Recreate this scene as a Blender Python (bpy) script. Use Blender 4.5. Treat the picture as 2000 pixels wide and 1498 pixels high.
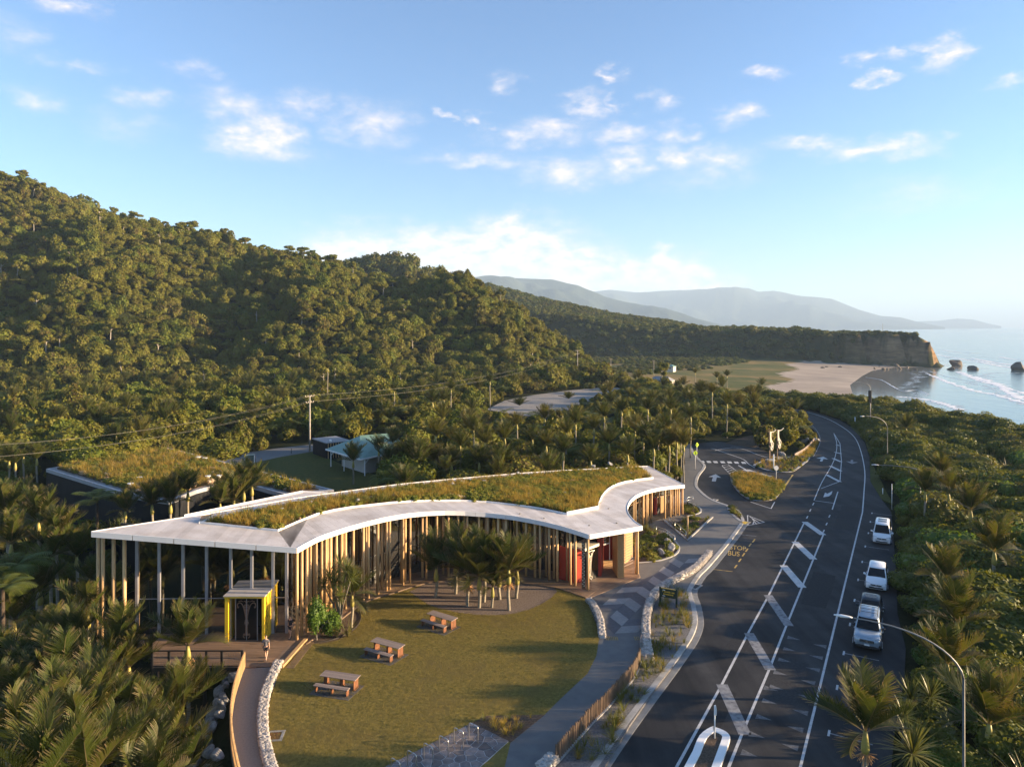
import bpy, bmesh, math, random
import numpy as np
from mathutils import Vector, Matrix, Euler
from mathutils.geometry import tessellate_polygon

for o in list(bpy.data.objects): bpy.data.objects.remove(o)
SC = bpy.context.scene
COL = SC.collection
rnd = random.Random(7)
RNG = np.random.default_rng(11)
R = math.radians

# ------------------------------------------------------------------ camera
CAM_H, FOC, CX, CY = 24.0, 1350.0, 1000.0, 638.0      # drone height, focal length and horizon of the survey photo
cam = bpy.data.cameras.new('camera')
camo = bpy.data.objects.new('camera', cam)
COL.objects.link(camo)
camo.location = (0, 0, CAM_H)
camo.rotation_euler = (R(90), 0, 0)
cam.sensor_width = 36.0
cam.lens = 36.0 * FOC / 2000.0
cam.shift_y = -(749.0 - CY) / 2000.0
cam.clip_start = 0.5
cam.clip_end = 60000
SC.camera = camo

# ------------------------------------------------------------------ light
SUN_EL, SUN_AZ = 10.0, 92.5            # degrees: elevation, azimuth clockwise from +Y (the sea lies to the west, +X)
SKY_STRENGTH, SUN_STRENGTH, EXPOSURE = 0.066, 5.0, 2.22
sun = bpy.data.lights.new('sun', 'SUN')
sun.energy = SUN_STRENGTH
sun.angle = R(0.6)
sun.color = (1.0, 0.74, 0.45)
suno = bpy.data.objects.new('sun', sun)
COL.objects.link(suno)
sdir = Vector((math.sin(R(SUN_AZ)) * math.cos(R(SUN_EL)), math.cos(R(SUN_AZ)) * math.cos(R(SUN_EL)), math.sin(R(SUN_EL))))
suno.rotation_euler = sdir.to_track_quat('Z', 'Y').to_euler()
suno.location = (60, -20, 90)

vs = SC.view_settings
vs.view_transform = 'Standard'
vs.look = 'None'
vs.gamma = 1.0
vs.use_curve_mapping = False
vs.exposure = EXPOSURE

W = bpy.data.worlds.new('World')
SC.world = W
W.use_nodes = True
wt = W.node_tree
wt.nodes.clear()
def wn(t, **k):
    n = wt.nodes.new(t)
    for a, b in k.items(): setattr(n, a, b)
    return n
def wmath(op, a, b=None, c=None, clamp=False):
    n = wn('ShaderNodeMath', operation=op, use_clamp=clamp)
    for i, v in enumerate((a, b, c)):
        if v is None: continue
        if isinstance(v, (int, float)): n.inputs[i].default_value = v
        else: wt.links.new(v, n.inputs[i])
    return n.outputs[0]
def wvec(op, a, b=None):
    n = wn('ShaderNodeVectorMath', operation=op)
    for i, v in enumerate((a, b)):
        if v is None: continue
        if isinstance(v, (tuple, list)): n.inputs[i].default_value = v
        else: wt.links.new(v, n.inputs[i])
    return n
out = wn('ShaderNodeOutputWorld')
bg = wn('ShaderNodeBackground')
bg.inputs['Strength'].default_value = SKY_STRENGTH
sky = wn('ShaderNodeTexSky', sky_type='NISHITA')
sky.sun_disc = False
sky.sun_elevation = R(SUN_EL)
sky.sun_rotation = R(SUN_AZ)
sky.altitude = 20
sky.air_density = 1.0
sky.dust_density = 0.6
sky.ozone_density = 2.0
tc = wn('ShaderNodeTexCoord')
sep = wn('ShaderNodeSeparateXYZ')
wt.links.new(tc.outputs['Generated'], sep.inputs[0])
az = wmath('ARCTAN2', sep.outputs[0], sep.outputs[1])
el = wmath('ARCSINE', sep.outputs[2])
comb = wn('ShaderNodeCombineXYZ')
wt.links.new(az, comb.inputs[0]); wt.links.new(el, comb.inputs[1])
stretch = wvec('MULTIPLY', comb.outputs[0], (1.0, 2.0, 1.0)).outputs[0]
def wnoise(scale, detail, rough, vec):
    n = wn('ShaderNodeTexNoise')
    n.inputs['Scale'].default_value = scale
    n.inputs['Detail'].default_value = detail
    n.inputs['Roughness'].default_value = rough
    wt.links.new(vec, n.inputs['Vector'])
    return n
warp = wnoise(16, 5, 0.6, stretch)
woff = wvec('SUBTRACT', warp.outputs['Color'], (0.5, 0.5, 0.5)).outputs[0]
wsc = wvec('MULTIPLY', woff, (0.15, 0.06, 0.0)).outputs[0]
A2 = wvec('ADD', comb.outputs[0], wsc).outputs[0]
# cumulus seen in the photograph: azimuth/elevation (from survey photo), half sizes, thickness
CLOUDS = [(515,268,92,46,1.25),(470,205,100,34,.62),(590,205,55,30,.55),(380,135,50,22,.5),(275,195,60,22,.5),(70,195,65,22,.5),
 (150,125,80,14,.5),(30,65,80,40,.4),(130,10,70,18,.7),(240,245,80,35,.36),(730,240,85,40,.9),(880,235,18,10,.7),(935,236,26,13,.9),
 (985,160,38,16,.5),(1000,270,65,24,.9),(1070,258,90,24,.9),(1145,212,42,28,.9),(1195,205,20,28,.5),(1190,150,25,11,.7),(1290,195,34,20,.6),
 (930,315,125,17,.8),(1105,340,85,34,.95),(1230,315,62,32,1.0),(1210,265,55,22,.8),(1310,262,50,20,.8),(1345,308,62,32,1.0),(1400,318,90,30,.7),
 (1445,228,50,24,.95),(1500,140,38,14,.7),(1380,350,120,30,.4),(1575,280,90,15,.9),(1700,292,130,21,.95),(1780,270,55,19,.8),(1880,266,45,8,.8),
 (1840,100,50,27,1.1),(1680,120,45,17,.95),(1750,106,32,13,.9),(1730,153,34,8,.7),(1980,150,45,15,.7),(1880,60,34,11,.4),(1800,380,180,42,.36),
 (690,485,120,36,.95),(850,485,160,40,1.1),(1000,490,160,52,1.15),(995,452,42,34,1.1),(1100,520,110,40,1.2),(1290,545,100,42,1.3),(1240,528,46,28,1.2),
 (1300,522,42,30,1.3),(1400,557,75,24,.9),(950,530,160,32,1.0),(1180,560,120,26,1.0)]
acc = None
for (x, y, w, h, s) in CLOUDS:
    if s < .72: s += .14
    if y > 430: s *= 1.35; h *= 1.15
    dx = x - CX
    rr = math.hypot(FOC, dx)
    a0 = math.atan2(dx, FOC); e0 = math.atan2(CY - y, rr)
    wa = w * 1.45 * FOC / (rr * rr); we = h * 1.45 / rr
    d = wvec('SUBTRACT', A2, (a0, e0, 0)).outputs[0]
    d = wvec('MULTIPLY', d, (1 / wa, 1 / we, 0)).outputs[0]
    L = wvec('LENGTH', d).outputs['Value']
    v = wmath('MULTIPLY_ADD', L, -s, s, clamp=True)
    acc = v if acc is None else wmath('MAXIMUM', acc, v)
# the same kind of thin broken cloud over the rest of the dome
gen = wnoise(3.2, 8, 0.6, stretch)
g = wmath('MULTIPLY_ADD', gen.outputs['Fac'], 3.0, -1.85, clamp=True)
g = wmath('MULTIPLY', g, 0.35)
acc = wmath('MAXIMUM', acc, g)
fine = wnoise(34, 7, 0.62, stretch)
fb = wmath('MULTIPLY_ADD', fine.outputs['Fac'], 1.35, -0.10, clamp=True)
dens = wmath('MULTIPLY', acc, fb)
ss = wn('ShaderNodeMapRange', interpolation_type='SMOOTHSTEP')
wt.links.new(dens, ss.inputs['Value'])
ss.inputs['From Min'].default_value = 0.0
ss.inputs['From Max'].default_value = 0.78
ss.inputs['To Max'].default_value = 0.9
ccol = wn('ShaderNodeMixRGB')
ccol.inputs[1].default_value = (3.05, 2.95, 3.25, 1)
ccol.inputs[2].default_value = (4.3, 3.75, 3.45, 1)
wt.links.new(wmath('MULTIPLY', dens, 1.6, clamp=True), ccol.inputs[0])
# colour balance of the photograph (cooler than the raw sky model)
skyg = wn('ShaderNodeMixRGB', blend_type='MULTIPLY')
skyg.inputs[0].default_value = 1.0
wt.links.new(sky.outputs[0], skyg.inputs[1])
skyg.inputs[2].default_value = (0.71, 0.875, 1.10, 1)
mixc = wn('ShaderNodeMixRGB')
wt.links.new(ss.outputs[0], mixc.inputs[0])
wt.links.new(skyg.outputs[0], mixc.inputs[1])
wt.links.new(ccol.outputs[0], mixc.inputs[2])
wt.links.new(mixc.outputs[0], bg.inputs['Color'])
wt.links.new(bg.outputs[0], out.inputs['Surface'])

# ------------------------------------------------------------------ survey helpers: photo point -> place on a level
def P(x, y, z=0.0):
    k = (CAM_H - z) / (y - CY)
    return Vector(((x - CX) * k, FOC * k, z))
def at(x, y, Y):                       # photo point at known distance Y
    return Vector(((x - CX) / FOC * Y, Y, CAM_H - (y - CY) / FOC * Y))
def toscreen(X, Y, Z):
    return CX + FOC * X / Y, CY + FOC * (CAM_H - Z) / Y
RA, RB = 5.9, 0.09                     # main roof plane z = RA - RB*X
def PR(x, y):
    t = (CAM_H - RA) / ((y - CY) - RB * (x - CX))
    return Vector(((x - CX) * t, FOC * t, CAM_H - (y - CY) * t))
def PL(pts, z=0.0): return [P(x, y, z) for x, y in pts]

# ------------------------------------------------------------------ objects, parts, tags
def tag(o, label=None, cat=None, group=None, kind=None):
    if label: o['label'] = label
    if cat: o['category'] = cat
    if group: o['group'] = group
    if kind: o['kind'] = kind
    return o
def thing(name, label, cat, loc=(0, 0, 0), rz=0.0, group=None):
    o = bpy.data.objects.new(name, None)
    o.empty_display_size = 0.3
    COL.objects.link(o)
    o.location = loc
    o.rotation_euler = (0, 0, rz)
    return tag(o, label, cat, group)
def link(name, me, parent=None, loc=None, rot=None, scale=None):
    o = bpy.data.objects.new(name, me)
    COL.objects.link(o)
    if parent is not None: o.parent = parent
    if loc is not None: o.location = loc
    if rot is not None: o.rotation_euler = rot
    if scale is not None: o.scale = scale
    return o

class MB:
    """collects shapes; build() links them as one mesh"""
    def __init__(s): s.v = []; s.f = []; s.m = []; s.smooth = []
    def add(s, vs, fs, sm=False, mi=0):
        b = len(s.v)
        s.v += [tuple(p) for p in vs]
        for f in fs:
            s.f.append(tuple(b + i for i in f)); s.smooth.append(sm); s.m.append(mi)
        return s
    def box(s, c, d, rz=0.0, mi=0, M=None):
        x, y, z = d[0] / 2, d[1] / 2, d[2] / 2
        vs = [Vector(p) for p in ((-x,-y,-z),(x,-y,-z),(x,y,-z),(-x,y,-z),(-x,-y,z),(x,-y,z),(x,y,z),(-x,y,z))]
        rot = M if M is not None else Matrix.Rotation(rz, 3, 'Z')
        vs = [rot @ p + Vector(c) for p in vs]
        return s.add(vs, [(3,2,1,0),(4,5,6,7),(0,1,5,4),(1,2,6,5),(2,3,7,6),(3,0,4,7)], False, mi)
    def beam(s, a, b, w, h, mi=0):       # rectangular bar from a to b
        a = Vector(a); b = Vector(b); d = (b - a); L = d.length
        if L < 1e-6: return s
        d.normalize()
        up = Vector((0,0,1)) if abs(d.z) < 0.95 else Vector((1,0,0))
        x = d.cross(up).normalized(); u = x.cross(d).normalized()
        vs = []
        for p in (a, b):
            for sx, su in ((-1,-1),(1,-1),(1,1),(-1,1)):
                vs.append(p + x * (w/2*sx) + u * (h/2*su))
        return s.add(vs, [(0,1,2,3),(7,6,5,4),(0,4,5,1),(1,5,6,2),(2,6,7,3),(3,7,4,0)], False, mi)
    def tube(s, pts, r, n=8, cap=True, mi=0, sm=True):
        pts = [Vector(p) for p in pts]
        rs = r if isinstance(r, (list, tuple)) else [r] * len(pts)
        vs = []; fs = []
        N = len(pts)
        ref = None
        for i, p in enumerate(pts):
            d = (pts[min(i+1, N-1)] - pts[max(i-1, 0)])
            if d.length < 1e-9: d = Vector((0,0,1))
            d.normalize()
            if ref is None: ref = Vector((0,0,1)) if abs(d.z) < 0.9 else Vector((1,0,0))
            x = d.cross(ref)
            if x.length < 1e-4: x = d.cross(Vector((0,1,0)))
            x.normalize(); u = x.cross(d).normalized()
            for k in range(n):
                a = 2 * math.pi * k / n
                vs.append(p + x * (math.cos(a) * rs[i]) + u * (math.sin(a) * rs[i]))
        for i in range(N - 1):
            for k in range(n):
                fs.append((i*n+k, i*n+(k+1)%n, (i+1)*n+(k+1)%n, (i+1)*n+k))
        s.add(vs, fs, sm, mi)
        if cap:
            b = len(s.v) - len(vs)
            s.f.append(tuple(b + k for k in range(n-1, -1, -1))); s.smooth.append(False); s.m.append(mi)
            s.f.append(tuple(b + (N-1)*n + k for k in range(n))); s.smooth.append(False); s.m.append(mi)
        return s
    def prism(s, poly, z0, z1, mi=0):    # vertical prism over a (possibly concave) outline
        pl = [Vector((p[0], p[1], 0)) for p in poly]
        ar = sum(pl[i].x * pl[(i+1) % len(pl)].y - pl[(i+1) % len(pl)].x * pl[i].y for i in range(len(pl)))
        if ar < 0: pl.reverse(); poly = list(reversed(poly))
        n = len(pl)
        def zz(z, p): return z(p[0], p[1]) if callable(z) else z
        vs = [(p.x, p.y, zz(z0, p)) for p in pl] + [(p.x, p.y, zz(z1, p)) for p in pl]
        tri = tessellate_polygon([pl])
        fs = []
        for t in tri:
            a, b, c = t
            cr = (pl[b]-pl[a]).cross(pl[c]-pl[a]).z
            if cr < 0: t = (a, c, b)
            fs.append(tuple(n + i for i in t)); fs.append(tuple(reversed(t)))
        for i in range(n):
            j = (i+1) % n
            fs.append((i, j, n+j, n+i))
        return s.add(vs, fs, False, mi)
    def sheet(s, poly, z, mi=0):
        pl = [Vector((p[0], p[1], 0)) for p in poly]
        tri = tessellate_polygon([pl]); fs = []
        for t in tri:
            a, b, c = t
            if (pl[b]-pl[a]).cross(pl[c]-pl[a]).z < 0: t = (a, c, b)
            fs.append(tuple(t))
        return s.add([(p.x, p.y, z(p.x, p.y) if callable(z) else z) for p in pl], fs, False, mi)
    def ribbon(s, path, w, z0, z1, side=0.0, mi=0, closed=False):   # wall/kerb swept along a plan line; side shifts it (units of w)
        a, b = offs(path, w * (side - 0.5), closed), offs(path, w * (side + 0.5), closed)
        n = len(path); vs = []
        def zz(z, p): return z(p[0], p[1]) if callable(z) else z
        for i in range(n):
            vs += [(a[i][0], a[i][1], zz(z0, a[i])), (b[i][0], b[i][1], zz(z0, b[i])), (b[i][0], b[i][1], zz(z1, b[i])), (a[i][0], a[i][1], zz(z1, a[i]))]
        fs = []
        for i in range(n if closed else n - 1):
            j = (i + 1) % n
            for k in range(4):
                fs.append((i*4+k, i*4+(k+1)%4, j*4+(k+1)%4, j*4+k))
        if not closed: fs += [(3,2,1,0), tuple((n-1)*4+k for k in range(4))]
        return s.add(vs, fs, False, mi)
    def mesh(s, name, mats):
        me = bpy.data.meshes.new(name)
        me.from_pydata(s.v, [], s.f)
        for m in (mats if isinstance(mats, (list, tuple)) else [mats]): me.materials.append(m)
        me.polygons.foreach_set('use_smooth', s.smooth)
        if any(s.m): me.polygons.foreach_set('material_index', s.m)
        me.update()
        return me
    def build(s, name, mats, parent=None, loc=None, rot=None, bevel=0.0, fix=False):
        me = s.mesh(name, mats)
        if fix:
            bm = bmesh.new(); bm.from_mesh(me); bmesh.ops.recalc_face_normals(bm, faces=bm.faces); bm.to_mesh(me); bm.free()
        o = link(name, me, parent, loc, rot)
        if bevel:
            m = o.modifiers.new('bevel', 'BEVEL'); m.width = bevel; m.segments = 2; m.limit_method = 'ANGLE'
        return o

def offs(path, d, closed=False):         # offset a plan polyline to its left by d
    n = len(path); o = []
    for i in range(n):
        p = Vector((path[i][0], path[i][1]))
        pp = Vector(path[(i-1) % n][:2]) if (closed or i > 0) else None
        pn = Vector(path[(i+1) % n][:2]) if (closed or i < n-1) else None
        d1 = (p - pp).normalized() if pp is not None else None
        d2 = (pn - p).normalized() if pn is not None else None
        if d1 is None: d1 = d2
        if d2 is None: d2 = d1
        nn = Vector((-(d1.y + d2.y), d1.x + d2.x))
        if nn.length < 1e-6: nn = Vector((-d1.y, d1.x))
        nn.normalize()
        c = max(0.5, nn.dot(Vector((-d1.y, d1.x))))
        q = p + nn * (d / c)
        o.append(Vector((q.x, q.y, path[i][2] if len(path[i]) > 2 else 0)))
    return o
def smooth(path, n=3, closed=False):     # Catmull-Rom subdivision
    P_ = [Vector(p) for p in path]; N = len(P_); o = []
    for i in range(N if closed else N - 1):
        p0 = P_[(i-1) % N] if (closed or i > 0) else P_[0]
        p1 = P_[i]; p2 = P_[(i+1) % N]
        p3 = P_[(i+2) % N] if (closed or i + 2 < N) else P_[N-1]
        for k in range(n):
            t = k / n
            o.append(0.5 * ((2*p1) + (p2-p0)*t + (2*p0-5*p1+4*p2-p3)*t*t + (3*p1-p0-3*p2+p3)*t**3))
    if not closed: o.append(P_[-1])
    return o
def resample(path, n):
    P_ = [Vector(p) for p in path]
    L = [0.0]
    for i in range(1, len(P_)): L.append(L[-1] + (P_[i]-P_[i-1]).length)
    o = []
    for k in range(n):
        s = L[-1] * k / (n - 1)
        i = 1
        while i < len(L) - 1 and L[i] < s: i += 1
        t = (s - L[i-1]) / max(1e-9, L[i] - L[i-1])
        o.append(P_[i-1].lerp(P_[i], min(1, max(0, t))))
    return o
def pathlen(path): return sum((Vector(path[i+1]) - Vector(path[i])).length for i in range(len(path)-1))

# ------------------------------------------------------------------ materials
def newmat(name):
    m = bpy.data.materials.new(name); m.use_nodes = True
    nt = m.node_tree; nt.nodes.clear()
    o = nt.nodes.new('ShaderNodeOutputMaterial')
    b = nt.nodes.new('ShaderNodeBsdfPrincipled')
    nt.links.new(b.outputs[0], o.inputs[0])
    return m, nt, b, o
def nd(nt, t, **k):
    n = nt.nodes.new(t)
    for a, v in k.items(): setattr(n, a, v)
    return n
def noise_node(nt, scale, detail=4, rough=0.55, coord='Object', vscale=None):
    t = nd(nt, 'ShaderNodeTexCoord')
    n = nd(nt, 'ShaderNodeTexNoise')
    n.inputs['Scale'].default_value = scale; n.inputs['Detail'].default_value = detail; n.inputs['Roughness'].default_value = rough
    if vscale:
        mp = nd(nt, 'ShaderNodeMapping'); mp.inputs['Scale'].default_value = vscale
        nt.links.new(t.outputs[coord], mp.inputs[0]); nt.links.new(mp.outputs[0], n.inputs['Vector'])
    else: nt.links.new(t.outputs[coord], n.inputs['Vector'])
    return n
def ramp(nt, fac, stops):
    r = nd(nt, 'ShaderNodeValToRGB')
    e = r.color_ramp.elements
    while len(e) < len(stops): e.new(0.5)
    for i, (p, c) in enumerate(stops):
        e[i].position = p; e[i].color = (c[0], c[1], c[2], 1)
    nt.links.new(fac, r.inputs[0])
    return r
def mat(name, c1, c2=None, scale=3.0, rough=0.7, bump=0.0, bscale=None, metal=0.0, spec=0.4, detail=6, vscale=None, dist=0.02, c3=None, scale3=0.3, coat=0.0, objrand=0.0):
    m, nt, b, o = newmat(name)
    b.inputs['Roughness'].default_value = rough
    b.inputs['Metallic'].default_value = metal
    b.inputs['Specular IOR Level'].default_value = spec
    if coat: b.inputs['Coat Weight'].default_value = coat
    if c2 is None: b.inputs['Base Color'].default_value = (*c1, 1); last = None
    else:
        n = noise_node(nt, scale, detail, 0.6, vscale=vscale)
        r = ramp(nt, n.outputs['Fac'], [(0.32, c1), (0.68, c2)])
        last = r.outputs[0]
        if c3:
            n3 = noise_node(nt, scale3, 5, 0.6)
            f = nd(nt, 'ShaderNodeMapRange'); f.inputs['From Min'].default_value = 0.45; f.inputs['From Max'].default_value = 0.65
            nt.links.new(n3.outputs['Fac'], f.inputs['Value'])
            mx = nd(nt, 'ShaderNodeMixRGB'); nt.links.new(f.outputs[0], mx.inputs[0]); nt.links.new(last, mx.inputs[1]); mx.inputs[2].default_value = (*c3, 1)
            last = mx.outputs[0]
        if objrand:
            oi = nd(nt, 'ShaderNodeObjectInfo')
            h = nd(nt, 'ShaderNodeMath', operation='MULTIPLY_ADD'); h.inputs[1].default_value = 2*objrand; h.inputs[2].default_value = 1 - objrand
            nt.links.new(oi.outputs['Random'], h.inputs[0])
            mx = nd(nt, 'ShaderNodeVectorMath', operation='SCALE'); nt.links.new(last, mx.inputs[0]); nt.links.new(h.outputs[0], mx.inputs['Scale'])
            last = mx.outputs[0]
        nt.links.new(last, b.inputs['Base Color'])
    if bump:
        n2 = noise_node(nt, bscale or scale * 4, 6, 0.6, vscale=vscale)
        bp = nd(nt, 'ShaderNodeBump'); bp.inputs['Strength'].default_value = bump; bp.inputs['Distance'].default_value = dist
        nt.links.new(n2.outputs['Fac'], bp.inputs['Height']); nt.links.new(bp.outputs[0], b.inputs['Normal'])
    return m
def leafmat(name, cols, rough=0.6, trans=0.3, island=0.45, tip=None, spec=0.15, patch=0.0):
    m, nt, b, o = newmat(name)
    b.inputs['Roughness'].default_value = rough
    b.inputs['Specular IOR Level'].default_value = spec
    oi = nd(nt, 'ShaderNodeObjectInfo'); ge = nd(nt, 'ShaderNodeNewGeometry')
    a = nd(nt, 'ShaderNodeMix'); a.inputs[0].default_value = island
    nt.links.new(oi.outputs['Random'], a.inputs[2]); nt.links.new(ge.outputs['Random Per Island'], a.inputs[3])
    fac = a.outputs[0]
    if patch:
        pn = nd(nt, 'ShaderNodeTexNoise'); pn.inputs['Scale'].default_value = .055; pn.inputs['Detail'].default_value = 5; pn.inputs['Roughness'].default_value = .65
        nt.links.new(ge.outputs['Position'], pn.inputs['Vector'])
        pm = nd(nt, 'ShaderNodeMapRange'); pm.inputs['From Min'].default_value = .3; pm.inputs['From Max'].default_value = .7; nt.links.new(pn.outputs['Fac'], pm.inputs['Value'])
        a2 = nd(nt, 'ShaderNodeMix'); a2.inputs[0].default_value = patch; nt.links.new(fac, a2.inputs[2]); nt.links.new(pm.outputs[0], a2.inputs[3]); fac = a2.outputs[0]
    k = len(cols)
    r = ramp(nt, fac, [(0.12 + 0.76 * i / (k - 1), c) for i, c in enumerate(cols)])
    last = r.outputs[0]
    if tip:
        at_ = nd(nt, 'ShaderNodeAttribute'); at_.attribute_name = 'tip'
        mx = nd(nt, 'ShaderNodeMixRGB'); nt.links.new(at_.outputs['Fac'], mx.inputs[0]); nt.links.new(last, mx.inputs[1]); mx.inputs[2].default_value = (*tip, 1)
        last = mx.outputs[0]
    nt.links.new(last, b.inputs['Base Color'])
    tr = nd(nt, 'ShaderNodeBsdfTranslucent')
    ty = nd(nt, 'ShaderNodeMixRGB', blend_type='MULTIPLY'); ty.inputs[0].default_value = 1; ty.inputs[2].default_value = (1.5, 1.35, 0.7, 1)
    nt.links.new(last, ty.inputs[1]); nt.links.new(ty.outputs[0], tr.inputs[0])
    ms = nd(nt, 'ShaderNodeMixShader'); ms.inputs[0].default_value = trans
    nt.links.new(b.outputs[0], ms.inputs[1]); nt.links.new(tr.outputs[0], ms.inputs[2]); nt.links.new(ms.outputs[0], o.inputs[0])
    return m

M = {}
def asphalt_mat():
    m, nt, b, o = newmat('asphalt'); b.inputs['Roughness'].default_value = .75; b.inputs['Specular IOR Level'].default_value = .12
    t = nd(nt, 'ShaderNodeTexCoord'); mp = nd(nt, 'ShaderNodeMapping'); mp.inputs['Rotation'].default_value = (0, 0, R(29.8)); mp.inputs['Scale'].default_value = (.55, .035, 1)
    nt.links.new(t.outputs['Object'], mp.inputs[0])
    n1 = nd(nt, 'ShaderNodeTexNoise'); n1.inputs['Scale'].default_value = 1; n1.inputs['Detail'].default_value = 5; n1.inputs['Roughness'].default_value = .6; nt.links.new(mp.outputs[0], n1.inputs['Vector'])
    r1 = ramp(nt, n1.outputs['Fac'], [(.35, (.024,.024,.025)), (.65, (.046,.0455,.047))])
    n2 = noise_node(nt, .16, 6, .65); r2 = ramp(nt, n2.outputs['Fac'], [(.42, (.75,.75,.76)), (.58, (1.15,1.13,1.1))])
    mx = nd(nt, 'ShaderNodeMixRGB', blend_type='MULTIPLY'); mx.inputs[0].default_value = 1; nt.links.new(r1.outputs[0], mx.inputs[1]); nt.links.new(r2.outputs[0], mx.inputs[2])
    n3 = noise_node(nt, 22, 4, .7); r3 = ramp(nt, n3.outputs['Fac'], [(.3, (.72,.72,.72)), (.7, (1.3,1.3,1.3))])
    mx2 = nd(nt, 'ShaderNodeMixRGB', blend_type='MULTIPLY'); mx2.inputs[0].default_value = 1; nt.links.new(mx.outputs[0], mx2.inputs[1]); nt.links.new(r3.outputs[0], mx2.inputs[2])
    nt.links.new(mx2.outputs[0], b.inputs['Base Color'])
    bp = nd(nt, 'ShaderNodeBump'); bp.inputs['Strength'].default_value = .3; bp.inputs['Distance'].default_value = .02
    n4 = noise_node(nt, 45, 4, .6); nt.links.new(n4.outputs['Fac'], bp.inputs['Height']); nt.links.new(bp.outputs[0], b.inputs['Normal'])
    return m
M['asphalt'] = asphalt_mat()
M['asphalt_patch'] = mat('asphalt_patch', (.022,.022,.023), (.037,.037,.038), 6, 0.8, 0.3, 40, objrand=.3, spec=.12)
M['bark_gravel'] = mat('bark_gravel', (.085,.06,.047), (.20,.155,.125), 7, .95, 1.0, 22, dist=.05, detail=8)
M['footpath'] = mat('footpath', (.115,.112,.11), (.15,.145,.138), 1.3, 0.8, 0.3, 60, c3=(.10,.098,.097), scale3=0.15)
M['walkway'] = mat('walkway', (.19,.165,.14), (.25,.22,.185), 9.0, 0.85, 0.4, 60, detail=8)
M['concrete'] = mat('concrete', (.29,.285,.28), (.40,.39,.375), 3.0, 0.8, 0.2, 30, c3=(.23,.225,.215), scale3=0.5)
M['pole_shaded'] = mat('pole_shaded', (.085,.08,.072), (.13,.122,.11), 4, 0.55, metal=.3)  # lamp pole: shade of the bush put into the colour, arm stays lighter
M['channel'] = mat('channel', (.14,.14,.14), (.21,.21,.205), 2.0, 0.8, 0.2, 30)
M['marking'] = mat('marking', (.40,.40,.40), (.56,.56,.55), 5.0, 0.6, c3=(.36,.36,.36), scale3=2.0)
M['marking_worn'] = mat('marking_worn', (.17,.17,.18), (.29,.29,.29), 6.0, 0.7, c3=(.09,.09,.095), scale3=3.0)
M['yellow_mark'] = mat('yellow_mark', (.42,.27,.05), (.60,.40,.08), 6.0, 0.6, c3=(.25,.17,.05), scale3=3.0)
M['lawn'] = mat('lawn', (.095,.085,.020), (.27,.205,.058), 5.5, 0.95, 1.0, 26, detail=10, spec=0.1, dist=0.05, c3=(.17,.13,.042), scale3=0.28)
M['lawn_far'] = mat('lawn_far', (.055,.062,.014), (.10,.092,.026), 1.5, 0.95, 0.9, 14, spec=0.1, dist=0.06, c3=(.07,.075,.02), scale3=0.2)
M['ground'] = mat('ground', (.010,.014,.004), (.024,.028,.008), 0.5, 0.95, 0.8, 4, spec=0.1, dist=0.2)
M['flats'] = mat('flats', (.055,.075,.020), (.13,.115,.040), 0.05, 0.95, 0.8, 1.0, spec=0.1, dist=0.4, c3=(.26,.17,.07), scale3=0.02, detail=9)
M['sand'] = mat('sand', (.30,.24,.185), (.40,.325,.25), 0.05, 0.75, 0.3, 1.5, spec=0.2, c3=(.24,.195,.155), scale3=0.02)
M['gravel'] = mat('gravel', (.16,.145,.13), (.30,.27,.235), 6.0, 0.9, 0.8, 20, dist=0.04)
M['mulch'] = mat('mulch', (.060,.042,.030), (.15,.11,.08), 9.0, 0.95, 1.0, 25, spec=0.1, dist=0.05, detail=8)
M['soil'] = mat('soil', (.05,.035,.024), (.11,.078,.05), 3.0, 0.95, 0.8, 12, spec=0.1, dist=0.05)
M['roof_metal'] = mat('roof_metal', (.43,.40,.39), (.50,.47,.46), 0.7, 0.5, 0.06, 6, spec=0.4, objrand=0.11, c3=(.37,.33,.305), scale3=.45)
M['fascia'] = mat('fascia', (.66,.65,.65), (.72,.71,.71), 0.8, 0.42)
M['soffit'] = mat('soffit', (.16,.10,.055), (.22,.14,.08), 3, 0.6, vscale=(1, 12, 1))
M['timber'] = mat('timber', (.42,.255,.115), (.60,.39,.19), 4.0, 0.6, 0.1, 30, vscale=(6, 6, .6), objrand=0.22)
M['timber_cedar'] = mat('timber_cedar', (.36,.21,.085), (.50,.30,.13), 5.0, 0.6, 0.15, 30, vscale=(8, 8, .5), objrand=0.12)
M['timber_grey'] = mat('timber_grey', (.18,.135,.11), (.28,.22,.185), 5.0, 0.75, 0.2, 40, vscale=(2, 10, 6), objrand=0.15)
M['timber_dark'] = mat('timber_dark', (.085,.055,.036), (.17,.115,.075), 3.0, 0.7, 0.2, 20, objrand=0.35)
M['deck'] = mat('deck', (.16,.10,.062), (.26,.17,.11), 1.6, 0.65, 0.15, 20, vscale=(.4, 6, 1), objrand=0.18)
M['steel_grey'] = mat('steel_grey', (.30,.30,.33), (.36,.36,.39), 2, 0.45, metal=0.3)
M['galv'] = mat('galv', (.20,.195,.185), (.28,.27,.26), 5, 0.55, metal=0.4)
M['stainless'] = mat('stainless', (.55,.53,.50), (.62,.60,.57), 5, 0.3, metal=0.9)
M['black_metal'] = mat('black_metal', (.012,.012,.014), (.022,.022,.024), 3, 0.5)
M['dark_wood'] = mat('dark_wood', (.020,.016,.012), (.04,.03,.022), 3, 0.7)
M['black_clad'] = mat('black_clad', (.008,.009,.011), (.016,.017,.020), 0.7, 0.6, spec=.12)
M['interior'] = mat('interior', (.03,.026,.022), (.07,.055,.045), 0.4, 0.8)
M['yellow_paint'] = mat('yellow_paint', (.72,.46,.02), (.80,.52,.03), 1.2, 0.45)
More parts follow.
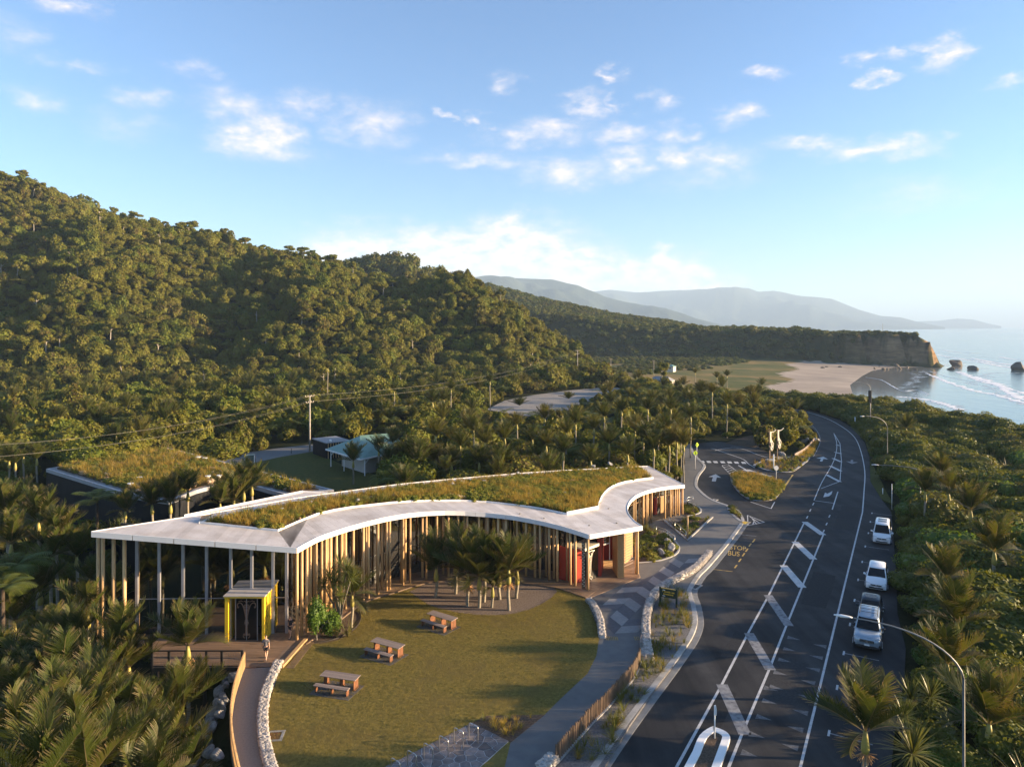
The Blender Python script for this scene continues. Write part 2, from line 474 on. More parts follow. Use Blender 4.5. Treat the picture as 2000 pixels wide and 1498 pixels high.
M['red_paint'] = mat('red_paint', (.34,.035,.018), (.42,.05,.024), 1.0, 0.6)
M['white_paint'] = mat('white_paint', (.74,.73,.71), (.80,.79,.77), 2, 0.5)
M['cream'] = mat('cream', (.62,.55,.42), (.76,.68,.54), 2.5, 0.55)
M['bronze'] = mat('bronze', (.16,.10,.07), (.26,.17,.12), 6, 0.5, metal=0.2)
M['corten'] = mat('corten', (.10,.038,.016), (.19,.072,.027), 4, 0.8, 0.1, 20)
M['stone_pale'] = mat('stone_pale', (.17,.15,.135), (.44,.40,.36), 3.5, 0.85, 0.5, 30, objrand=0.2)
M['stone_grey'] = mat('stone_grey', (.19,.185,.18), (.36,.345,.33), 2.2, 0.85, 0.6, 9, dist=0.06, objrand=0.25)
M['flagstone'] = mat('flagstone', (.11,.095,.092), (.20,.17,.16), 2.5, 0.75, 0.3, 20, objrand=0.4, spec=.25)
M['mortar'] = mat('mortar', (.40,.38,.36), (.52,.50,.48), 6, 0.9, 0.3, 40)
M['pave_dark'] = mat('pave_dark', (.070,.072,.080), (.10,.10,.11), 3, 0.75, 0.2, 40, objrand=0.12)
M['pave_light'] = mat('pave_light', (.20,.195,.19), (.26,.25,.24), 3, 0.75, 0.2, 40, objrand=0.12)
M['sign_green'] = mat('sign_green', (.008,.022,.014), (.014,.032,.02), 2, 0.5)
M['sign_text'] = mat('sign_text', (.62,.38,.03))
M['sign_white'] = mat('sign_white', (.70,.69,.67), (.76,.75,.73), 3, 0.45)
M['sign_yellow'] = mat('sign_yellow', (.52,.72,.02), (.60,.80,.03), 3, 0.4)
M['teal_roof'] = mat('teal_roof', (.13,.23,.19), (.17,.28,.23), 0.8, 0.5)
M['cabinet'] = mat('cabinet', (.10,.145,.12), (.14,.19,.16), 1.5, 0.5)
M['wall_cream'] = mat('wall_cream', (.46,.42,.36), (.54,.50,.43), 1.5, 0.8)
M['grey_roof'] = mat('grey_roof', (.17,.17,.175), (.25,.25,.255), 0.6, 0.6)
M['rock'] = mat('rock', (.14,.095,.055), (.36,.25,.145), 0.12, 0.9, 1.0, 0.6, spec=0.1, dist=0.8, vscale=(1,1,2.5), c3=(.08,.065,.035), scale3=0.06)
M['rock_dark'] = mat('rock_dark', (.07,.055,.042), (.17,.135,.10), 0.25, 0.9, 1.0, 0.8, dist=0.5)
M['tyre'] = mat('tyre', (.015,.015,.016), (.022,.022,.023), 8, 0.85)
M['rim'] = mat('rim', (.45,.45,.46), (.52,.52,.53), 8, 0.3, metal=0.8)
M['glass_car'] = mat('glass_car', (.008,.009,.010), None, rough=0.08, spec=0.3)
M['paint_white'] = mat('paint_white', (.70,.71,.72), (.74,.75,.76), 0.7, 0.25, coat=0.6)
M['paint_silver'] = mat('paint_silver', (.30,.36,.42), (.33,.39,.45), 0.7, 0.28, metal=0.35, coat=0.6)
M['paint_slate'] = mat('paint_slate', (.014,.018,.024), (.02,.025,.032), 0.7, 0.3, metal=0.0, coat=0.3)
M['lamp_glass'] = mat('lamp_glass', (.55,.56,.55), None, rough=0.12, spec=0.8)
M['plastic'] = mat('plastic', (.02,.02,.022), (.03,.03,.032), 3, 0.5)
M['skin'] = mat('skin', (.48,.28,.19), (.54,.33,.23), 6, 0.5)
M['hair'] = mat('hair', (.035,.02,.012), (.06,.035,.02), 12, 0.6)
M['tee_grey'] = mat('tee_grey', (.09,.09,.105), (.13,.13,.145), 9, 0.9, 0.3, 40)
M['cloth_dark'] = mat('cloth_dark', (.014,.014,.02), (.025,.025,.032), 9, 0.9, 0.3, 40)
M['shoe'] = mat('shoe', (.05,.05,.055), (.09,.09,.09), 9, 0.7)
M['bark'] = mat('bark', (.085,.07,.055), (.19,.165,.14), 2.5, 0.9, 0.6, 12, vscale=(1,1,3))
M['bark_pale'] = mat('bark_pale', (.22,.19,.155), (.40,.36,.31), 3, 0.85, 0.4, 12)
M['nikau_trunk'] = mat('nikau_trunk', (.16,.135,.10), (.30,.26,.19), 2, 0.85, 0.4, 6, vscale=(1,1,9))
M['nikau_shaft'] = mat('nikau_shaft', (.22,.20,.045), (.36,.29,.075), 1.4, 0.5)
M['nikau_flower'] = mat('nikau_flower', (.30,.15,.055), (.46,.25,.10), 6, 0.8)
M['fern_trunk'] = mat('fern_trunk', (.03,.022,.016), (.07,.05,.035), 6, 0.95, 0.6, 20)
# leaves (per plant and per leaf variation)
M['leaf_forest'] = leafmat('leaf_forest', [(.040,.060,.010),(.078,.104,.013),(.120,.134,.016),(.110,.098,.017),(.145,.152,.020),(.085,.060,.019),(.060,.074,.016)], 0.6, 0.30, 0.38, patch=.35)
M['leaf_far'] = leafmat('leaf_far', [(.028,.044,.009),(.054,.074,.012),(.082,.092,.014),(.070,.062,.016),(.095,.106,.017)], 0.65, 0.25, 0.45, patch=.4)
M['leaf_coast'] = leafmat('leaf_coast', [(.048,.064,.012),(.085,.102,.016),(.125,.132,.020),(.100,.090,.022)], 0.5, 0.3, 0.4)
M['leaf_bright'] = leafmat('leaf_bright', [(.05,.10,.014),(.085,.14,.020),(.12,.16,.025)], 0.4, 0.3, 0.5)
M['nikau_leaf'] = leafmat('nikau_leaf', [(.026,.040,.008),(.040,.054,.010),(.062,.072,.013),(.078,.070,.018)], 0.45, 0.3, 0.35, tip=(.21,.145,.095))
M['fern_leaf'] = leafmat('fern_leaf', [(.07,.10,.014),(.11,.13,.02),(.14,.15,.025)], 0.5, 0.35, 0.4)
M['cabbage_leaf'] = leafmat('cabbage_leaf', [(.055,.075,.020),(.10,.115,.03),(.15,.145,.05)], 0.4, 0.25, 0.6)
M['flax_leaf'] = leafmat('flax_leaf', [(.08,.09,.025),(.14,.13,.04),(.20,.165,.06),(.10,.10,.035)], 0.4, 0.25, 0.6, spec=0.4)
M['tussock'] = leafmat('tussock', [(.22,.15,.033),(.34,.225,.05),(.18,.175,.035),(.42,.28,.075)], 0.7, 0.35, 0.55)
M['roof_herb'] = leafmat('roof_herb', [(.09,.115,.018),(.15,.17,.026),(.24,.22,.04),(.10,.10,.022)], 0.6, 0.3, 0.5)
M['roof_flower'] = leafmat('roof_flower', [(.45,.34,.22),(.36,.24,.16),(.50,.42,.30)], 0.7, 0.3, 0.6)
M['grass_blade'] = leafmat('grass_blade', [(.09,.085,.018),(.18,.15,.038),(.32,.24,.075)], 0.7, 0.3, 0.75)
M['bed_leaf'] = leafmat('bed_leaf', [(.07,.09,.018),(.11,.12,.025),(.15,.13,.03)], 0.5, 0.3, 0.6)
# ================================================================== LAND, WATER, FAR COUNTRY
def sstep(x): x = np.clip(x, 0, 1); return x * x * (3 - 2 * x)
def sdpoly(X, Y, poly):                  # signed distance to a closed plan polygon, inside positive
    X = np.asarray(X, float); Y = np.asarray(Y, float)
    d = np.full(X.shape, 1e18); inside = np.zeros(X.shape, bool)
    n = len(poly)
    for i in range(n):
        ax, ay = poly[i][:2]; bx, by = poly[(i+1) % n][:2]
        ex, ey = bx - ax, by - ay
        t = np.clip(((X-ax)*ex + (Y-ay)*ey) / max(1e-9, ex*ex+ey*ey), 0, 1)
        d = np.minimum(d, (X-ax-t*ex)**2 + (Y-ay-t*ey)**2)
        c = ((ay > Y) != (by > Y))
        with np.errstate(divide='ignore', invalid='ignore'):
            xi = ax + (Y - ay) / (by - ay if by != ay else 1e-12) * ex
        inside ^= (c & (X < xi))
    return np.where(inside, 1, -1) * np.sqrt(d)
def inpoly(X, Y, poly): return sdpoly(X, Y, poly) > 0

SEA = -12.0
PLATEAU = [(-900,-120),(122,-120),(114,60),(110,130),(109,156),(109,186),(106,205),(93,222),(78,232),(60,245),(47,275),(40,330),(34,380),(-20,420),(-900,420)]
WATERLINE = [(150,-120),(140,60),(136,150),(138,205),(152,270),(184,355),(215,422),(262,500),(300,559),(340,600),(384,606),(396,640),(385,720),(420,900),(600,1500),(900,2500)]
INLAND = WATERLINE + [(-3000,2500),(-3000,-120)]
RIDGE_PX = [(-700,150),(-300,245),(-100,305),(0,340),(60,352),(130,392),(200,412),(260,428),(330,442),(400,450),(450,462),(500,482),(560,495),(620,505),(660,512),(700,530),(750,536),(800,541),(845,537),(873,534),(908,533),(936,550),(985,586),(1037,621),(1090,652),(1125,678),(1150,698)]
_ry = lambda x: float(np.interp(x, [600, 1150], [440, 400]))
RX = np.array([(x-CX)/FOC*_ry(x) for x, y in RIDGE_PX])
RZ = np.array([CAM_H + (CY-y)/FOC*_ry(x) - 7.0 for x, y in RIDGE_PX]); RZ[-1] = -4
HUMP = [(600,570),(640,535),(670,513),(715,499),(768,501),(810,511),(859,534),(900,566),(950,600)]
HX = np.array([(x-CX)/FOC*640 for x, y in HUMP]); HZ = np.array([CAM_H + (CY-y)/FOC*640 - 8 for x, y in HUMP]); HZ[0] = HZ[-1] = -8

def terrain(X, Y):
    X = np.asarray(X, float); Y = np.asarray(Y, float)
    sp = sdpoly(X, Y, PLATEAU)
    wob = 0.5*np.sin(X*.13+Y*.05) + 0.5*np.sin(Y*.17-X*.07)
    plat = -0.15 - 13.5 * sstep(-(sp - 3) / 26.0)
    # low dune along the seaward side
    plat = plat + 1.3*np.exp(-((sp-8)/6.0)**2) * sstep((X-48)/12) * sstep((Y-20)/25) * (Y < 215)
    sw = sdpoly(X, Y, INLAND)
    flats = np.clip(-12.35 + .045*sw, -16, -6.5 + .3*wob)
    z = np.maximum(plat, flats)
    # gully on the inland side of the walkway and under the deck
    xg = np.interp(Y, [20, 30, 37.7, 41, 49, 52], [-12.0, -14.0, -15.8, -17.4, -19.4, -20.4])
    g = np.maximum(sstep((xg - X)/3.2) * sstep((50.2 - Y)/2.5), sstep((-23.5 - X)/6.0) * sstep((104 - Y)/10))
    z = z - 4.4*g
    # main hill
    hr = np.interp(X, RX, RZ, left=RZ[0], right=-8)
    yr = np.interp(X, [-130, 40], [440, 402]); yf = np.interp(X, [-500,-250,-100,0,40], [200,235,270,312,350])
    u = np.clip((Y - yf) / (yr - yf), 0, 1)
    prof = .45*u + .55*sstep(u)
    spur = 9*np.sin(X*.055 + 1.5*np.sin(Y*.018) + .6) + 3.5*np.sin(X*.13 - Y*.03)
    hh = (hr + 2) * prof + spur * np.clip(u*(1-u)*4, 0, 1) * np.clip(hr/60, 0, 1) * .9
    back = 1 - .35*sstep((Y - yr)/250.0)
    hh = np.where(Y > yr, hr * back, hh)
    hh = np.where((X > 45), -20, hh)
    z = np.maximum(z, np.where(Y > yf, np.maximum(hh - 2*(1-prof), z), z))
    hz = np.interp(X, HX, HZ, left=-8, right=-8)
    eh = np.exp(-((Y - 640)/95.0)**2)
    z = np.maximum(z, np.where((X > HX[0]) & (X < HX[-1]), hz * eh - 14*(1-eh), -20))
    # terrace with sea bluff and the middle ridge
    yb = np.interp(X, [-300,-60,40,100,250,320,372,392], [820,760,705,690,664,640,616,612])
    zt = np.interp(X, [-300,-60,62,119,207,311,345,366,384], [40,44,31,22,17,16.5,16.5,15,11]) + sstep((X - 150)/60)*(1.3*np.sin(X*.11) + .9*np.sin(X*.31+Y*.05))
    zr = np.interp(X, [-300,-150,-28,35,91,141,197,239,280,372], [55,78,80,60,48,36,29,19,17.5,14])
    yb = yb + sstep((X - 240)/60)*(6.0*np.sin(X*.23) + 3.2*np.sin(X*.61+1) + 1.5*np.sin(X*1.3))
    uu = sstep((Y - yb) / np.interp(X, [200, 320], [34, 13]))
    rise = (zr - zt) * sstep((Y - yb - 30) / 230.0)
    notch = 2.2*np.sin(X*.21)*np.sin(X*.083+1) + 5.5*np.sin(Y*.21+1) + 3*np.sin(Y*.53) - 4
    xe = np.interp(Y, [600,640,700,800,1000,1300], [386,389,384,350,322,290])
    e = sstep((xe + notch - X) / 9.0)
    bl = -8 + (zt + rise + 8) * uu
    bl = bl * 1.0 - sstep((Y - yb - 420)/300.0) * (zt + rise + 8)
    bl = -14 + (bl + 14) * e
    z = np.where(Y > yb - 2, np.maximum(z, bl), z)
    return z

def th(x, y): return float(terrain(np.array([x]), np.array([y]))[0])

gx = np.concatenate([np.arange(-760,-160,8), np.arange(-160,150,2.6), np.arange(150,430,5), np.arange(430,800,30)])
gy = np.concatenate([np.arange(-60,20,8), np.arange(20,270,2.6), np.arange(270,800,5), np.arange(800,1900,25)])
GX, GY = np.meshgrid(gx, gy)
GZ = terrain(GX, GY)
nx, ny = len(gx), len(gy)
idx = np.arange(nx*ny).reshape(ny, nx)
quads = np.stack([idx[:-1,:-1], idx[:-1,1:], idx[1:,1:], idx[1:,:-1]], -1).reshape(-1, 4)
V = np.stack([GX, GY, GZ], -1).reshape(-1, 3)
fc = V[quads].mean(1)
SW = sdpoly(fc[:,0], fc[:,1], INLAND)
slope = np.abs(V[quads][:,:,2].max(1) - V[quads][:,:,2].min(1))
beach = (slope < 1.6) & (fc[:,2] < -6.2) & (fc[:,1] > 235) & (fc[:,1] < 720) & (SW < 118) & (fc[:,0] > 168 + (fc[:,1]-430)*.45 + 6*np.sin(fc[:,1]*.06))
hill = (fc[:,2] > 2.5) & (fc[:,1] > 190) & (fc[:,0] < 60)
head = (fc[:,1] > 595) & (fc[:,2] > -12.3) & ((fc[:,2] > -7.2) | (slope >= 1.6)) & ~hill
flat = (fc[:,2] < -2.0) & (fc[:,1] > 255) & ~beach & ~head
rest = ~(beach | hill | head | flat)
def submesh(name, mask, m):
    q = quads[mask]
    u, inv = np.unique(q, return_inverse=True)
    me = bpy.data.meshes.new(name)
    me.from_pydata(V[u].tolist(), [], inv.reshape(-1, 4).tolist())
    me.materials.append(m)
    me.polygons.foreach_set('use_smooth', [True]*len(q))
    o = link(name, me)
    o['kind'] = 'structure'
    return o
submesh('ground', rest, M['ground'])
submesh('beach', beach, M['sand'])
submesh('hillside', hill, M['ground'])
submesh('river_flats', flat, M['flats'])

# headland: scrub soil on top, bare layered rock where it is steep towards the sea
hm, nt, b, o_ = newmat('headland_rock')
b.inputs['Roughness'].default_value = .95; b.inputs['Specular IOR Level'].default_value = .1
geo = nd(nt, 'ShaderNodeNewGeometry'); sx = nd(nt, 'ShaderNodeSeparateXYZ'); nt.links.new(geo.outputs['Normal'], sx.inputs[0])
mr = nd(nt, 'ShaderNodeMapRange'); mr.inputs['From Min'].default_value = .80; mr.inputs['From Max'].default_value = .62
nt.links.new(sx.outputs[2], mr.inputs['Value'])
tcx = nd(nt, 'ShaderNodeTexCoord'); sxx = nd(nt, 'ShaderNodeSeparateXYZ'); nt.links.new(tcx.outputs['Object'], sxx.inputs[0])
mxx = nd(nt, 'ShaderNodeMapRange'); mxx.inputs['From Min'].default_value = 300; mxx.inputs['From Max'].default_value = 336; nt.links.new(sxx.outputs[0], mxx.inputs['Value'])
mul = nd(nt, 'ShaderNodeMath', operation='MULTIPLY'); nt.links.new(mr.outputs[0], mul.inputs[0]); nt.links.new(mxx.outputs[0], mul.inputs[1])
n1 = noise_node(nt, .05, 8, .65, vscale=(1, 1, 5)); r1 = ramp(nt, n1.outputs['Fac'], [(.3, (.09,.058,.034)), (.5, (.22,.145,.08)), (.7, (.36,.25,.145))])
n2 = noise_node(nt, .12, 6, .6); r2 = ramp(nt, n2.outputs['Fac'], [(.35, (.028,.035,.012)), (.65, (.06,.06,.02))])
mx = nd(nt, 'ShaderNodeMixRGB'); nt.links.new(mul.outputs[0], mx.inputs[0]); nt.links.new(r2.outputs[0], mx.inputs[1]); nt.links.new(r1.outputs[0], mx.inputs[2])
nt.links.new(mx.outputs[0], b.inputs['Base Color'])
nb = noise_node(nt, .4, 8, .7, vscale=(1, 1, 3)); bp = nd(nt, 'ShaderNodeBump'); bp.inputs['Strength'].default_value = 1; bp.inputs['Distance'].default_value = 1.5
nt.links.new(nb.outputs['Fac'], bp.inputs['Height']); nt.links.new(bp.outputs[0], b.inputs['Normal'])
submesh('headland', head, hm)

# ---------------- sea: one sheet to the horizon, waves in bump, foam by distance from the shore
sm, nt, b, o_ = newmat('sea_water')
n1 = noise_node(nt, .035, 6, .55, vscale=(1, .35, 1)); 
r1 = ramp(nt, n1.outputs['Fac'], [(.3, (.055,.105,.135)), (.7, (.085,.145,.175))])
at_ = nd(nt, 'ShaderNodeAttribute'); at_.attribute_name = 'shore'
shal = nd(nt, 'ShaderNodeMapRange'); shal.inputs['From Min'].default_value = 45; shal.inputs['From Max'].default_value = 0
nt.links.new(at_.outputs['Fac'], shal.inputs['Value'])
mx = nd(nt, 'ShaderNodeMixRGB'); nt.links.new(shal.outputs[0], mx.inputs[0]); nt.links.new(r1.outputs[0], mx.inputs[1]); mx.inputs[2].default_value = (.20,.18,.155,1)
# foam bands
fn = noise_node(nt, .022, 5, .6)
add = nd(nt, 'ShaderNodeMath', operation='MULTIPLY_ADD'); nt.links.new(fn.outputs['Fac'], add.inputs[0]); add.inputs[1].default_value = 60; nt.links.new(at_.outputs['Fac'], add.inputs[2])
wv = nd(nt, 'ShaderNodeMath', operation='MULTIPLY'); nt.links.new(add.outputs[0], wv.inputs[0]); wv.inputs[1].default_value = 2*math.pi/42
sn = nd(nt, 'ShaderNodeMath', operation='SINE'); nt.links.new(wv.outputs[0], sn.inputs[0])
fn2 = noise_node(nt, .25, 8, .7)
f2 = nd(nt, 'ShaderNodeMath', operation='MULTIPLY_ADD'); nt.links.new(fn2.outputs['Fac'], f2.inputs[0]); f2.inputs[1].default_value = 1.3; nt.links.new(sn.outputs[0], f2.inputs[2])
fm = nd(nt, 'ShaderNodeMapRange'); fm.inputs['From Min'].default_value = 1.58; fm.inputs['From Max'].default_value = 1.78
nt.links.new(f2.outputs[0], fm.inputs['Value'])
zone = nd(nt, 'ShaderNodeMapRange'); zone.inputs['From Min'].default_value = 190; zone.inputs['From Max'].default_value = 60
nt.links.new(at_.outputs['Fac'], zone.inputs['Value'])
zone2 = nd(nt, 'ShaderNodeMapRange'); zone2.inputs['From Min'].default_value = 14; zone2.inputs['From Max'].default_value = 36
nt.links.new(at_.outputs['Fac'], zone2.inputs['Value'])
fz = nd(nt, 'ShaderNodeMath', operation='MULTIPLY'); nt.links.new(fm.outputs[0], fz.inputs[0]); nt.links.new(zone.outputs[0], fz.inputs[1])
fz2 = nd(nt, 'ShaderNodeMath', operation='MULTIPLY'); nt.links.new(fz.outputs[0], fz2.inputs[0]); nt.links.new(zone2.outputs[0], fz2.inputs[1])
mx2 = nd(nt, 'ShaderNodeMixRGB'); nt.links.new(fz2.outputs[0], mx2.inputs[0]); nt.links.new(mx.outputs[0], mx2.inputs[1]); mx2.inputs[2].default_value = (.62,.64,.66,1)
nt.links.new(mx2.outputs[0], b.inputs['Base Color'])
ro = nd(nt, 'ShaderNodeMapRange'); ro.inputs['To Min'].default_value = .10; ro.inputs['To Max'].default_value = .8; nt.links.new(fz2.outputs[0], ro.inputs['Value'])
nt.links.new(ro.outputs[0], b.inputs['Roughness'])
b.inputs['IOR'].default_value = 1.33
wb = noise_node(nt, .10, 8, .6, vscale=(1, .5, 1))
bst = nd(nt, 'ShaderNodeMapRange'); bst.inputs['From Min'].default_value = 25; bst.inputs['From Max'].default_value = 110; bst.inputs['To Min'].default_value = .04; bst.inputs['To Max'].default_value = .6
nt.links.new(at_.outputs['Fac'], bst.inputs['Value'])
bp = nd(nt, 'ShaderNodeBump'); bp.inputs['Distance'].default_value = 1.1
nt.links.new(bst.outputs[0], bp.inputs['Strength']); nt.links.new(wb.outputs['Fac'], bp.inputs['Height']); nt.links.new(bp.outputs[0], b.inputs['Normal'])
sxs = np.concatenate([np.arange(60,600,8), np.arange(600,1500,40), np.geomspace(1500, 24500, 22)])
sys_ = np.concatenate([np.arange(-200,200,20), np.arange(200,900,8), np.arange(900,2500,60), np.geomspace(2500, 24500, 26)])
SX, SY = np.meshgrid(sxs, sys_)
a, c = len(sxs), len(sys_)
ii = np.arange(a*c).reshape(c, a)
q = np.stack([ii[:-1,:-1], ii[:-1,1:], ii[1:,1:], ii[1:,:-1]], -1).reshape(-1, 4)
sv = np.stack([SX, SY, np.full(SX.shape, SEA)], -1).reshape(-1, 3)
me = bpy.data.meshes.new('sea'); me.from_pydata(sv.tolist(), [], q.tolist()); me.materials.append(sm)
shore = np.clip(-sdpoly(sv[:,0], sv[:,1], INLAND), -40, 600)
me.attributes.new('shore', 'FLOAT', 'POINT').data.foreach_set('value', shore.astype(np.float32))
tag(link('sea', me), kind='structure')

# surf lines seen from the lookout: ragged foam strips lying on the water
foam = mat('foam', (.70,.71,.73), (.82,.83,.84), 1.2, 0.8)
SURF = [[(1690,737),(1720,742),(1745,756),(1765,764),(1790,762),(1812,770)],[(1808,729),(1835,741),(1859,750),(1895,762),(1940,771),(1975,781),(2005,789)],[(1868,726),(1890,735),(1912,741),(1940,750),(1962,764),(1985,777),(2005,782)],
        [(1802,690),(1830,693),(1850,697),(1880,702),(1905,706)],[(1905,706),(1930,711),(1955,716),(1978,719)],[(1895,700),(1930,707),(1965,712),(2005,716)],[(1960,772),(1985,776),(2005,774)],[(1800,716),(1830,713),(1850,714)],[(1815,725),(1850,736),(1900,746)],[(1880,731),(1915,745),(1960,757),(2005,770)],[(1840,684),(1870,688),(1910,690)],[(1950,697),(1980,702),(2010,703)],[(1750,775),(1790,778),(1830,786),(1870,800)],[(1930,660),(1975,662),(2010,661)]]
for k, s in enumerate(SURF):
    path = resample(smooth(PL(s, SEA), 6), 60)
    mb = MB(); vs_, fs_ = [], []
    w0 = (.7 if k in (0, 8) else 3.0)
    nl, nr = offs(path, 1.0), offs(path, -1.0)
    for i, p in enumerate(path):
        ww = w0 * (.25 + rnd.random()*1.1) * (1.8 if k in (2, 4, 5) else 1)
        l = p.lerp(Vector((nl[i].x, nl[i].y, SEA)), ww); r_ = p.lerp(Vector((nr[i].x, nr[i].y, SEA)), w0*.5*rnd.random())
        vs_ += [(l.x, l.y, SEA + .02), (p.x, p.y, SEA + .10), (r_.x, r_.y, SEA + .02)]
    for i in range(len(path)-1):
        a_ = i*3
        fs_ += [(a_, a_+1, a_+4, a_+3), (a_+1, a_+2, a_+5, a_+4)]
    mb.add(vs_, fs_, True)
    tag(mb.build('surf_foam', foam), kind='stuff')

# sea stacks off the headland
def rock_mesh(name, seed, m, sub=3, rough=.35, flat=False):
    bm = bmesh.new(); bmesh.ops.create_icosphere(bm, subdivisions=sub, radius=1)
    r_ = random.Random(seed); dirs = [Vector((r_.gauss(0,1), r_.gauss(0,1), r_.gauss(0,1))).normalized() for _ in range(9)]
    offsd = [r_.uniform(.42, .86) for _ in dirs]
    for v in bm.verts:
        p = v.co.copy()
        for d, o in zip(dirs, offsd):            # planar cuts give broken faces
            t = p.dot(d)
            if t > o: p -= d * (t - o) * .92
        v.co = p * (1 + rough*.22*math.sin(5*p.x + seed)*math.sin(6*p.y + 2*seed)*math.sin(4*p.z))
    me = bpy.data.meshes.new(name); bm.to_mesh(me); bm.free(); me.materials.append(m)
    return me
stacks = [((1818,714), 30, 9.5, 'pointed brown rock stack standing in the surf next to the cliff foot'), ((1870,715), 29, 6.5, 'broad flat topped rock stack in the surf, second out from the cliff'), ((1859,722), 14, 2.2, 'low wave washed rock on the near side of the rock stacks'),
          ((1903,722), 22, 3.6, 'long low rock slab in the surf between the rock stacks'), ((1994,724), 26, 7.0, 'square brown rock stack at the right edge of the photo'), ((1790,716), 14, 3.0, 'small boulder of fallen rock at the foot of the sea cliff')]
for i, ((x, y), w, h, lab) in enumerate(stacks):
    p = P(x, y, SEA); sc_ = w / FOC * p.y / 2
    o = link('sea_stack', rock_mesh('sea_stack', 20 + i, M['rock_dark']), None, (p.x, p.y + sc_*.4, SEA + h*.28), (0, 0, i*1.3), (sc_*1.15, sc_*.9, h*.78))
    tag(o, lab, 'rock', 'rock stacks in the surf')
for i in range(16):                              # fallen blocks along the cliff foot
    x = rnd.uniform(1600, 1795); p = P(x, rnd.uniform(713, 722) , SEA+.3)
    s_ = rnd.uniform(.8, 2.6)
    tag(link('cliff_boulder', rock_mesh('cliff_boulder', 60+i, M['rock_dark'], 2), None, (p.x, p.y, SEA + s_*.2), (rnd.random(), rnd.random(), rnd.random()*6), (s_*1.4, s_, s_*.7)),
        'fallen brown boulder lying on the wet sand along the sea cliff foot', 'boulder', 'boulders along the cliff foot')

# ---------------- far coast: plain, spit and three mountain ranges fading in the haze
mb = MB(); mb.sheet([(-2500,1100),(280,1100),(420,1500),(700,1950),(1150,2500),(1560,2950),(1650,3150),(1900,4200),(2700,7000),(4200,11000),(-3500,11000)], -9.5)
tag(mb.build('coastal_plain', mat('coastal_plain', (.06,.07,.035), (.20,.17,.12), .004, .95, c3=(.30,.25,.18), scale3=.0022)), kind='structure')
mount = mat('mountain_bush', (.016,.026,.018), (.032,.042,.026), .004, .95, .8, .02, dist=20, spec=.1)
def mountain(name, prof, Y, depth, base=-14, seed=1, amp=.05):
    xs = np.arange(prof[0][0], prof[-1][0] + 1, 6.0)
    ys = np.interp(xs, [p[0] for p in prof], [p[1] for p in prof])
    rs = np.random.default_rng(seed)
    rows = 40; vs_ = []
    ph = rs.uniform(0, 6, 8)
    for j in range(rows):
        t = j / (rows - 1)                      # 0 = foot in front, ridge at .72, falls away behind
        for x, y in zip(xs, ys):
            X = (x - CX)/FOC*Y; zr = CAM_H + (CY - y)/FOC*Y
            s_ = t/.72
            wv_ = sum(math.sin(X*f/Y*9 + ph[k] + t*(5+3*k)*(-1)**k + 1.3*math.sin(t*9+X*f/Y*4)) / (k+1) for k, f in enumerate((2, 5, 9, 17)))
            fr = (.5*s_ + .5*s_*s_*(3-2*s_)) if s_ <= 1 else 1 - .8*((t-.72)/.28)
            mid = 4*min(s_,1)*(1-min(s_,1))
            vs_.append((X*(1 + (t-.72)*depth/Y), Y + (t-.72)*depth, base + (zr - base)*(fr + amp*2.8*wv_*mid)))
    n_ = len(xs)
    fs_ = [(j*n_+i, j*n_+i+1, (j+1)*n_+i+1, (j+1)*n_+i) for j in range(rows-1) for i in range(n_-1)]
    mb = MB(); mb.add(vs_, fs_, True)
    return tag(mb.build(name, mount), kind='structure')
mountain('mountain_range', [(820,560),(880,545),(930,541),(1000,543),(1080,546),(1130,559),(1180,580),(1230,592),(1300,602),(1360,622),(1420,637),(1450,641)], 7000, 2300, seed=3)
mountain('mountain_range', [(1090,590),(1140,572),(1190,566),(1250,572),(1300,569),(1360,566),(1420,562),(1462,563),(1480,570),(1510,568),(1530,571),(1560,578),(1600,581),(1625,584),(1650,594),(1680,606),(1720,617),(1760,620),(1790,628),(1830,636),(1850,640)], 12000, 3600, seed=5)
mountain('mountain_range', [(1740,638),(1790,628),(1830,627),(1870,622),(1900,624),(1930,632),(1960,638)], 15500, 2000, seed=8)

# ---------------- air: one even haze volume round camera and land
hz = MB(); hz.box((0, 11900, 352), (52000, 26200, 740))
hzm = bpy.data.materials.new('haze'); hzm.use_nodes = True
nt = hzm.node_tree; nt.nodes.clear()
oo = nt.nodes.new('ShaderNodeOutputMaterial'); pv = nt.nodes.new('ShaderNodeVolumePrincipled')
pv.inputs['Color'].default_value = (.53, .73, 1.0, 1)
pv.inputs['Density'].default_value = 9.5e-5
pv.inputs['Anisotropy'].default_value = 0.0
nt.links.new(pv.outputs[0], oo.inputs['Volume'])
tag(hz.build('haze', hzm), kind='stuff')

# ================================================================== ROADS, PATHS, LAWN (sheets on the built platform)
ZP = 0.12                                     # pavement and lawn level above the road
def ground_piece(name, poly, z, m, thick=.3, kind='structure', parent=None, label=None):
    mb = MB(); mb.prism(poly, z - thick, z)
    o = mb.build(name, m, parent)
    if kind and parent is None: o['kind'] = kind
    return o

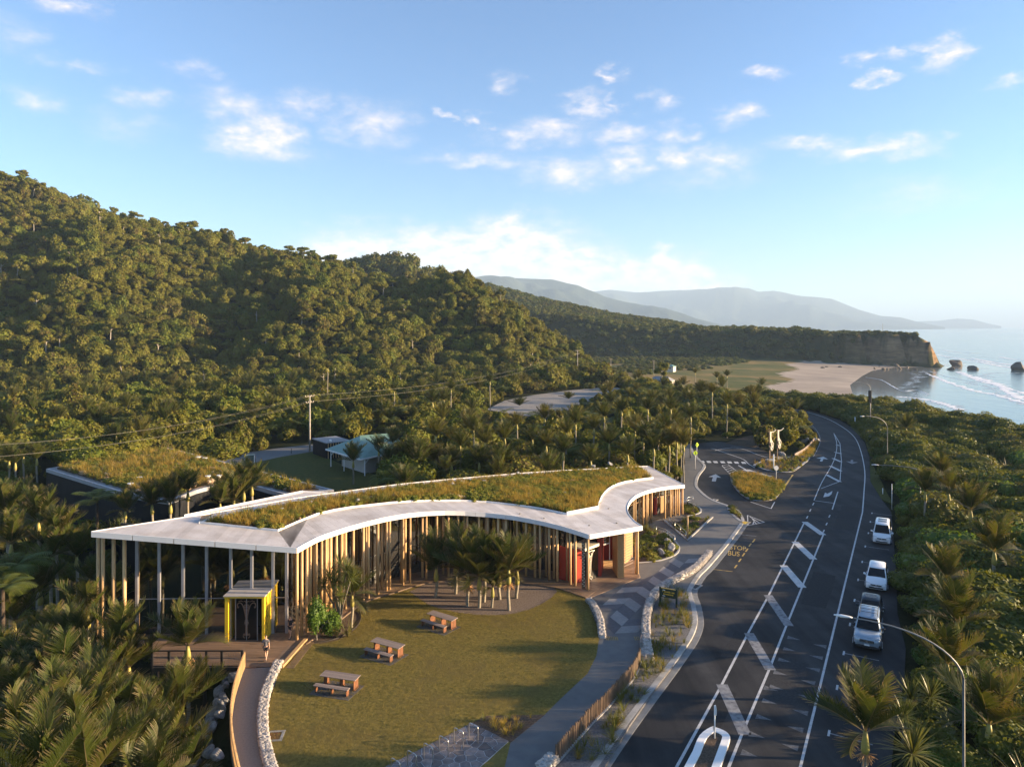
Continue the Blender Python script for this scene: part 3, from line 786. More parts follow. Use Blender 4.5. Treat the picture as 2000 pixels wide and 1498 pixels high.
KERB = [(1168,1502),(1171.7,1498),(1225.6,1420.7),(1279.4,1349),(1309,1310),(1333,1277),(1351,1250),(1360,1229),(1362.5,1211),(1358.6,1184.5),(1351,1160.6),(1354,1148.7),(1369,1124.7),(1387,1106.8),(1429,1056),(1452,1024)]
DRIVE_L = [(1418,989),(1384,976),(1364,960),(1356,948),(1360,930),(1373,912),(1366,902),(1352,886),(1345,868)]
R_EDGE = [(1770,1560),(1740,1500),(1750,1400),(1766,1332),(1769,1266),(1753,1199),(1749,1100),(1741,1000),(1722,975),(1700,940),(1698,892),(1689,864),(1670,840),(1640,820),(1580,802),(1545,797.5),(1505,797)]
L_FAR = [(1505,803),(1540,803),(1568,820),(1596,846),(1601,864),(1588,892),(1580,896)]
def ext(p0, p1, d): v = (p0 - p1).normalized(); return p0 + v * d
kb = PL(KERB); kb[0] = ext(kb[1], kb[2], 40)
re_ = PL(R_EDGE); re_[0] = Vector((0, -40, 0)) + Vector((re_[1].x - 22, 0, 0))
road_poly = [Vector((kb[0].x, -40, 0))] + kb + PL([(1440,1010)]) + PL(DRIVE_L) + PL([(1400,862),(1480,871),(1500,884)]) + PL([(1550,890),(1580,893),(1592,885)]) + PL(list(reversed(L_FAR))[2:]) + list(reversed(re_))
ROAD = ground_piece('road', road_poly, 0.0, M['asphalt'])

# footpath and forecourt
path_poly = PL([(905,1516),(972,1464),(993,1448),(1030,1420),(1062,1393)], ZP) + PL([(1095,1363.5),(1147.5,1314.5),(1165,1279.5),(1170,1248),(1168,1225),(1146,1171)], ZP) + PL([(1011,1138),(1100,1050),(1290,985),(1330,960),(1330,925),(1338,905),(1335,868)], ZP) + \
    [Vector((p.x, p.y, ZP)) for p in reversed(PL(DRIVE_L))] + PL([(1440,1010)], ZP) + [Vector((p.x, p.y, ZP)) for p in reversed(offs(kb[1:], .02))]
lawn_poly = PL([(548,1302),(530,1360),(521,1395),(520,1430),(523,1447.5),(533,1498),(545,1560),(760,1560),(985,1500),(997,1449),(1063.5,1395),(1095,1363.5),(1147.5,1314.5),(1165,1279.5),(1170,1248),(1165,1220),(1146,1171),(1100,1120),(800,1120),(700,1150),(600,1235)], ZP)
FOOT = ground_piece('footpath', path_poly, ZP - .008, M['footpath'])
LAWN = ground_piece('lawn', lawn_poly, ZP, M['lawn'])

# kerbs and channels
def kerb(path, w=.34, z0=-.2, z1=.135, side=0.5, closed=False, m=None, name='kerb'):
    mb = MB(); mb.ribbon(path, w, z0, z1, side, closed=closed)
    return tag(mb.build(name, m or M['concrete'], bevel=.03), kind='structure')
kpath = [kb[0]] + smooth(kb[1:], 3)
kerb(kpath, .42, side=.5)
kerb(kpath, .5, z1=.012, side=-.5, m=M['channel'], name='channel')
kerb(smooth(PL(DRIVE_L), 3), .45, side=-.5)
kerb(PL([(1418,989),(1440,1010),(1452,1024)]), .3, z1=.1, side=-.5)

ISL1 = [(1428,929),(1440,927),(1468,928),(1516,940),(1530,946),(1532,950),(1522,966),(1512,976),(1492,979),(1466,977),(1444,964),(1430,946),(1426.5,935)]
ISL2 = [(1472,908),(1500,898),(1554,892),(1578,893),(1581,898),(1564,912),(1548,922),(1526,923),(1500,920),(1476,912)]
ISLB = [(1335,1503),(1353,1470),(1366,1440),(1387,1424),(1399,1424.5),(1417,1432),(1426,1442),(1424,1455),(1411,1503)]
ISLC = [(1421,990),(1432,992),(1444,999),(1450,1008),(1454,1018),(1446,1020),(1432,1010),(1422,1000)]
for nm, isl, m in (('traffic_island', ISL1, M['soil']), ('traffic_island', ISL2, M['mulch']), ('traffic_island', ISLC, M['soil'])):
    pth = smooth(PL(isl), 3, True)
    ground_piece(nm, pth, .10, m)
    kerb(pth, .38, side=-.5 if sum(pth[i].x*pth[(i+1)%len(pth)].y-pth[(i+1)%len(pth)].x*pth[i].y for i in range(len(pth))) < 0 else .5, closed=True)
pth = smooth(PL(ISLB[1:-1]), 3); pth = [Vector((pth[0].x-4.5, pth[0].y-7.6, 0))] + pth + [Vector((pth[-1].x-4.0, pth[-1].y-7.6, 0))]
ground_piece('traffic_island', pth, .10, M['mulch'])
kerb(pth, .45, side=-.5, z1=.15, m=M['white_paint'])

# beds
M['marking_faint'] = mat('marking_faint', (.08,.08,.085), (.15,.15,.15), 7.0, 0.7, c3=(.055,.055,.06), scale3=3.0)
BEDS = {'path_bed': [(1180,1498),(1231,1414),(1281,1343),(1311,1304),(1333,1272),(1349,1248),(1356,1229),(1358,1211),(1354,1186),(1346,1162),(1338,1150),(1300,1152),(1280,1180),(1270,1215),(1266,1250),(1256,1290),(1230,1330),(1180,1390),(1130,1450),(1085,1500)],
        'entry_bed': [(1244,1101),(1284,1097),(1316,1085.5),(1324,1072),(1316,1059),(1297,1045.5),(1284,1032),(1257,1030),(1225,1060)],
        'ramp_bed': [(1306,1026),(1343,1057),(1391,1012),(1345,1010)],
        'end_bed': [(1337,981),(1364,992),(1369,1000),(1361,1006),(1342,1010),(1330,1000)],
        'bed_by_paving': [(922,1411),(950,1397),(1063.5,1395),(997,1449)],
        'round_bed': [(600,1256),(626,1257),(654,1251.5),(680,1240),(698,1225),(705,1209.5),(702,1198),(690,1190),(640,1200),(604,1240)],
        'palm_bed': [(800,1155),(815,1166),(836,1180),(862,1189),(895.5,1196),(930,1200),(955,1201),(985,1200),(1007.5,1197),(1036,1189),(1060,1178),(1077,1167),(1088,1155),(1083,1147),(1011,1138),(950,1134),(930,1134),(870,1134),(834,1138)]}
BEDW = {}
for nm, pl in BEDS.items():
    z = ZP + .012
    w_ = PL(pl, z); BEDW[nm] = w_
    ground_piece('garden_bed', w_, z, M['bark_gravel'] if nm in ('palm_bed',) else (M['mulch'] if nm != 'path_bed' else mat('bed_gravel', (.07,.07,.072), (.19,.18,.18), 8, .9, 1.0, 25, dist=.05, detail=8)))
kerb(smooth(PL(BEDS['entry_bed'][:6]), 3), .22, z1=.19, side=-.5)
kerb(PL([(1297,1018),(1306,1026),(1343,1057),(1391,1012)]), .28, z1=.22, side=0)
kerb(smooth(PL([(1342,1010),(1361,1006),(1369,1000),(1364,992),(1345,983)]), 3), .22, z1=.2, side=0)
kerb(resample(smooth(PL(BEDS['round_bed'][:7]), 3), 24), .06, z1=.2, side=0, m=M['dark_wood'], name='bed_edging')

# walkway to the deck
walk = PL([(478,1300),(540,1300),(519,1349.5),(508,1400),(507,1420),(512,1455),(527,1500),(545,1545),(462,1545),(458,1498),(451,1460),(450,1424),(456,1367)], ZP)
ground_piece('walkway', walk, ZP+.004, M['walkway'], .5)
ground_piece('lawn_behind', PL([(470,918),(478,905),(600,876),(665,906),(735,928),(742,965),(600,985),(520,955)], 0.0), 0.02, M['lawn_far'])
ground_piece('service_driveway', PL([(375,903),(420,893),(540,876),(610,868),(625,880),(600,884),(545,893),(480,908),(440,914)]), 0.04, M['footpath'])
ground_piece('gravel_lot', PL([(950,800),(985,783),(1040,772),(1110,763),(1200,755),(1225,764),(1140,786),(1085,812),(1020,812)]), 0.05, M['gravel'])
ground_piece('sandy_bank', PL([(1416,866),(1440,857),(1470,850),(1490,868),(1470,874)]), 0.05, M['soil'])
ground_piece('verge', PL([(1551,893),(1560,884),(1585,868),(1594,852),(1600,864),(1588,891),(1578,893)]), 0.06, M['lawn_far'])
ground_piece('verge', PL([(1722,975),(1700,940),(1699,900),(1712,920),(1728,955),(1745,985)]), 0.03, M['lawn_far'])
ground_piece('verge', PL([(1660,833),(1690,862),(1699,890),(1712,890),(1690,850),(1668,830)]), 0.03, M['lawn_far'])

# ---------------- painted markings: parts of the road
ZM = 0.004
def mark(name, pts, m='marking', z=ZM):
    mb = MB(); mb.prism(PL(pts) if not isinstance(pts[0], Vector) else pts, z - .003, z)
    return mb.build(name, M[m], ROAD)
def line(name, pts, w=.12, m='marking', z=ZM, sm=0):
    pth = PL(pts) if not isinstance(pts[0], Vector) else pts
    if sm: pth = smooth(pth, sm)
    mb = MB(); mb.ribbon(pth, w, z - .003, z, 0)
    return mb.build(name, M[m], ROAD)
EDGE = [(1563,1498),(1684.5,1000),(1687.5,960),(1689,920),(1681,880),(1669,854),(1648.5,836),(1620.5,820),(1588,808),(1550,799.5)]
e_ = PL(EDGE); e_ = [ext(e_[0], e_[1], 15)] + e_[:1] + smooth(e_[1:], 4)
line('edge_line', e_, .15)
line('edge_line', [(1552,801.5),(1575,820),(1596,842),(1602,862),(1592,886),(1588,892)], .12, 'marking_worn', sm=4)
hl, hr_ = [(1321,1498),(1411,1334),(1461.7,1235),(1500,1165),(1571.5,1019)], [(1423,1498),(1454,1420.7),(1500,1312.5),(1538,1216),(1608,1044)]
line('median_line', hl, .16); line('median_line', hr_, .16)
for a_, b_ in (((1571.5,1019),(1607.5,1044.5)), ((1552.5,1058),(1589,1092)), ((1530,1104),(1567,1147)), ((1500,1162),(1541,1222)), ((1462.5,1236),(1505,1308)), ((1410,1336),(1455,1434))):
    line('median_bar', [a_, b_], .75, 'marking_worn' if b_[1] > 1150 else 'marking', z=.008)
line('median_line', [(1590,977),(1605,942),(1628.5,900),(1634.5,868),(1628.5,846)], .12, sm=4)
line('median_line', [(1603.5,954),(1640.5,940),(1643.5,900),(1640.5,866),(1628.5,846)], .12)
for a_, b_ in (((1614,927),(1641,941)), ((1622,910),(1642.5,920)), ((1626.5,895),(1643,902)), ((1630.5,883),(1643,886)), ((1633.5,869),(1640.5,870.5))):
    line('median_bar', [a_, b_], .55, z=.008)
line('turn_bay_line', [(1591.5,977.5),(1628.5,982.5)], .14)
line('turn_bay_line', [(1636.5,960),(1625.5,995)], .14)
for x, y in ((1588.5,984),(1582.5,996.5),(1576.5,1010),(1620,1008),(1614.5,1023),(1608.8,1037)):
    line('lane_dash', [(x-1.2,y+2.4),(x+1.2,y-2.4)], .14)
def arrow(p0, p1, w=.22, head=1.1, hl=1.6, m='marking'):
    a_, b_ = P(*p0), P(*p1); d = (b_-a_).normalized(); n_ = Vector((-d.y, d.x, 0))
    q_ = b_ - d*hl
    mark('lane_arrow', [a_-n_*w, q_-n_*w, q_-n_*head*.6, b_, q_+n_*head*.6, q_+n_*w, a_+n_*w], m, .006)
arrow((1394,940),(1398,926), .3, 1.6, 2.4)
arrow((1603.5,901),(1608,892), .2, 1.6, 2.2)
arrow((1664,898),(1664,906), .2, 1.6, 2.2, 'marking_worn')
mark('lane_arrow', [(1608,971),(1611.5,961.5),(1616,964),(1622,961),(1626,958.5),(1624,965),(1619,969),(1615,969.5)], 'marking', .006)
for x in (1372,1385,1398,1412,1425.5,1439,1453):
    y = 901.5 + (x-1372)*.028
    mark('crossing_bar', [(x-6,y-1.9),(x+2,y-1.9),(x+5,y+1.9),(x-3,y+1.9)])
mark('lane_arrow', [(1441,909),(1443,908.4),(1458,917),(1464,917),(1479,922),(1464,920.4),(1461,921.2),(1450,918),(1455,917.3)], 'marking', .006)
mark('painted_symbol', [(1477,925),(1487,923),(1500,928),(1510,929.5),(1500,932),(1492,931)], 'marking_worn', .006)
mark('painted_symbol', [(1486,926),(1490,925.2),(1497,929),(1494,930)], 'marking', .010)
mark('hold_line', [(1547,927),(1550,927),(1537,946.5),(1533,946.5)], 'yellow_mark')
tri = [(1410,909),(1428,928.5),(1442,922),(1422,907)]
line('hatch_line', tri + tri[:1], .12)
for t in (.2,.4,.6,.8):
    l_ = lambda u, v: (u[0]+(v[0]-u[0])*t, u[1]+(v[1]-u[1])*t)
    line('hatch_line', [l_((1410,909),(1428,928.5)), l_((1422,907),(1442,922))], .12, z=.008)
tri = [(1460,1006),(1493,1019.5),(1461,1026)]
line('hatch_line', tri + tri[:1], .12)
for t in (.25,.5,.75): line('hatch_line', [(1460+33*t*.55,1006+13*t), (1461+32*(1-t)*.9+2, 1026-6*(1-t)*.9)], .12, z=.008)
line('give_way_line', [(1466,980),(1506,993),(1513,980)], .14)
line('drive_line', [(1388,876),(1398,878),(1430,889),(1452,897),(1462,906),(1474,913)], .16, sm=3)
line('drive_line', [(1396,880),(1430,874),(1455,878),(1480,888),(1501,894)], .14, sm=3)
# bus stop box with its lettering
line('bus_stop_line', [(1440,1043),(1477,1047)], .10, 'marking_worn')
line('bus_stop_line', [(1385,1110.5),(1431,1116)], .10, 'yellow_mark')
for x, y in ((1472,1056),(1465,1064),(1458.5,1074),(1452,1083),(1445,1094),(1437,1106)):
    line('bus_stop_dash', [(x-2.2,y+3),(x+2.2,y-3)], .14, 'yellow_mark')
for x, y in ((1377,1122),(1383,1114),(1356,1166),(1361,1184),(1365,1204),(1365,1226),(1360,1242),(1351,1257),(1335,1279),(1320,1300),(1302,1325),(1268,1372),(1247,1404),(1224,1438),(1200,1471)):
    a_ = P(x, y); best = min(range(1, len(kpath)-1), key=lambda i: (kpath[i]-a_).length)
    d = (kpath[best+1]-kpath[best-1]).normalized()
    line('no_parking_dash', [a_-d*.45, a_+d*.45], .15, 'yellow_mark')
def text_mesh(s, size, name, m, parent=None, M4=None, extrude=.002, align='CENTER'):
    cu = bpy.data.curves.new(name, 'FONT'); cu.body = s; cu.size = size; cu.extrude = extrude; cu.align_x = align; cu.align_y = 'CENTER'
    tmp = bpy.data.objects.new('text_source', cu); COL.objects.link(tmp)
    dg = bpy.context.evaluated_depsgraph_get()
    me = bpy.data.meshes.new_from_object(tmp.evaluated_get(dg)); me.name = name
    bpy.data.objects.remove(tmp)
    me.materials.clear(); me.materials.append(m)
    o = link(name, me, parent)
    if M4 is not None: o.matrix_local = M4
    return o
for s_, (x, y) in (('BUS', (1433,1081)), ('STOP', (1441,1070))):
    p = P(x, y, .006); dirv = (P(1452,1024) - P(1387,1106.8)).normalized()
    ux = Vector((dirv.y, -dirv.x, 0))
    ux = (P(1460,1082)-P(1400,1079)).normalized(); uy = dirv
    M4 = Matrix(((ux.x*.62, uy.x*1.9, 0, p.x), (ux.y*.62, uy.y*1.9, 0, p.y), (0, 0, 1, p.z), (0, 0, 0, 1)))
    text_mesh(s_, 1.15, 'road_lettering', M['yellow_mark'], ROAD, M4)
# repaired patches of the seal
for (x, y, l_, w_) in ((1530,1330,7,2.4),(1600,1150,9,2.0),(1480,1180,4,1.6),(1655,1010,12,2.2),(1560,955,8,2.5),(1440,1260,5,1.4),(1700,1180,3,1.2),(1400,1390,6,1.2)):
    c_ = P(x, y); d_ = (P(1690,1067) - P(1619,1431)).normalized(); n_ = Vector((d_.y, -d_.x, 0)); 
    q_ = [c_ + d_*(a*l_/2) + n_*(b_*w_/2) for a, b_ in ((-1,-1),(-.3,-1.08),(.6,-.95),(1,-1),(1.02,.2),(.97,1),(.1,1.06),(-1,.96))]
    mark('seal_patch', q_, 'asphalt_patch', .002)
# parking bays
BAY = [(1619,1431),(1635,1342),(1648,1275),(1660,1219),(1669,1172),(1676,1132),(1684,1097),(1690,1067),(1696,1041),(1700,1019),(1703,1002)]
bdir = (P(1690,1067) - P(1619,1431)).normalized(); bn = Vector((bdir.y, -bdir.x, 0))
for i, (x, y) in enumerate(BAY):
    p = P(x, y); L_ = 2.3
    line('bay_line', [p - bn*.05, p + bn*L_], .10, 'marking_worn')
    line('bay_line', [p - bdir*.35, p + bdir*.35], .13, 'marking', .008)
# white triangles along the lane lines
ed0, ed1 = P(1563,1498), P(1684.5,1000)
for pts, sgn, far in (([(1538,1244),(1530,1266),(1520,1287),(1511,1312),(1503,1340),(1492,1342),(1489,1367),(1477,1398),(1463,1432),(1448,1468)], 1, None), ([(1614,1263),(1607,1285),(1601,1309),(1592,1334),(1587,1363),(1578,1393),(1569,1426),(1559,1461)], -1, None)):
    for x, y in pts:
        p = P(x, y); d = bdir
        n_ = Vector((d.y, -d.x, 0)) * sgn
        mark('lane_triangle', [p - d*.30, p + d*.30, p + n_*.9], 'marking_faint', .008)
# ================================================================== VISITOR CENTRE
# glass: fresnel reflection over a dark tinted see-through
gm = bpy.data.materials.new('dark_glass'); gm.use_nodes = True
nt = gm.node_tree; nt.nodes.clear()
oo = nt.nodes.new('ShaderNodeOutputMaterial'); gl = nt.nodes.new('ShaderNodeBsdfGlossy'); tp = nt.nodes.new('ShaderNodeBsdfTransparent'); fr = nt.nodes.new('ShaderNodeFresnel'); ms = nt.nodes.new('ShaderNodeMixShader')
gl.inputs['Roughness'].default_value = .012; gl.inputs['Color'].default_value = (.92, .95, .95, 1)
tp.inputs['Color'].default_value = (.24, .28, .26, 1); fr.inputs['IOR'].default_value = 3.6
nt.links.new(fr.outputs[0], ms.inputs[0]); nt.links.new(tp.outputs[0], ms.inputs[1]); nt.links.new(gl.outputs[0], ms.inputs[2]); nt.links.new(ms.outputs[0], oo.inputs[0])
M['dark_glass'] = gm

A0, B0 = PR(178,1039), PR(580,1071)
CURVE1 = [PR(x, y) for x, y in [(580,1071),(598.8,1060.3),(623,1048),(649.6,1039),(673.6,1031),(713.7,1020),(740,1013.5),(767,1008),(799,1003),(834,999.7),(874,998.3),(908.6,999.4),(954,1002.5),(1003,1008),(1054,1017.5),(1097,1028),(1123.6,1036),(1151,1045)]]
C0, D0 = CURVE1[-1], PR(1254.5,1028)
CURVE2 = [PR(x, y) for x, y in [(1254.5,1028),(1241,1020),(1233,1011),(1227,1003),(1225,995),(1225.5,988),(1228,981.5),(1233,974.5),(1241,968),(1250,963.5),(1260,959.5),(1275,955.5),(1292,952),(1308,950),(1324,948.6),(1337,947.5)]]
E0, F0 = CURVE2[-1], PR(1266,910.5)
BACK = [PR(x, y) for x, y in [(1266,910.5),(1175,915),(1083,920),(1020,924),(950,930),(870,937),(783,945.5),(740,951),(692,957.5),(647,963.5),(580,973),(500,987),(420,1001.5),(345,1013),(260,1026),(178,1039)]]
OUTL = [A0] + CURVE1 + CURVE2 + BACK[:-1]
IN_F = [PR(388,1022), PR(543,1038)]
IN_C1 = [PR(x, y) for x, y in [(543,1038),(580,1021.6),(620,1005.5),(652,998),(687,992),(740,986),(767,983),(800,980.5),(847,979),(900,979),(950,981.5),(1003,987),(1057,994.5),(1107.6,1005.5)]]
IN_M = [PR(1107.6,1005.5), PR(1169,993.5)]
IN_C2 = [PR(x, y) for x, y in [(1169,993.5),(1169.5,987),(1171.7,981.5),(1175,973),(1180,965.5),(1188,957.5),(1198,951),(1209,946.5),(1222,943),(1248,938.5),(1276,935)]]
IN_R = [PR(1276,935), PR(1248,914.8)]
IN_B = [PR(x, y) for x, y in [(1248,914.8),(1083,926.5),(950,937.5),(783,954.5),(692,968),(647,975),(580,986),(500,1001),(388,1022)]]
INNER = IN_F + IN_C1[1:] + IN_M[1:] + IN_C2[1:] + IN_R[1:] + IN_B[1:-1]
rz = lambda x, y: RA - RB * x
VC = thing('visitor_centre', 'low visitor centre with curved white rimmed meadow roof and rows of timber posts', 'building', (0, 0, 0))
# roof slab, soffit
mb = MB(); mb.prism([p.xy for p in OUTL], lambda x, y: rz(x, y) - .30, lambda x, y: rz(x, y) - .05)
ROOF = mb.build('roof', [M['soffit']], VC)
# fascia in lengths
def fascia_run(path, seg):
    n = max(2, int(pathlen(path) / seg) + 1)
    pts = resample(path, n * 3 + 1) if len(path) > 2 else resample(path, n + 1)
    st = 3 if len(path) > 2 else 1
    for i in range(0, len(pts) - st, st):
        seg_ = pts[i:i + st + 1]
        seg_ = [seg_[0].lerp(seg_[1], .01)] + seg_[1:-1] + [seg_[-1].lerp(seg_[-2], .01)]
        mb = MB(); mb.ribbon(seg_, .05, lambda x, y: rz(x, y) - .36, lambda x, y: rz(x, y) + .055, side=-.4)
        mb.build('fascia', M['fascia'], ROOF)
fascia_run([A0, B0], 3.2); fascia_run(CURVE1, 3.0); fascia_run([C0, D0], 2.6); fascia_run(CURVE2, 2.6); fascia_run([E0, F0], 3.5); fascia_run(BACK, 6.0)
# metal roof panels between rim and meadow
def panel(quad, m='roof_metal', lift=.0):
    q = [Vector((p[0], p[1])) for p in quad]
    c = sum(q, Vector((0, 0))) / len(q)
    q = [c + (p - c) * (1 - .028 / max(.05, (p - c).length)) for p in q]
    mb = MB(); mb.prism(q, lambda x, y: rz(x, y) - .045, lambda x, y: rz(x, y) + .012 + lift)
    mb.build('roof_panel', M[m], ROOF)
def strip_panels(o, i, n):
    a, b = resample(o, n + 1), resample(i, n + 1)
    for k in range(n): panel([a[k], a[k+1], b[k+1], b[k]])
inset = offs([p for p in OUTL], .06, True)
nA = 1 + len(CURVE1)
ab = resample([A0, B0], 31)
cross_ = []
dirn = (IN_F[0] - ab[13]).normalized()
def isect(p, d, a, b):
    e = b - a; den = d.x*e.y - d.y*e.x
    if abs(den) < 1e-9: return None
    t = ((a.x-p.x)*e.y - (a.y-p.y)*e.x) / den; u = ((a.x-p.x)*d.y - (a.y-p.y)*d.x) / den
    return (t, u)
tops = []
backr = list(reversed(BACK))
for k, p in enumerate(ab):
    hit = None
    for a, b in [(IN_F[0], IN_F[1])] + [(backr[j], backr[j+1]) for j in range(6)]:
        r_ = isect(p, dirn, a, b)
        if r_ and r_[0] > 0.01 and -1e-6 <= r_[1] <= 1 + 1e-6:
            if hit is None or r_[0] < hit: hit = r_[0]
    tops.append(p + dirn * hit if hit else (Vector(IN_F[1]) if k > 15 else p + dirn*0.02))
tops[-1] = IN_F[1]
for k in range(30):
    panel([ab[0], ab[1], tops[1]] if k == 0 else [ab[k], ab[k+1], tops[k]] if (tops[k]-tops[k+1]).length < .01 else [ab[k], ab[k+1], tops[k+1], tops[k]])
strip_panels(CURVE1, IN_C1, 44)
cm = resample([C0, D0], 7); im = resample([IN_M[0], IN_M[1]], 7)
for k in range(6): panel([cm[k], cm[k+1], im[k+1], im[k]])
strip_panels(CURVE2, IN_C2, 22)
ef = resample([E0, F0], 6); ir = resample(IN_R, 6)
for k in range(5): panel([ef[k], ef[k+1], ir[k+1], ir[k]])
bk2 = [p for p in BACK if p.x > IN_F[0].x - 6]
strip_panels(BACK[:13], IN_B, 46)
# upstand round the meadow
def upstand(path, h, w=.07):
    mb = MB(); mb.ribbon(path, w, lambda x, y: rz(x, y) - .05, lambda x, y: rz(x, y) + h, side=.5)
    mb.build('upstand', M['fascia'], ROOF)
upstand(IN_F, .16); upstand(IN_C1, .16); upstand(IN_M, .3); upstand(IN_C2, .22); upstand(IN_R, .12); upstand(IN_B, .12)
mb = MB(); mb.prism([p.xy for p in offs(INNER, .08, True)], lambda x, y: rz(x, y) - .05, lambda x, y: rz(x, y) + .10)
mb.build('growing_medium', M['soil'], ROOF)
# small overflow fittings on the rim
for x, y in ((478,1030),(392,1019),(1015,1004),(1062,1013),(1150,1027),(1204,1022),(1188,994),(780,946)):
    p = PR(x, y); mb = MB(); mb.box((p.x, p.y, p.z + .05), (.16, .05, .09), .4); mb.box((p.x+.05, p.y+.02, p.z + .06), (.05, .16, .06), .7); mb.build('roof_fitting', M['galv'], ROOF)
# triangular canopy behind the main roof
CAN = [PR(x, y) for x, y in [(360,1005.5),(500,979.5),(591,958.5),(640,961.5)]]
tri_poly = CAN + [BACK[10], BACK[12]]
cn = MB(); cn.prism([p.xy for p in [CAN[0], CAN[2], CAN[3], BACK[9]+Vector((-.3,.3,0)), BACK[11]+Vector((-.3,.4,0))]], lambda x, y: rz(x, y) - .42, lambda x, y: rz(x, y) - .12)
cn.build('canopy_roof', M['roof_metal'], ROOF)
mb = MB(); mb.ribbon([CAN[0], CAN[2], CAN[3]], .06, lambda x, y: rz(x, y) - .46, lambda x, y: rz(x, y) + .02, 0); mb.build('fascia', M['fascia'], ROOF)

ZD = ZP + .06                                   # deck level
# ---------------- posts along the curve, set where the photograph shows them
def ray_hit(path, xpx):                          # plan point where the vertical plane of photo column xpx cuts the path
    s_ = (xpx - CX) / FOC
    for i in range(len(path) - 1):
        a, b = path[i], path[i+1]
        fa, fb = a.x - s_*a.y, b.x - s_*b.y
        if fa == fb or fa * fb > 0: continue
        t = fa / (fa - fb); return a.lerp(b, t)
    return None
def post(p, r=.13, m='timber', square=False):
    top = rz(p.x, p.y) - .31
    mb = MB()
    if square: mb.box((0, 0, (top - ZD)/2), (r*2, r*2, top - ZD), rnd.uniform(-.3, .3))
    else: mb.tube([(0, 0, 0), (0, 0, top - ZD)], r, 10)
    mb.build('post', M[m], VC, (p.x, p.y, ZD))
P1 = [p for p in offs(CURVE1, .35)]; P1b = offs(CURVE1, .95)
P2 = offs(CURVE2, .35); P2b = offs(CURVE2, 1.0)
def z2(x): return 500 + x / 3.744
def z3(x): return 950 + x / 3.744
row = [300,335,372,398,440,480,512,545,588,625,655,712,785,822,890,955,978,1075,1127,1245,1322,1407,1477,1545,1630,1693,1770,1830]
rowb = [385,428,525,640,805,922,1065,1092,1217,1368,1525,1680,1810]
for v in row:
    p = ray_hit(P1, z2(v))
    if p: post(p, .11 if v not in (545, 890) else .14)
for v in rowb:
    p = ray_hit(P1b, z2(v))
    if p: post(p, .115)
for v in (8,85,143,290,355,392,460,518,613,650,742):
    p = ray_hit(P1, z3(v))
    if p: post(p, .125)
for v in (128,224,437,495,590):
    p = ray_hit(P1b, z3(v))
    if p: post(p, .115)
for v in (1105,1145,1170,1208,1305,1345,1380,1408,1445):
    p = ray_hit(P2, z3(v))
    if p is None: p = P2[-1]
    post(p, .115)
for v in (1075,1090,1120,1180,1200,1325,1360,1395):
    p = ray_hit(P2b, z3(v))
    if p: post(p, .10)
post(offs([C0, D0], .35)[1] + Vector((-.35, -.1, 0)), .12)
# corner timber posts on the left end
lin = offs([A0, B0], 1.0); lin = [ext(lin[0], lin[1], 3), lin[1]]
for x in (192, 201, 222, 243):
    p = ray_hit(lin, x)
    mb = MB(); top = rz(p.x, p.y) - .31; mb.tube([(0,0,0),(0,0,top-th(p.x,p.y)+.2)], .14, 10); mb.build('post', M['timber'], VC, (p.x, p.y, th(p.x,p.y)-.2))

# ---------------- glazing
def glaze(path, xs, mull='steel_grey', mw=.16, md=.2, z0=ZD, tint='dark_glass', rails=()):
    pts = [ray_hit(path, x) if not isinstance(x, Vector) else x for x in xs]
    pts = [p for p in pts if p]
    for i, p in enumerate(pts):
        q = pts[i+1] if i + 1 < len(pts) else pts[i-1]
        ang = math.atan2(q.y - p.y, q.x - p.x)
        top = rz(p.x, p.y) - .31
        mb = MB(); mb.box((0, 0, (top - z0)/2), (mw, md, top - z0), ang); mb.build('mullion', M[mull], VC, (p.x, p.y, z0))
        if i + 1 < len(pts):
            mb = MB(); d = (q - p).normalized()
            mb.ribbon([p + d*mw*.45, q - d*mw*.45], .03, z0 + .05, lambda x, y: rz(x, y) - .33, 0)
            g_ = mb.build('glass_pane', M[tint], VC)
            for r_ in rails:
                mb = MB(); mb.beam((p.x+d.x*mw*.5, p.y+d.y*mw*.5, z0 + r_), (q.x-d.x*mw*.5, q.y-d.y*mw*.5, z0 + r_), .07, .05); mb.build('transom', M[mull], VC)
    return pts
fl = offs([A0, B0], 2.0); fl = [fl[0], ext(fl[1], fl[0], 3)]
FP = glaze(fl, [268, 311.5, 358, 404, 451, 492, 533.5, 560], mw=.2, md=.24, rails=(2.75,))
G1 = offs(CURVE1, 2.5)
gx1 = [G1[0] + Vector((.3, .2, 0))] + resample(G1, 34)[1:-3]
glaze(G1, [FP[-1]] + resample(G1, 34)[2:-4], 'black_metal', .07, .1, rails=(1.1, 2.6))
G2 = offs(CURVE2, 2.4)
glaze(G2, resample(G2, 12)[4:], 'timber_cedar', .1, .14, rails=(2.1,))
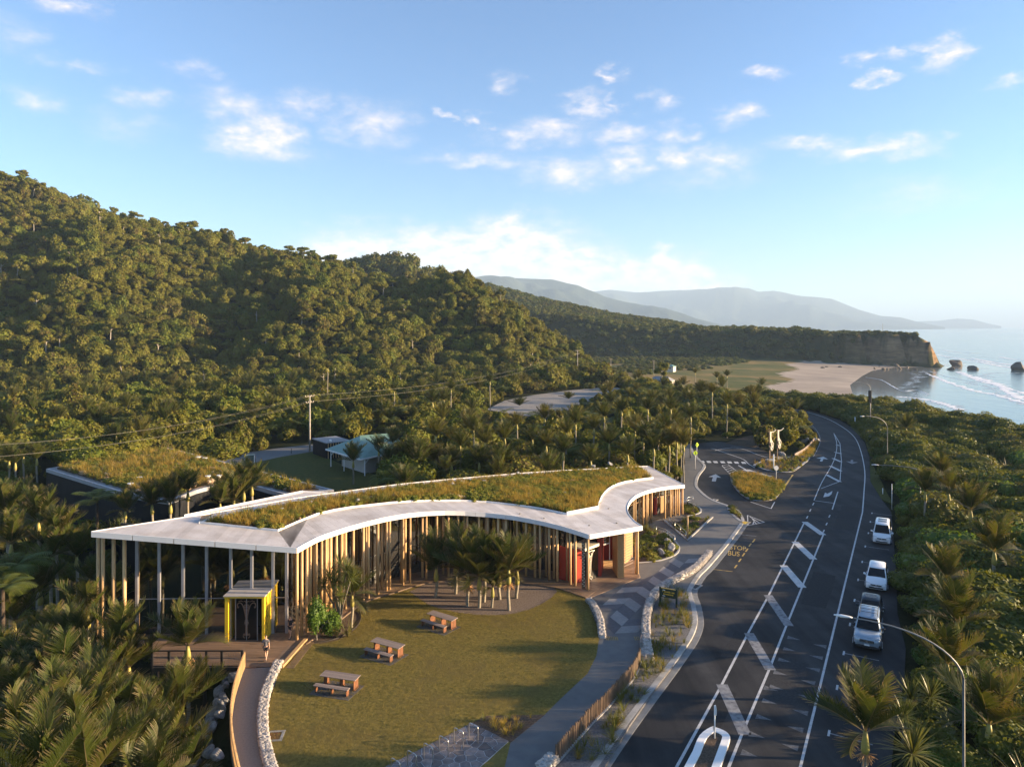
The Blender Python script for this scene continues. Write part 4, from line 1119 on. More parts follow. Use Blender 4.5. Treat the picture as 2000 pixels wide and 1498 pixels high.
# dark interior: floor, ceiling, rear wall, exhibits
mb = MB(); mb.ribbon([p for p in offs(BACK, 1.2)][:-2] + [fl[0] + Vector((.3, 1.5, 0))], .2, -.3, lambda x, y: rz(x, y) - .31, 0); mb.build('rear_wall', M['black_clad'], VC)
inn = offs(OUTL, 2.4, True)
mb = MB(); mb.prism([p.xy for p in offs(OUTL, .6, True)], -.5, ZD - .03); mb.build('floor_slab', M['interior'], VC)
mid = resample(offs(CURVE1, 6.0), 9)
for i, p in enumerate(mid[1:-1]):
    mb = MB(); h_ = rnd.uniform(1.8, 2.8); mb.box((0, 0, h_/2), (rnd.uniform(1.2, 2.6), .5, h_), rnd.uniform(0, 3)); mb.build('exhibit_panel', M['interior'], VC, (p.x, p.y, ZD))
p = P(732,1120,ZD); mb = MB(); mb.box((0,0,1.0), (1.3,.12,2.0), .6); mb.build('display_board', mat('display_teal', (.05,.13,.14), (.07,.17,.18), 1, .5), VC, (p.x-.4, p.y+3.0, ZD))
# deck along the curve with planks (boards run along the facade)
edge = [P(x, y, ZD) for x, y in [(596,1258),(612,1247),(650,1221),(708,1178),(767,1158),(834,1138),(900,1133),(950,1133),(1011,1138),(1083,1147),(1145,1167)]]
edge = smooth(edge, 4)
fac = resample(offs(CURVE1, 2.6), len(edge))
DECK = thing('deck', 'weathered timber deck along the front of the visitor centre', 'deck')
mb = MB(); mb.prism([p.xy for p in edge] + [p.xy for p in reversed(fac)], -.3, ZD - .02); mb.build('deck_frame', M['dark_wood'], DECK)
n_b = 17
for k in range(n_b):
    a = [edge[i].lerp(fac[i], k / n_b) for i in range(len(edge))]; b = [edge[i].lerp(fac[i], (k + .93) / n_b) for i in range(len(edge))]
    for s0 in range(0, len(edge) - 1, 10):
        s1 = min(len(edge) - 1, s0 + 10)
        mb = MB(); mb.prism([p.xy for p in a[s0:s1+1]] + [p.xy for p in reversed(b[s0:s1+1])], ZD - .02, ZD + .002 + .004*rnd.random()); mb.build('plank', M['deck'], DECK)
mb = MB(); mb.ribbon(edge, .10, -.05, ZD + .05, -.5); mb.build('deck_edge', M['timber_dark'], DECK)
# entrance deck (front left) on stilts over the gully
fd = [P(x, y, ZD) for x, y in [(296,1303),(476,1303),(553,1300),(600,1255),(596,1235),(440,1240),(300,1230)]]
FDK = thing('entrance_deck', 'dark timber entrance deck in front of the yellow doorway', 'deck')
mb = MB(); mb.prism([p.xy for p in fd], -.28, ZD - .03); mb.build('deck_frame', M['dark_wood'], FDK)
dx = (P(476,1303,ZD) - P(296,1303,ZD)).normalized(); dy = Vector((-dx.y, dx.x, 0))
org = fd[0]
for k in range(42):
    y0 = k * .145
    segs = []
    for i in range(len(fd)):
        a, b = fd[i] - org, fd[(i+1) % len(fd)] - org
        va, vb = a.dot(dy) - y0 - .07, b.dot(dy) - y0 - .07
        if va * vb < 0: segs.append((a.lerp(b, va/(va-vb))).dot(dx))
    if len(segs) >= 2:
        x0, x1 = min(segs), max(segs)
        cuts = [x0] + sorted(rnd.uniform(x0, x1) for _ in range(2)) + [x1]
        for c0, c1 in zip(cuts, cuts[1:]):
            if c1 - c0 < .2: continue
            a = org + dx*(c0+.005) + dy*y0; b = org + dx*(c1-.005) + dy*y0
            mb = MB(); mb.prism([a.xy, b.xy, (b + dy*.135).xy, (a + dy*.135).xy], ZD - .03, ZD + .001 + .004*rnd.random()); mb.build('plank', M['deck'], FDK)
for x in (310, 355, 400, 445, 476):
    for y in (1302, 1275):
        p = P(x, y, ZD); g = th(p.x, p.y)
        mb = MB(); mb.tube([(p.x, p.y, g - .2), (p.x, p.y, -.1)], .13, 8); mb.build('pile', M['dark_wood'], FDK)
mb = MB(); a, b = P(455,1304,ZD), P(478,1304,ZD); mb.box(((a.x+b.x)/2, a.y+.1, -1.2), (1.6, .2, 2.2)); mb.build('abutment', M['timber_dark'], FDK)
mb = MB(); a, b = P(549,1303,ZD), P(597,1249,ZD); mb.beam(a+Vector((0,0,.02)), b+Vector((0,0,.02)), .28, .16); mb.build('edge_beam', M['timber'], FDK)
mb = MB(); a, b = P(566,1303,ZD), P(607,1252,ZD); mb.beam(a-Vector((0,0,.10)), b-Vector((0,0,.10)), .55, .12); mb.build('step', M['deck'], FDK)
a, b = P(541,1292,ZD), P(570,1258,ZD); d = (b-a).normalized(); nn = Vector((-d.y, d.x, 0))
mb = MB()
for k in range(18):
    for j in range(7):
        q_ = a + d*(k*.14) - nn*(j*.13 - .2); mb.box((q_.x, q_.y, ZD + .012), (.05, .05, .012))
mb.build('tactile_pad', M['timber_grey'], FDK)
# steel mesh balustrade on the gully side
RAIL = thing('balustrade', 'black steel deck balustrade with wire mesh panels above the palm gully', 'railing')
rp = [P(x, 1303, ZD) for x in (297, 330, 363, 403, 433, 473)]
for p in rp:
    mb = MB(); mb.box((p.x, p.y, ZD + .55), (.14, .1, 1.3)); mb.build('rail_post', M['black_metal'], RAIL)
for a, b in zip(rp, rp[1:]):
    mb = MB(); mb.beam(a + Vector((.07,0,1.16)), b + Vector((-.07,0,1.16)), .09, .07); mb.beam(a + Vector((.07,0,.10)), b + Vector((-.07,0,.10)), .06, .05); mb.build('rail', M['black_metal'], RAIL)
    mb = MB()
    n_ = 12
    for k in range(1, n_):
        q_ = a.lerp(b, k/n_); mb.beam(q_ + Vector((0,0,.12)), q_ + Vector((0,0,1.12)), .012, .012)
    for k in range(1, 8): mb.beam(a + Vector((.07,0,.1+k*.13)), b + Vector((-.07,0,.1+k*.13)), .010, .010)
    mb.build('wire_mesh', M['galv'], RAIL)

# ---------------- yellow doorway
POR = thing('entrance_portal', 'bright yellow boxed doorway with carved dark double doors', 'doorway')
pa, pb = P(439,1254,ZD), P(516,1254,ZD)
ux = (pb - pa).normalized(); uy = Vector((-ux.y, ux.x, 0)); Wd = (pb-pa).length; Hd = 3.35; Dp = 1.75
ang = math.atan2(ux.y, ux.x)
POR.location = pa; POR.rotation_euler = (0, 0, ang)
mb = MB(); mb.box((.13, Dp/2, Hd/2), (.26, Dp, Hd)); mb.build('side_panel', M['yellow_paint'], POR)
mb = MB(); mb.box((Wd-.09, Dp/2, Hd/2), (.18, Dp, Hd)); sp = mb.build('side_panel', M['yellow_paint'], POR)
mb = MB(); mb.box((Wd/2, Dp/2, Hd+.05), (Wd+.12, Dp+.1, .12)); mb.build('hood', M['yellow_paint'], POR)
mb = MB(); mb.box((Wd/2, Dp/2, Hd+.14), (Wd+.2, Dp+.2, .05)); mb.build('hood_cover', M['roof_metal'], POR)
mb = MB()
for k in range(9):
    z_ = 2.75 - k*.27; y_ = .55 + .1*math.sin(k*2.1)
    mb.beam((Wd+.006, y_-.16, z_-.10), (Wd+.006, y_+.16, z_+.07), .012, .05); 
    if k % 2: mb.beam((Wd+.006, y_-.12, z_-.16), (Wd+.006, y_+.10, z_-.18), .012, .04)
mb.build('cut_pattern', M['black_metal'], sp)
mb = MB(); mb.box((Wd+.01, Dp*.62, Hd/2), (.03, .06, Hd-.2)); mb.build('panel_seam', M['yellow_paint'], sp)
x0, x1 = .26, Wd-.22
mb = MB()
for xx in (x0+.05, x0+.42, (x0+x1)/2, x1-.42, x1-.05): mb.box((xx, .35, (Hd-.12)/2), (.05 if abs(xx-(x0+x1)/2) > .1 else .03, .07, Hd-.12))
mb.box(((x0+x1)/2, .35, Hd-.12), (x1-x0, .08, .1)); mb.build('door_frame', M['steel_grey'], POR)
for s_ in (0, 1):
    a_ = x0+.45 if s_ == 0 else (x0+x1)/2+.02; b_ = (x0+x1)/2-.02 if s_ == 0 else x1-.45
    mb = MB(); mb.box(((a_+b_)/2, .40, (Hd-.2)/2), (b_-a_, .05, Hd-.25)); d_ = mb.build('door', M['glass_car'], POR)
    cx_ = (x0+x1)/2; sg = -1 if s_ == 0 else 1
    t = MB()
    Wl = (b_-a_)*.92
    def cv(pts, r): t.tube(smooth([(cx_+sg*u*Wl, .355, v*Hd*.92) for u, v in pts], 5), r, 6)
    cv([(.16,.06),(.30,.07),(.34,.12),(.26,.16),(.18,.12),(.10,.16),(.07,.30),(.06,.45),(.12,.62),(.26,.76),(.46,.88),(.70,.92),(.92,.90),(.97,.84),(.90,.80),(.82,.83)], .035)
    cv([(.04,.10),(.04,.30),(.035,.50),(.05,.70),(.16,.80),(.34,.85)], .028)
    cv([(.05,.72),(.16,.74),(.24,.80),(.20,.87),(.10,.86),(.10,.80)], .024)
    cv([(.05,.62),(.12,.66),(.15,.72)], .022)
    cv([(.30,.95),(.12,.96),(.05,.90),(.10,.84)], .026); cv([(.40,.95),(.60,.97),(.85,.95)], .026); cv([(.12,.40),(.20,.42),(.16,.45)], .022)
    t.build('carved_tracery', M['bronze'], d_)
    mb = MB(); mb.beam((cx_+sg*.10, .34, 1.15), (cx_+sg*.10, .34, 1.55), .03, .03); mb.build('handle', M['galv'], d_)

# ---------------- main entrance: red walls, cedar box column, glass door with carved figure
def wall(name, a, b, h, m, t=.12, z0=ZD, parent=VC):
    mb = MB(); mb.ribbon([a, b], t, z0, z0 + h, 0); return mb.build(name, M[m], parent)
q = [P(1206.3,1128,ZD), P(1219.3,1128,ZD), P(1219.3,1128,ZD) + Vector((.2, 2.6, 0)), P(1196.3,1112,ZD)]
mb = MB(); mb.prism([p.xy for p in q], ZD, lambda x, y: rz(x, y) - .31); mb.build('cedar_column', M['timber_cedar'], VC)
mb = MB()
for k in range(1, 6):
    p_ = q[0].lerp(q[1], k/6); mb.box((p_.x, p_.y - .005, ZD+2.3), (.012, .02, 4.4))
mb.build('batten', M['timber_dark'], VC)
a = P(1176,1112,ZD); b = P(1195,1104,ZD)
wall('red_wall', a + Vector((-.1, 2.4, 0)), b + Vector((.6, 2.2, 0)), 2.9, 'red_paint')
wall('red_wall', P(1170.5,1125,ZD), P(1175.5,1110,ZD) + Vector((0, .3, 0)), 3.55, 'red_paint', .4)
wall('red_wall', P(1121,1143,ZD) + Vector((0, .6, 0)), P(1138,1141,ZD) + Vector((0, .7, 0)), 3.1, 'red_paint', .3)
wall('red_wall', P(1114,1139,ZD) + Vector((-.9, 1.2, 0)), P(1119,1142,ZD) + Vector((-.1, .9, 0)), 3.1, 'red_paint', .2)
wall('timber_wall', P(1221,1112,ZD) + Vector((0, 1.2, 0)), P(1236,1100,ZD) + Vector((.3, 2.0, 0)), 3.4, 'timber_cedar', .1)
mb = MB()
for k in range(13):
    a_ = P(1220,1116,ZD) + Vector((.1, 1.0+.02*k, .15 + k*.26)); mb.beam(a_, a_ + Vector((1.1, 1.2, 0)), .04, .05)
mb.build('louvre', M['timber_grey'], VC)
mb = MB(); a = P(1180,1108,ZD); mb.box((a.x+.5, a.y+.6, ZD+.22), (1.5, .5, .44), .2); mb.build('bench', M['timber'], VC)
for x0_, x1_, y_ in ((1177,1195,1118),):
    mb = MB(); a_ = P(x0_, y_, ZD) + Vector((0,1.6,0)); b_ = P(x1_, y_-6, ZD) + Vector((0,1.6,0))
    mb.beam(a_+Vector((0,0,2.1)), b_+Vector((0,0,2.1)), .06, .1); mb.beam(a_, a_+Vector((0,0,3.9)), .08, .08); mb.beam(b_, b_+Vector((0,0,3.9)), .08, .08); mb.build('window_frame', M['white_paint'], VC)
    mb = MB(); mb.ribbon([a_, b_], .03, ZD+2.15, ZD+3.9, 0); mb.build('glass_pane', M['dark_glass'], VC)
# porch over the glass door
pa, pb = P(1139,1139,ZD), P(1168,1126,ZD)
mb = MB(); d = (pb-pa); n_ = Vector((d.y, -d.x, 0)).normalized()
mb.prism([(pa+n_*.2).xy, (pb+n_*.2).xy, (pb-n_*1.6).xy, (pa-n_*1.6).xy], ZD+3.0, ZD+3.25); mb.build('porch_roof', M['cream'], VC)
wall('door_glass', pa.lerp(pb,.45), pb, 2.95, 'dark_glass', .04)
mb = MB()
for t_ in (.45,.72,.98):
    p_ = pa.lerp(pb, t_); mb.beam(p_, p_+Vector((0,0,2.98)), .07, .07)
mb.build('door_frame', M['black_metal'], VC)
t = MB(); ub = (pb-pa).normalized()
def cv2(pts, r): t.tube(smooth([pa.lerp(pb,.28) - n_*-.25 + ub*u + Vector((0,0,v)) for u, v in pts], 5), r, 6)
cv2([(-.35,2.75),(-.1,2.6),(.05,2.2),(.02,1.6),(-.05,1.0),(.0,.45),(.25,.2),(.4,.35),(.25,.5)], .05)
cv2([(.75,2.8),(.5,2.7),(.3,2.3),(.2,1.7),(.15,1.0),(.1,.5)], .05)
cv2([(-.35,2.75),(.1,2.85),(.75,2.8)], .045); cv2([(-.2,2.4),(.1,2.35),(.35,2.5),(.2,2.65)], .04); cv2([(.0,2.0),(.15,1.9),(.25,2.1)], .035); cv2([(-.1,.3),(-.25,.15),(-.3,.4),(-.1,.5)], .04)
t.build('carved_figure', M['cream'], VC)
# slatted corner screen next to the corner post
sc0 = P(1139.5,1150,ZD); mb = MB(); mb.box((0,0,2.2), (.30,.08,4.3)); mb.build('corner_screen', M['timber_dark'], VC, sc0)
mb = MB()
for k in range(24): mb.box((.06*(-1)**k, -.045, .3 + k*.165), (.10, .02, .07), 0, 0)
mb.build('screen_inlay', M['cream'], VC, sc0)
# entry boards
en = [P(x, y, ZP) for x, y in [(1147,1170),(1180,1150),(1250,1128),(1240,1095),(1200,1080),(1150,1110),(1110,1130)]]
ENT = thing('entry_deck', 'reddish timber boards at the main entrance beside the cedar column', 'deck')
o0 = en[0]; dx = (P(1250,1128,ZP)-P(1147,1170,ZP)).normalized(); dy = Vector((-dx.y, dx.x, 0))
for k in range(-8, 70):
    y0 = k*.14; segs = []
    for i in range(len(en)):
        a, b = en[i]-o0, en[(i+1) % len(en)]-o0; va, vb = a.dot(dy)-y0-.07, b.dot(dy)-y0-.07
        if va*vb < 0: segs.append((a.lerp(b, va/(va-vb))).dot(dx))
    if len(segs) >= 2:
        x0, x1 = min(segs), max(segs)
        a = o0+dx*x0+dy*y0; b = o0+dx*x1+dy*y0
        if x1-x0 > .1: mb = MB(); mb.prism([a.xy, b.xy, (b+dy*.13).xy, (a+dy*.13).xy], -.05, ZP+.035+.004*rnd.random()); mb.build('plank', M['deck'], ENT)
# AC unit and timber screens at the far end under the roof
p = P(1292,1003,ZD); mb = MB(); mb.box((0,0,1.0), (1.0,1.2,2.0), .5); mb.build('timber_screen', M['timber_cedar'], VC, (p.x, p.y+1.0, ZD))
p = P(1282,1005,ZD); mb = MB(); mb.box((0,0,1.05), (.4,1.4,2.1), .5); mb.build('timber_screen', M['red_paint'], VC, (p.x-.4, p.y+.6, ZD))
p = P(1305,1000,ZD); mb = MB(); mb.box((0,0,.95), (.8,1.0,1.9), .5); mb.build('timber_screen', M['timber_cedar'], VC, (p.x+.2, p.y+1.6, ZD))
p = P(1300,996,ZD); mb = MB(); mb.box((0,0,2.3), (1.2,1.5,.9), .5); mb.build('plant_box', M['white_paint'], VC, (p.x, p.y+1.4, ZD))

# ================================================================== BACK BUILDING (black walls, meadow roof)
zb = 4.2
BB_ = [P(x, y, zb) for x, y in [(93,916),(325,874.5),(648,957),(560,966),(457,937.5),(382,957.5),(330,978),(262,967.5)]]
BK = thing('workshop_building', 'black clad building with a golden grass roof behind the visitor centre', 'building')
mb = MB(); mb.prism([p.xy for p in offs(BB_, .12, True) ] , -5, zb-.3)
mb.build('wall', M['black_clad'], BK)
mb = MB()
for i in range(len(BB_)):
    a, b = BB_[i], BB_[(i+1) % len(BB_)]; n_ = int((b-a).length/.55)
    for k in range(n_):
        p = a.lerp(b, (k+.5)/n_); mb.box((p.x, p.y, -.1), (.09, .14, 8.0), math.atan2(b.y-a.y, b.x-a.x))
o = mb.build('cladding_batten', M['black_clad'], BK); o['kind'] = 'stuff'
mb = MB(); mb.prism([p.xy for p in offs(BB_, -.12, True)], zb-.3, zb-.02); RB_ = mb.build('roof', M['galv'], BK)
mb = MB(); mb.ribbon([Vector((p.x, p.y, 0)) for p in BB_], .3, zb-.4, zb+.06, 0, closed=True); mb.build('roof_edge', M['steel_grey'], RB_)
MEAD2 = offs(BB_, .9 , True)
if abs(sum(MEAD2[i].x*MEAD2[(i+1)%8].y-MEAD2[(i+1)%8].x*MEAD2[i].y for i in range(8))) > abs(sum(BB_[i].x*BB_[(i+1)%8].y-BB_[(i+1)%8].x*BB_[i].y for i in range(8))): MEAD2 = offs(BB_, -.9, True)
mb = MB(); mb.prism([p.xy for p in MEAD2], zb-.02, zb+.1); mb.build('growing_medium', M['soil'], RB_)
for x, y in ((255,953),(272,941),(387,900),(400,902),(406,938),(428,937)):
    p = P(x, y, zb); mb = MB(); mb.tube([(p.x,p.y,zb),(p.x,p.y,zb+.55)], .22, 10); mb.tube([(p.x,p.y,zb+.5),(p.x,p.y,zb+.62)], .36, 10); mb.build('roof_vent', M['white_paint'], RB_)
# ================================================================== OPEN SHELTER, SHED, CABINET
SH = thing('picnic_shelter', 'open shelter with a pale teal hipped metal roof on white braced posts', 'shelter')
ev = [P(636,877,2.9), P(703,897,2.9), P(737,884,2.9) + Vector((5, 3, 0)), P(636,877,2.9) + Vector((10.5, 9, 0))]
ev = [Vector((p.x, p.y, 2.9)) for p in ev]
r0, r1 = at(703,851,119), at(786,869,122); r0.z = 5.2; r1 = Vector((r0.x+5, r0.y+2.6, 5.2))
mb = MB(); v_ = ev + [r0, r1]
mb.add(v_ + [p - Vector((0,0,.12)) for p in v_], [(0,1,4),(1,2,5,4),(2,3,5),(3,0,4,5),(6,10,7),(7,10,11,8),(8,11,9),(9,11,10,6),(0,6,7,1),(1,7,8,2),(2,8,9,3),(3,9,6,0)])
rf = mb.build('roof', M['teal_roof'], SH)
mb = MB(); mb.ribbon(ev, .08, 2.72, 2.95, 0, closed=True); mb.build('barge_board', M['white_paint'], rf)
mb = MB(); mb.beam(r0+Vector((0,0,.03)), r1+Vector((0,0,.03)), .3, .06); mb.build('ridge_cap', M['teal_roof'], rf)
c_ = sum(ev, Vector()) / 4
mb = MB(); w4 = [ev[i].lerp(c_, .34) for i in range(4)]; mb.prism([p.xy for p in w4], -.1, 2.4); mb.build('wall', M['wall_cream'], SH)
for i in range(4):
    for t_ in (.08, .5):
        p = ev[i].lerp(ev[(i+1) % 4], t_).lerp(c_, .06)
        mb = MB(); mb.beam((p.x,p.y,0), (p.x,p.y,2.95), .14, .14); po = mb.build('post', M['white_paint'], SH)
        mb = MB(); q_ = p.lerp(c_, .12); mb.beam((p.x,p.y,1.9), (q_.x,q_.y,2.85), .09, .09); e2 = (ev[(i+1) % 4]-ev[i]).normalized(); mb.beam((p.x,p.y,1.9), (p.x+e2.x*1.0,p.y+e2.y*1.0,2.8), .09, .09); mb.build('brace', M['white_paint'], po)
SHD = thing('shed', 'black weatherboard shed with a flat roof beside the teal shelter', 'shed')
a = P(611,886,0); b = P(638,896,0)
dx = (b-a).normalized(); dy = Vector((-dx.y, dx.x, 0))
poly = [a, b, b+dy*4.5, a+dy*4.5]
mb = MB(); mb.prism([p.xy for p in poly], -.1, 2.75); mb.build('wall', M['black_clad'], SHD)
mb = MB(); mb.prism([p.xy for p in offs(poly, -.15, True)], 2.75, 2.9); mb.build('roof', M['grey_roof'], SHD)
mb = MB()
for k in range(9): p = b.lerp(b+dy*4.5, (k+.5)/9); mb.beam((p.x+.05,p.y-.02,0), (p.x+.05,p.y-.02,2.74), .08, .12)
mb.build('batten', M['timber'], SHD)
mb = MB(); p = a.lerp(b,.9)+dy*1.0; mb.tube([(p.x,p.y,2.9),(p.x,p.y,3.3)], .2, 10); mb.build('roof_vent', M['white_paint'], SHD)
CB = thing('utility_cabinet', 'grey green steel utility cabinet at the end of the back driveway', 'cabinet', P(478,909,0), .25)
mb = MB(); mb.box((.75,.5,.85), (1.5,1.0,1.6)); mb.build('body', M['cabinet'], CB, bevel=.02)
mb = MB(); mb.box((.75,.5,1.69), (1.62,1.12,.08)); mb.build('lid', M['cabinet'], CB)
for s_ in (.4, 1.1): mb = MB(); mb.box((s_,-.012,.85), (.66,.02,1.45)); mb.build('door', M['cabinet'], CB)
mb = MB(); mb.box((1.515,.5,.85), (.02,.9,1.4)); mb.build('side_panel', M['white_paint'], CB)
mb = MB(); mb.box((.75,.5,.03), (1.8,1.3,.1)); mb.build('plinth', M['concrete'], CB)

# ================================================================== FAR HOUSES
def house(label, loc, w, d, h, rh, rz_, wallm, roofm, n=3, group=None):
    hs = thing('house', label, 'house', loc, rz_, group)
    mb = MB(); mb.box((0,0,h/2-.5), (w,d,h+1)); mb.build('wall', M[wallm], hs)
    mb = MB(); e = .4
    v_ = [(-w/2-e,-d/2-e,h),(w/2+e,-d/2-e,h),(w/2+e,d/2+e,h),(-w/2-e,d/2+e,h),(-w/2+d*.3,0,h+rh),(w/2-d*.3,0,h+rh)]
    mb.add(v_, [(0,1,5,4),(1,2,5),(2,3,4,5),(3,0,4),(3,2,1,0)]); mb.build('roof', M[roofm], hs)
    for k in range(n):
        x_ = -w/2 + w*(k+.5)/n
        mb = MB(); mb.box((x_, -d/2-.02, h*.55), (w/n*.5, .08, h*.4)); f_ = mb.build('window', M['white_paint'], hs)
        mb = MB(); mb.box((x_, -d/2-.07, h*.55), (w/n*.42, .03, h*.33)); mb.build('pane', M['glass_car'], f_)
    return hs
def on(x, y, Y): X = (x-CX)/FOC*Y; return Vector((X, Y, CAM_H - (y-CY)/FOC*Y))
house('cream house with a grey hipped roof half hidden by bush near the river', on(1292,753,268), 8.5, 6, 2.0, 1.6, -.5, 'wall_cream', 'grey_roof')
house('small white house at the foot of the hill by the power pole', on(1083,706,372), 5.5, 4, 2.2, 1.2, .4, 'white_paint', 'grey_roof', 2)
house('low house with a pale teal roof on the yellow grass flats', on(1304,722,345), 7, 5, 1.6, 1.0, -.5, 'wall_cream', 'teal_roof', 2)
house('white walled house among the trees on top of the headland, left one', on(1432,655,730), 12, 7, 2.4, 1.6, .2, 'wall_cream', 'grey_roof')
house('long white house among the trees on top of the headland, right one', on(1464,654,726), 14, 7, 2.4, 1.6, -.1, 'white_paint', 'grey_roof', 4)
# ================================================================== PLANTS: shared meshes
def arrmesh(name, v, quads, mats, mi=None, attrs=None, tris=None, smooth_=None):
    me = bpy.data.meshes.new(name)
    f = quads.tolist() if len(quads) else []
    if tris is not None: f = f + tris.tolist()
    me.from_pydata(v.tolist(), [], f)
    for m in (mats if isinstance(mats, list) else [mats]): me.materials.append(m)
    if mi is not None: me.polygons.foreach_set('material_index', mi)
    if smooth_ is not None: me.polygons.foreach_set('use_smooth', smooth_)
    if attrs:
        for k, a in attrs.items(): me.attributes.new(k, 'FLOAT', 'POINT').data.foreach_set('value', np.asarray(a, np.float32))
    me.update()
    return me
def unit(a): return a / np.maximum(1e-9, np.linalg.norm(a, axis=-1, keepdims=True))
_ico = {}
def ico(sub):
    if sub not in _ico:
        bm = bmesh.new(); bmesh.ops.create_icosphere(bm, subdivisions=sub, radius=1)
        _ico[sub] = (np.array([v.co[:] for v in bm.verts]), np.array([[v.index for v in f.verts] for f in bm.faces])); bm.free()
    return _ico[sub]

def crown_arrays(seed, n, rad, leaf, lobes, zmin=-.25, rough=.75, lob=(.38,.62), flat=1.0):
    """leaf clumps over the surface of several overlapping lobes (+ inner masses that stop see-through)"""
    g = np.random.default_rng(seed)
    d = unit(g.normal(size=(lobes, 3))); d[:,2] = np.abs(d[:,2])*.9 + zmin
    c = d * g.uniform(.35, .68, (lobes, 1)); r = g.uniform(*lob, lobes)
    c[0] = (0, 0, .1); r[0] = .62
    k = g.choice(lobes, n*2, p=(r**2)/(r**2).sum())
    u = unit(g.normal(size=(n*2, 3)))
    p = c[k] + u * r[k][:,None] * g.uniform(.86, 1.12, (n*2, 1))
    dist = np.linalg.norm(p[:,None,:] - c[None], axis=2) / r[None]
    dist[np.arange(n*2), k] = 9
    keep = (dist.min(1) > .93) & (p[:,2] > zmin - .28)
    p, u = p[keep][:n], u[keep][:n]
    m = len(p)
    nn = unit(u + rough * g.normal(size=(m, 3)) * .8 + np.array([0, 0, .25]))
    t = unit(np.cross(nn, g.normal(size=(m, 3)))); b = np.cross(nn, t)
    s = leaf * g.uniform(.6, 1.35, (m, 1))
    R_ = np.array(rad)
    pc = p * R_
    a_, w_ = t*s, b*s*.62
    vq = np.stack([pc - a_, pc - w_ + nn*s*.12, pc + a_, pc + w_ + nn*s*.12], 1).reshape(-1, 3)
    q = np.arange(m*4).reshape(m, 4)
    iv, itf = ico(1)
    cv, cf = [], []
    for i in range(lobes):
        cv.append((c[i] + iv * r[i] * .86) * R_); cf.append(itf + len(vq) + i*len(iv))
    return np.concatenate([vq] + cv), q, np.concatenate(cf)
def crown_mesh(name, seed, n, rad, leaf, lobes, m, **k):
    v, q, t = crown_arrays(seed, n, rad, leaf, lobes, **k)
    return arrmesh(name, v, q, m, tris=t)
def trunk_mesh(name, h, r, m, seed=0, limbs=3, spread=1.2):
    g = random.Random(seed); mb = MB()
    mb.tube([(0,0,-.5),(g.uniform(-.1,.1),g.uniform(-.1,.1),h*.5),(g.uniform(-.2,.2),g.uniform(-.2,.2),h)], [r*1.25, r, r*.7], 7)
    for i in range(limbs):
        a = i*2.1 + g.random(); mb.tube([(0,0,h*.55),(math.cos(a)*spread*.5,math.sin(a)*spread*.5,h*.85),(math.cos(a)*spread,math.sin(a)*spread,h*1.25)], [r*.6, r*.45, r*.2], 5)
    return mb.mesh(name, m)

# ---- nikau palm
def frond_arrays(seed, L=2.7, npin=26, pl=.62, base=.45, lean=.0, width=.06, bend=.5):
    """one feather frond lying along +X/up: rachis rises from the origin and arches outward; returns verts, quads, tip"""
    g = np.random.default_rng(seed)
    S = npin + 1
    s = np.linspace(0, 1, S)
    ang = math.radians(90 - lean) - bend * s**1.6
    dx = np.cos(ang); dz = np.sin(ang)
    step = L / npin
    px = np.concatenate([[0], np.cumsum(dx[:-1]*step)]); pz = np.concatenate([[0], np.cumsum(dz[:-1]*step)])
    V_, Q_, T_ = [], [], []
    # rachis as a thin flat strip with a keel
    rw = .035*(1 - .8*s)
    for i in range(S):
        V_ += [(px[i], -rw[i], pz[i]), (px[i], rw[i], pz[i])]; T_ += [.5, .5]
    for i in range(S-1): Q_.append((2*i, 2*i+1, 2*i+3, 2*i+2))
    for i in range(int(base*npin*.35), S):
        f = s[i]
        ln = pl * (0.45 + 1.0*math.sin(math.pi*min(1, .12 + f*.82))) * g.uniform(.85, 1.12)
        tx, tz = dx[i], dz[i]; nx_, nz_ = -dz[i], dx[i]       # normal on the inner (upper) side
        for sd in (-1, 1):
            fw = .74 + .17*f; side = math.sqrt(max(0, 1 - fw*fw))*1.0
            up = .30 + .15*g.random()
            d = np.array([tx*fw + nx_*up*.8, sd*side*1.15, tz*fw + nz_*up*.8]); d /= np.linalg.norm(d)
            p0 = np.array([px[i], sd*rw[i], pz[i]]); p1 = p0 + d*ln*.55
            dr = np.array([.10*g.normal(), sd*.10 + .06*g.normal(), -.12 - .20*g.random()])
            d2 = d + dr; d2 /= np.linalg.norm(d2); p2 = p1 + d2*ln*.5
            wv = np.array([tx, 0, tz])*width*.5
            b = len(V_)
            V_ += [tuple(p0-wv), tuple(p0+wv), tuple(p1-wv*1.1), tuple(p1+wv*1.1), tuple(p2-wv*.3), tuple(p2+wv*.3)]
            tp = max(0, min(1, g.normal(.24, .36))); T_ += [0, 0, .02, .02, tp, tp]
            Q_ += [(b, b+1, b+3, b+2), (b+2, b+3, b+5, b+4)]
    return np.array(V_), np.array(Q_), np.array(T_)
FROND = []
for i in range(6):
    v, q, t = frond_arrays(100+i, L=2.45+.12*i, npin=34, pl=.78, width=.07, bend=.12+.12*(i % 3))
    FROND.append(arrmesh('frond', v, q, M['nikau_leaf'], attrs={'tip': t}))
v, q, t = frond_arrays(140, L=2.3, npin=30, pl=.7, width=.065, bend=.75); FROND_LOW = arrmesh('frond', v, q, M['nikau_leaf'], attrs={'tip': np.clip(t*1.4+.25*(t>0), 0, 1)})
def rotz(v, a): c, s = math.cos(a), math.sin(a); return v @ np.array([[c, s, 0], [-s, c, 0], [0, 0, 1]])
def roty(v, a): c, s = math.cos(a), math.sin(a); return v @ np.array([[c, 0, -s], [0, 1, 0], [s, 0, c]])
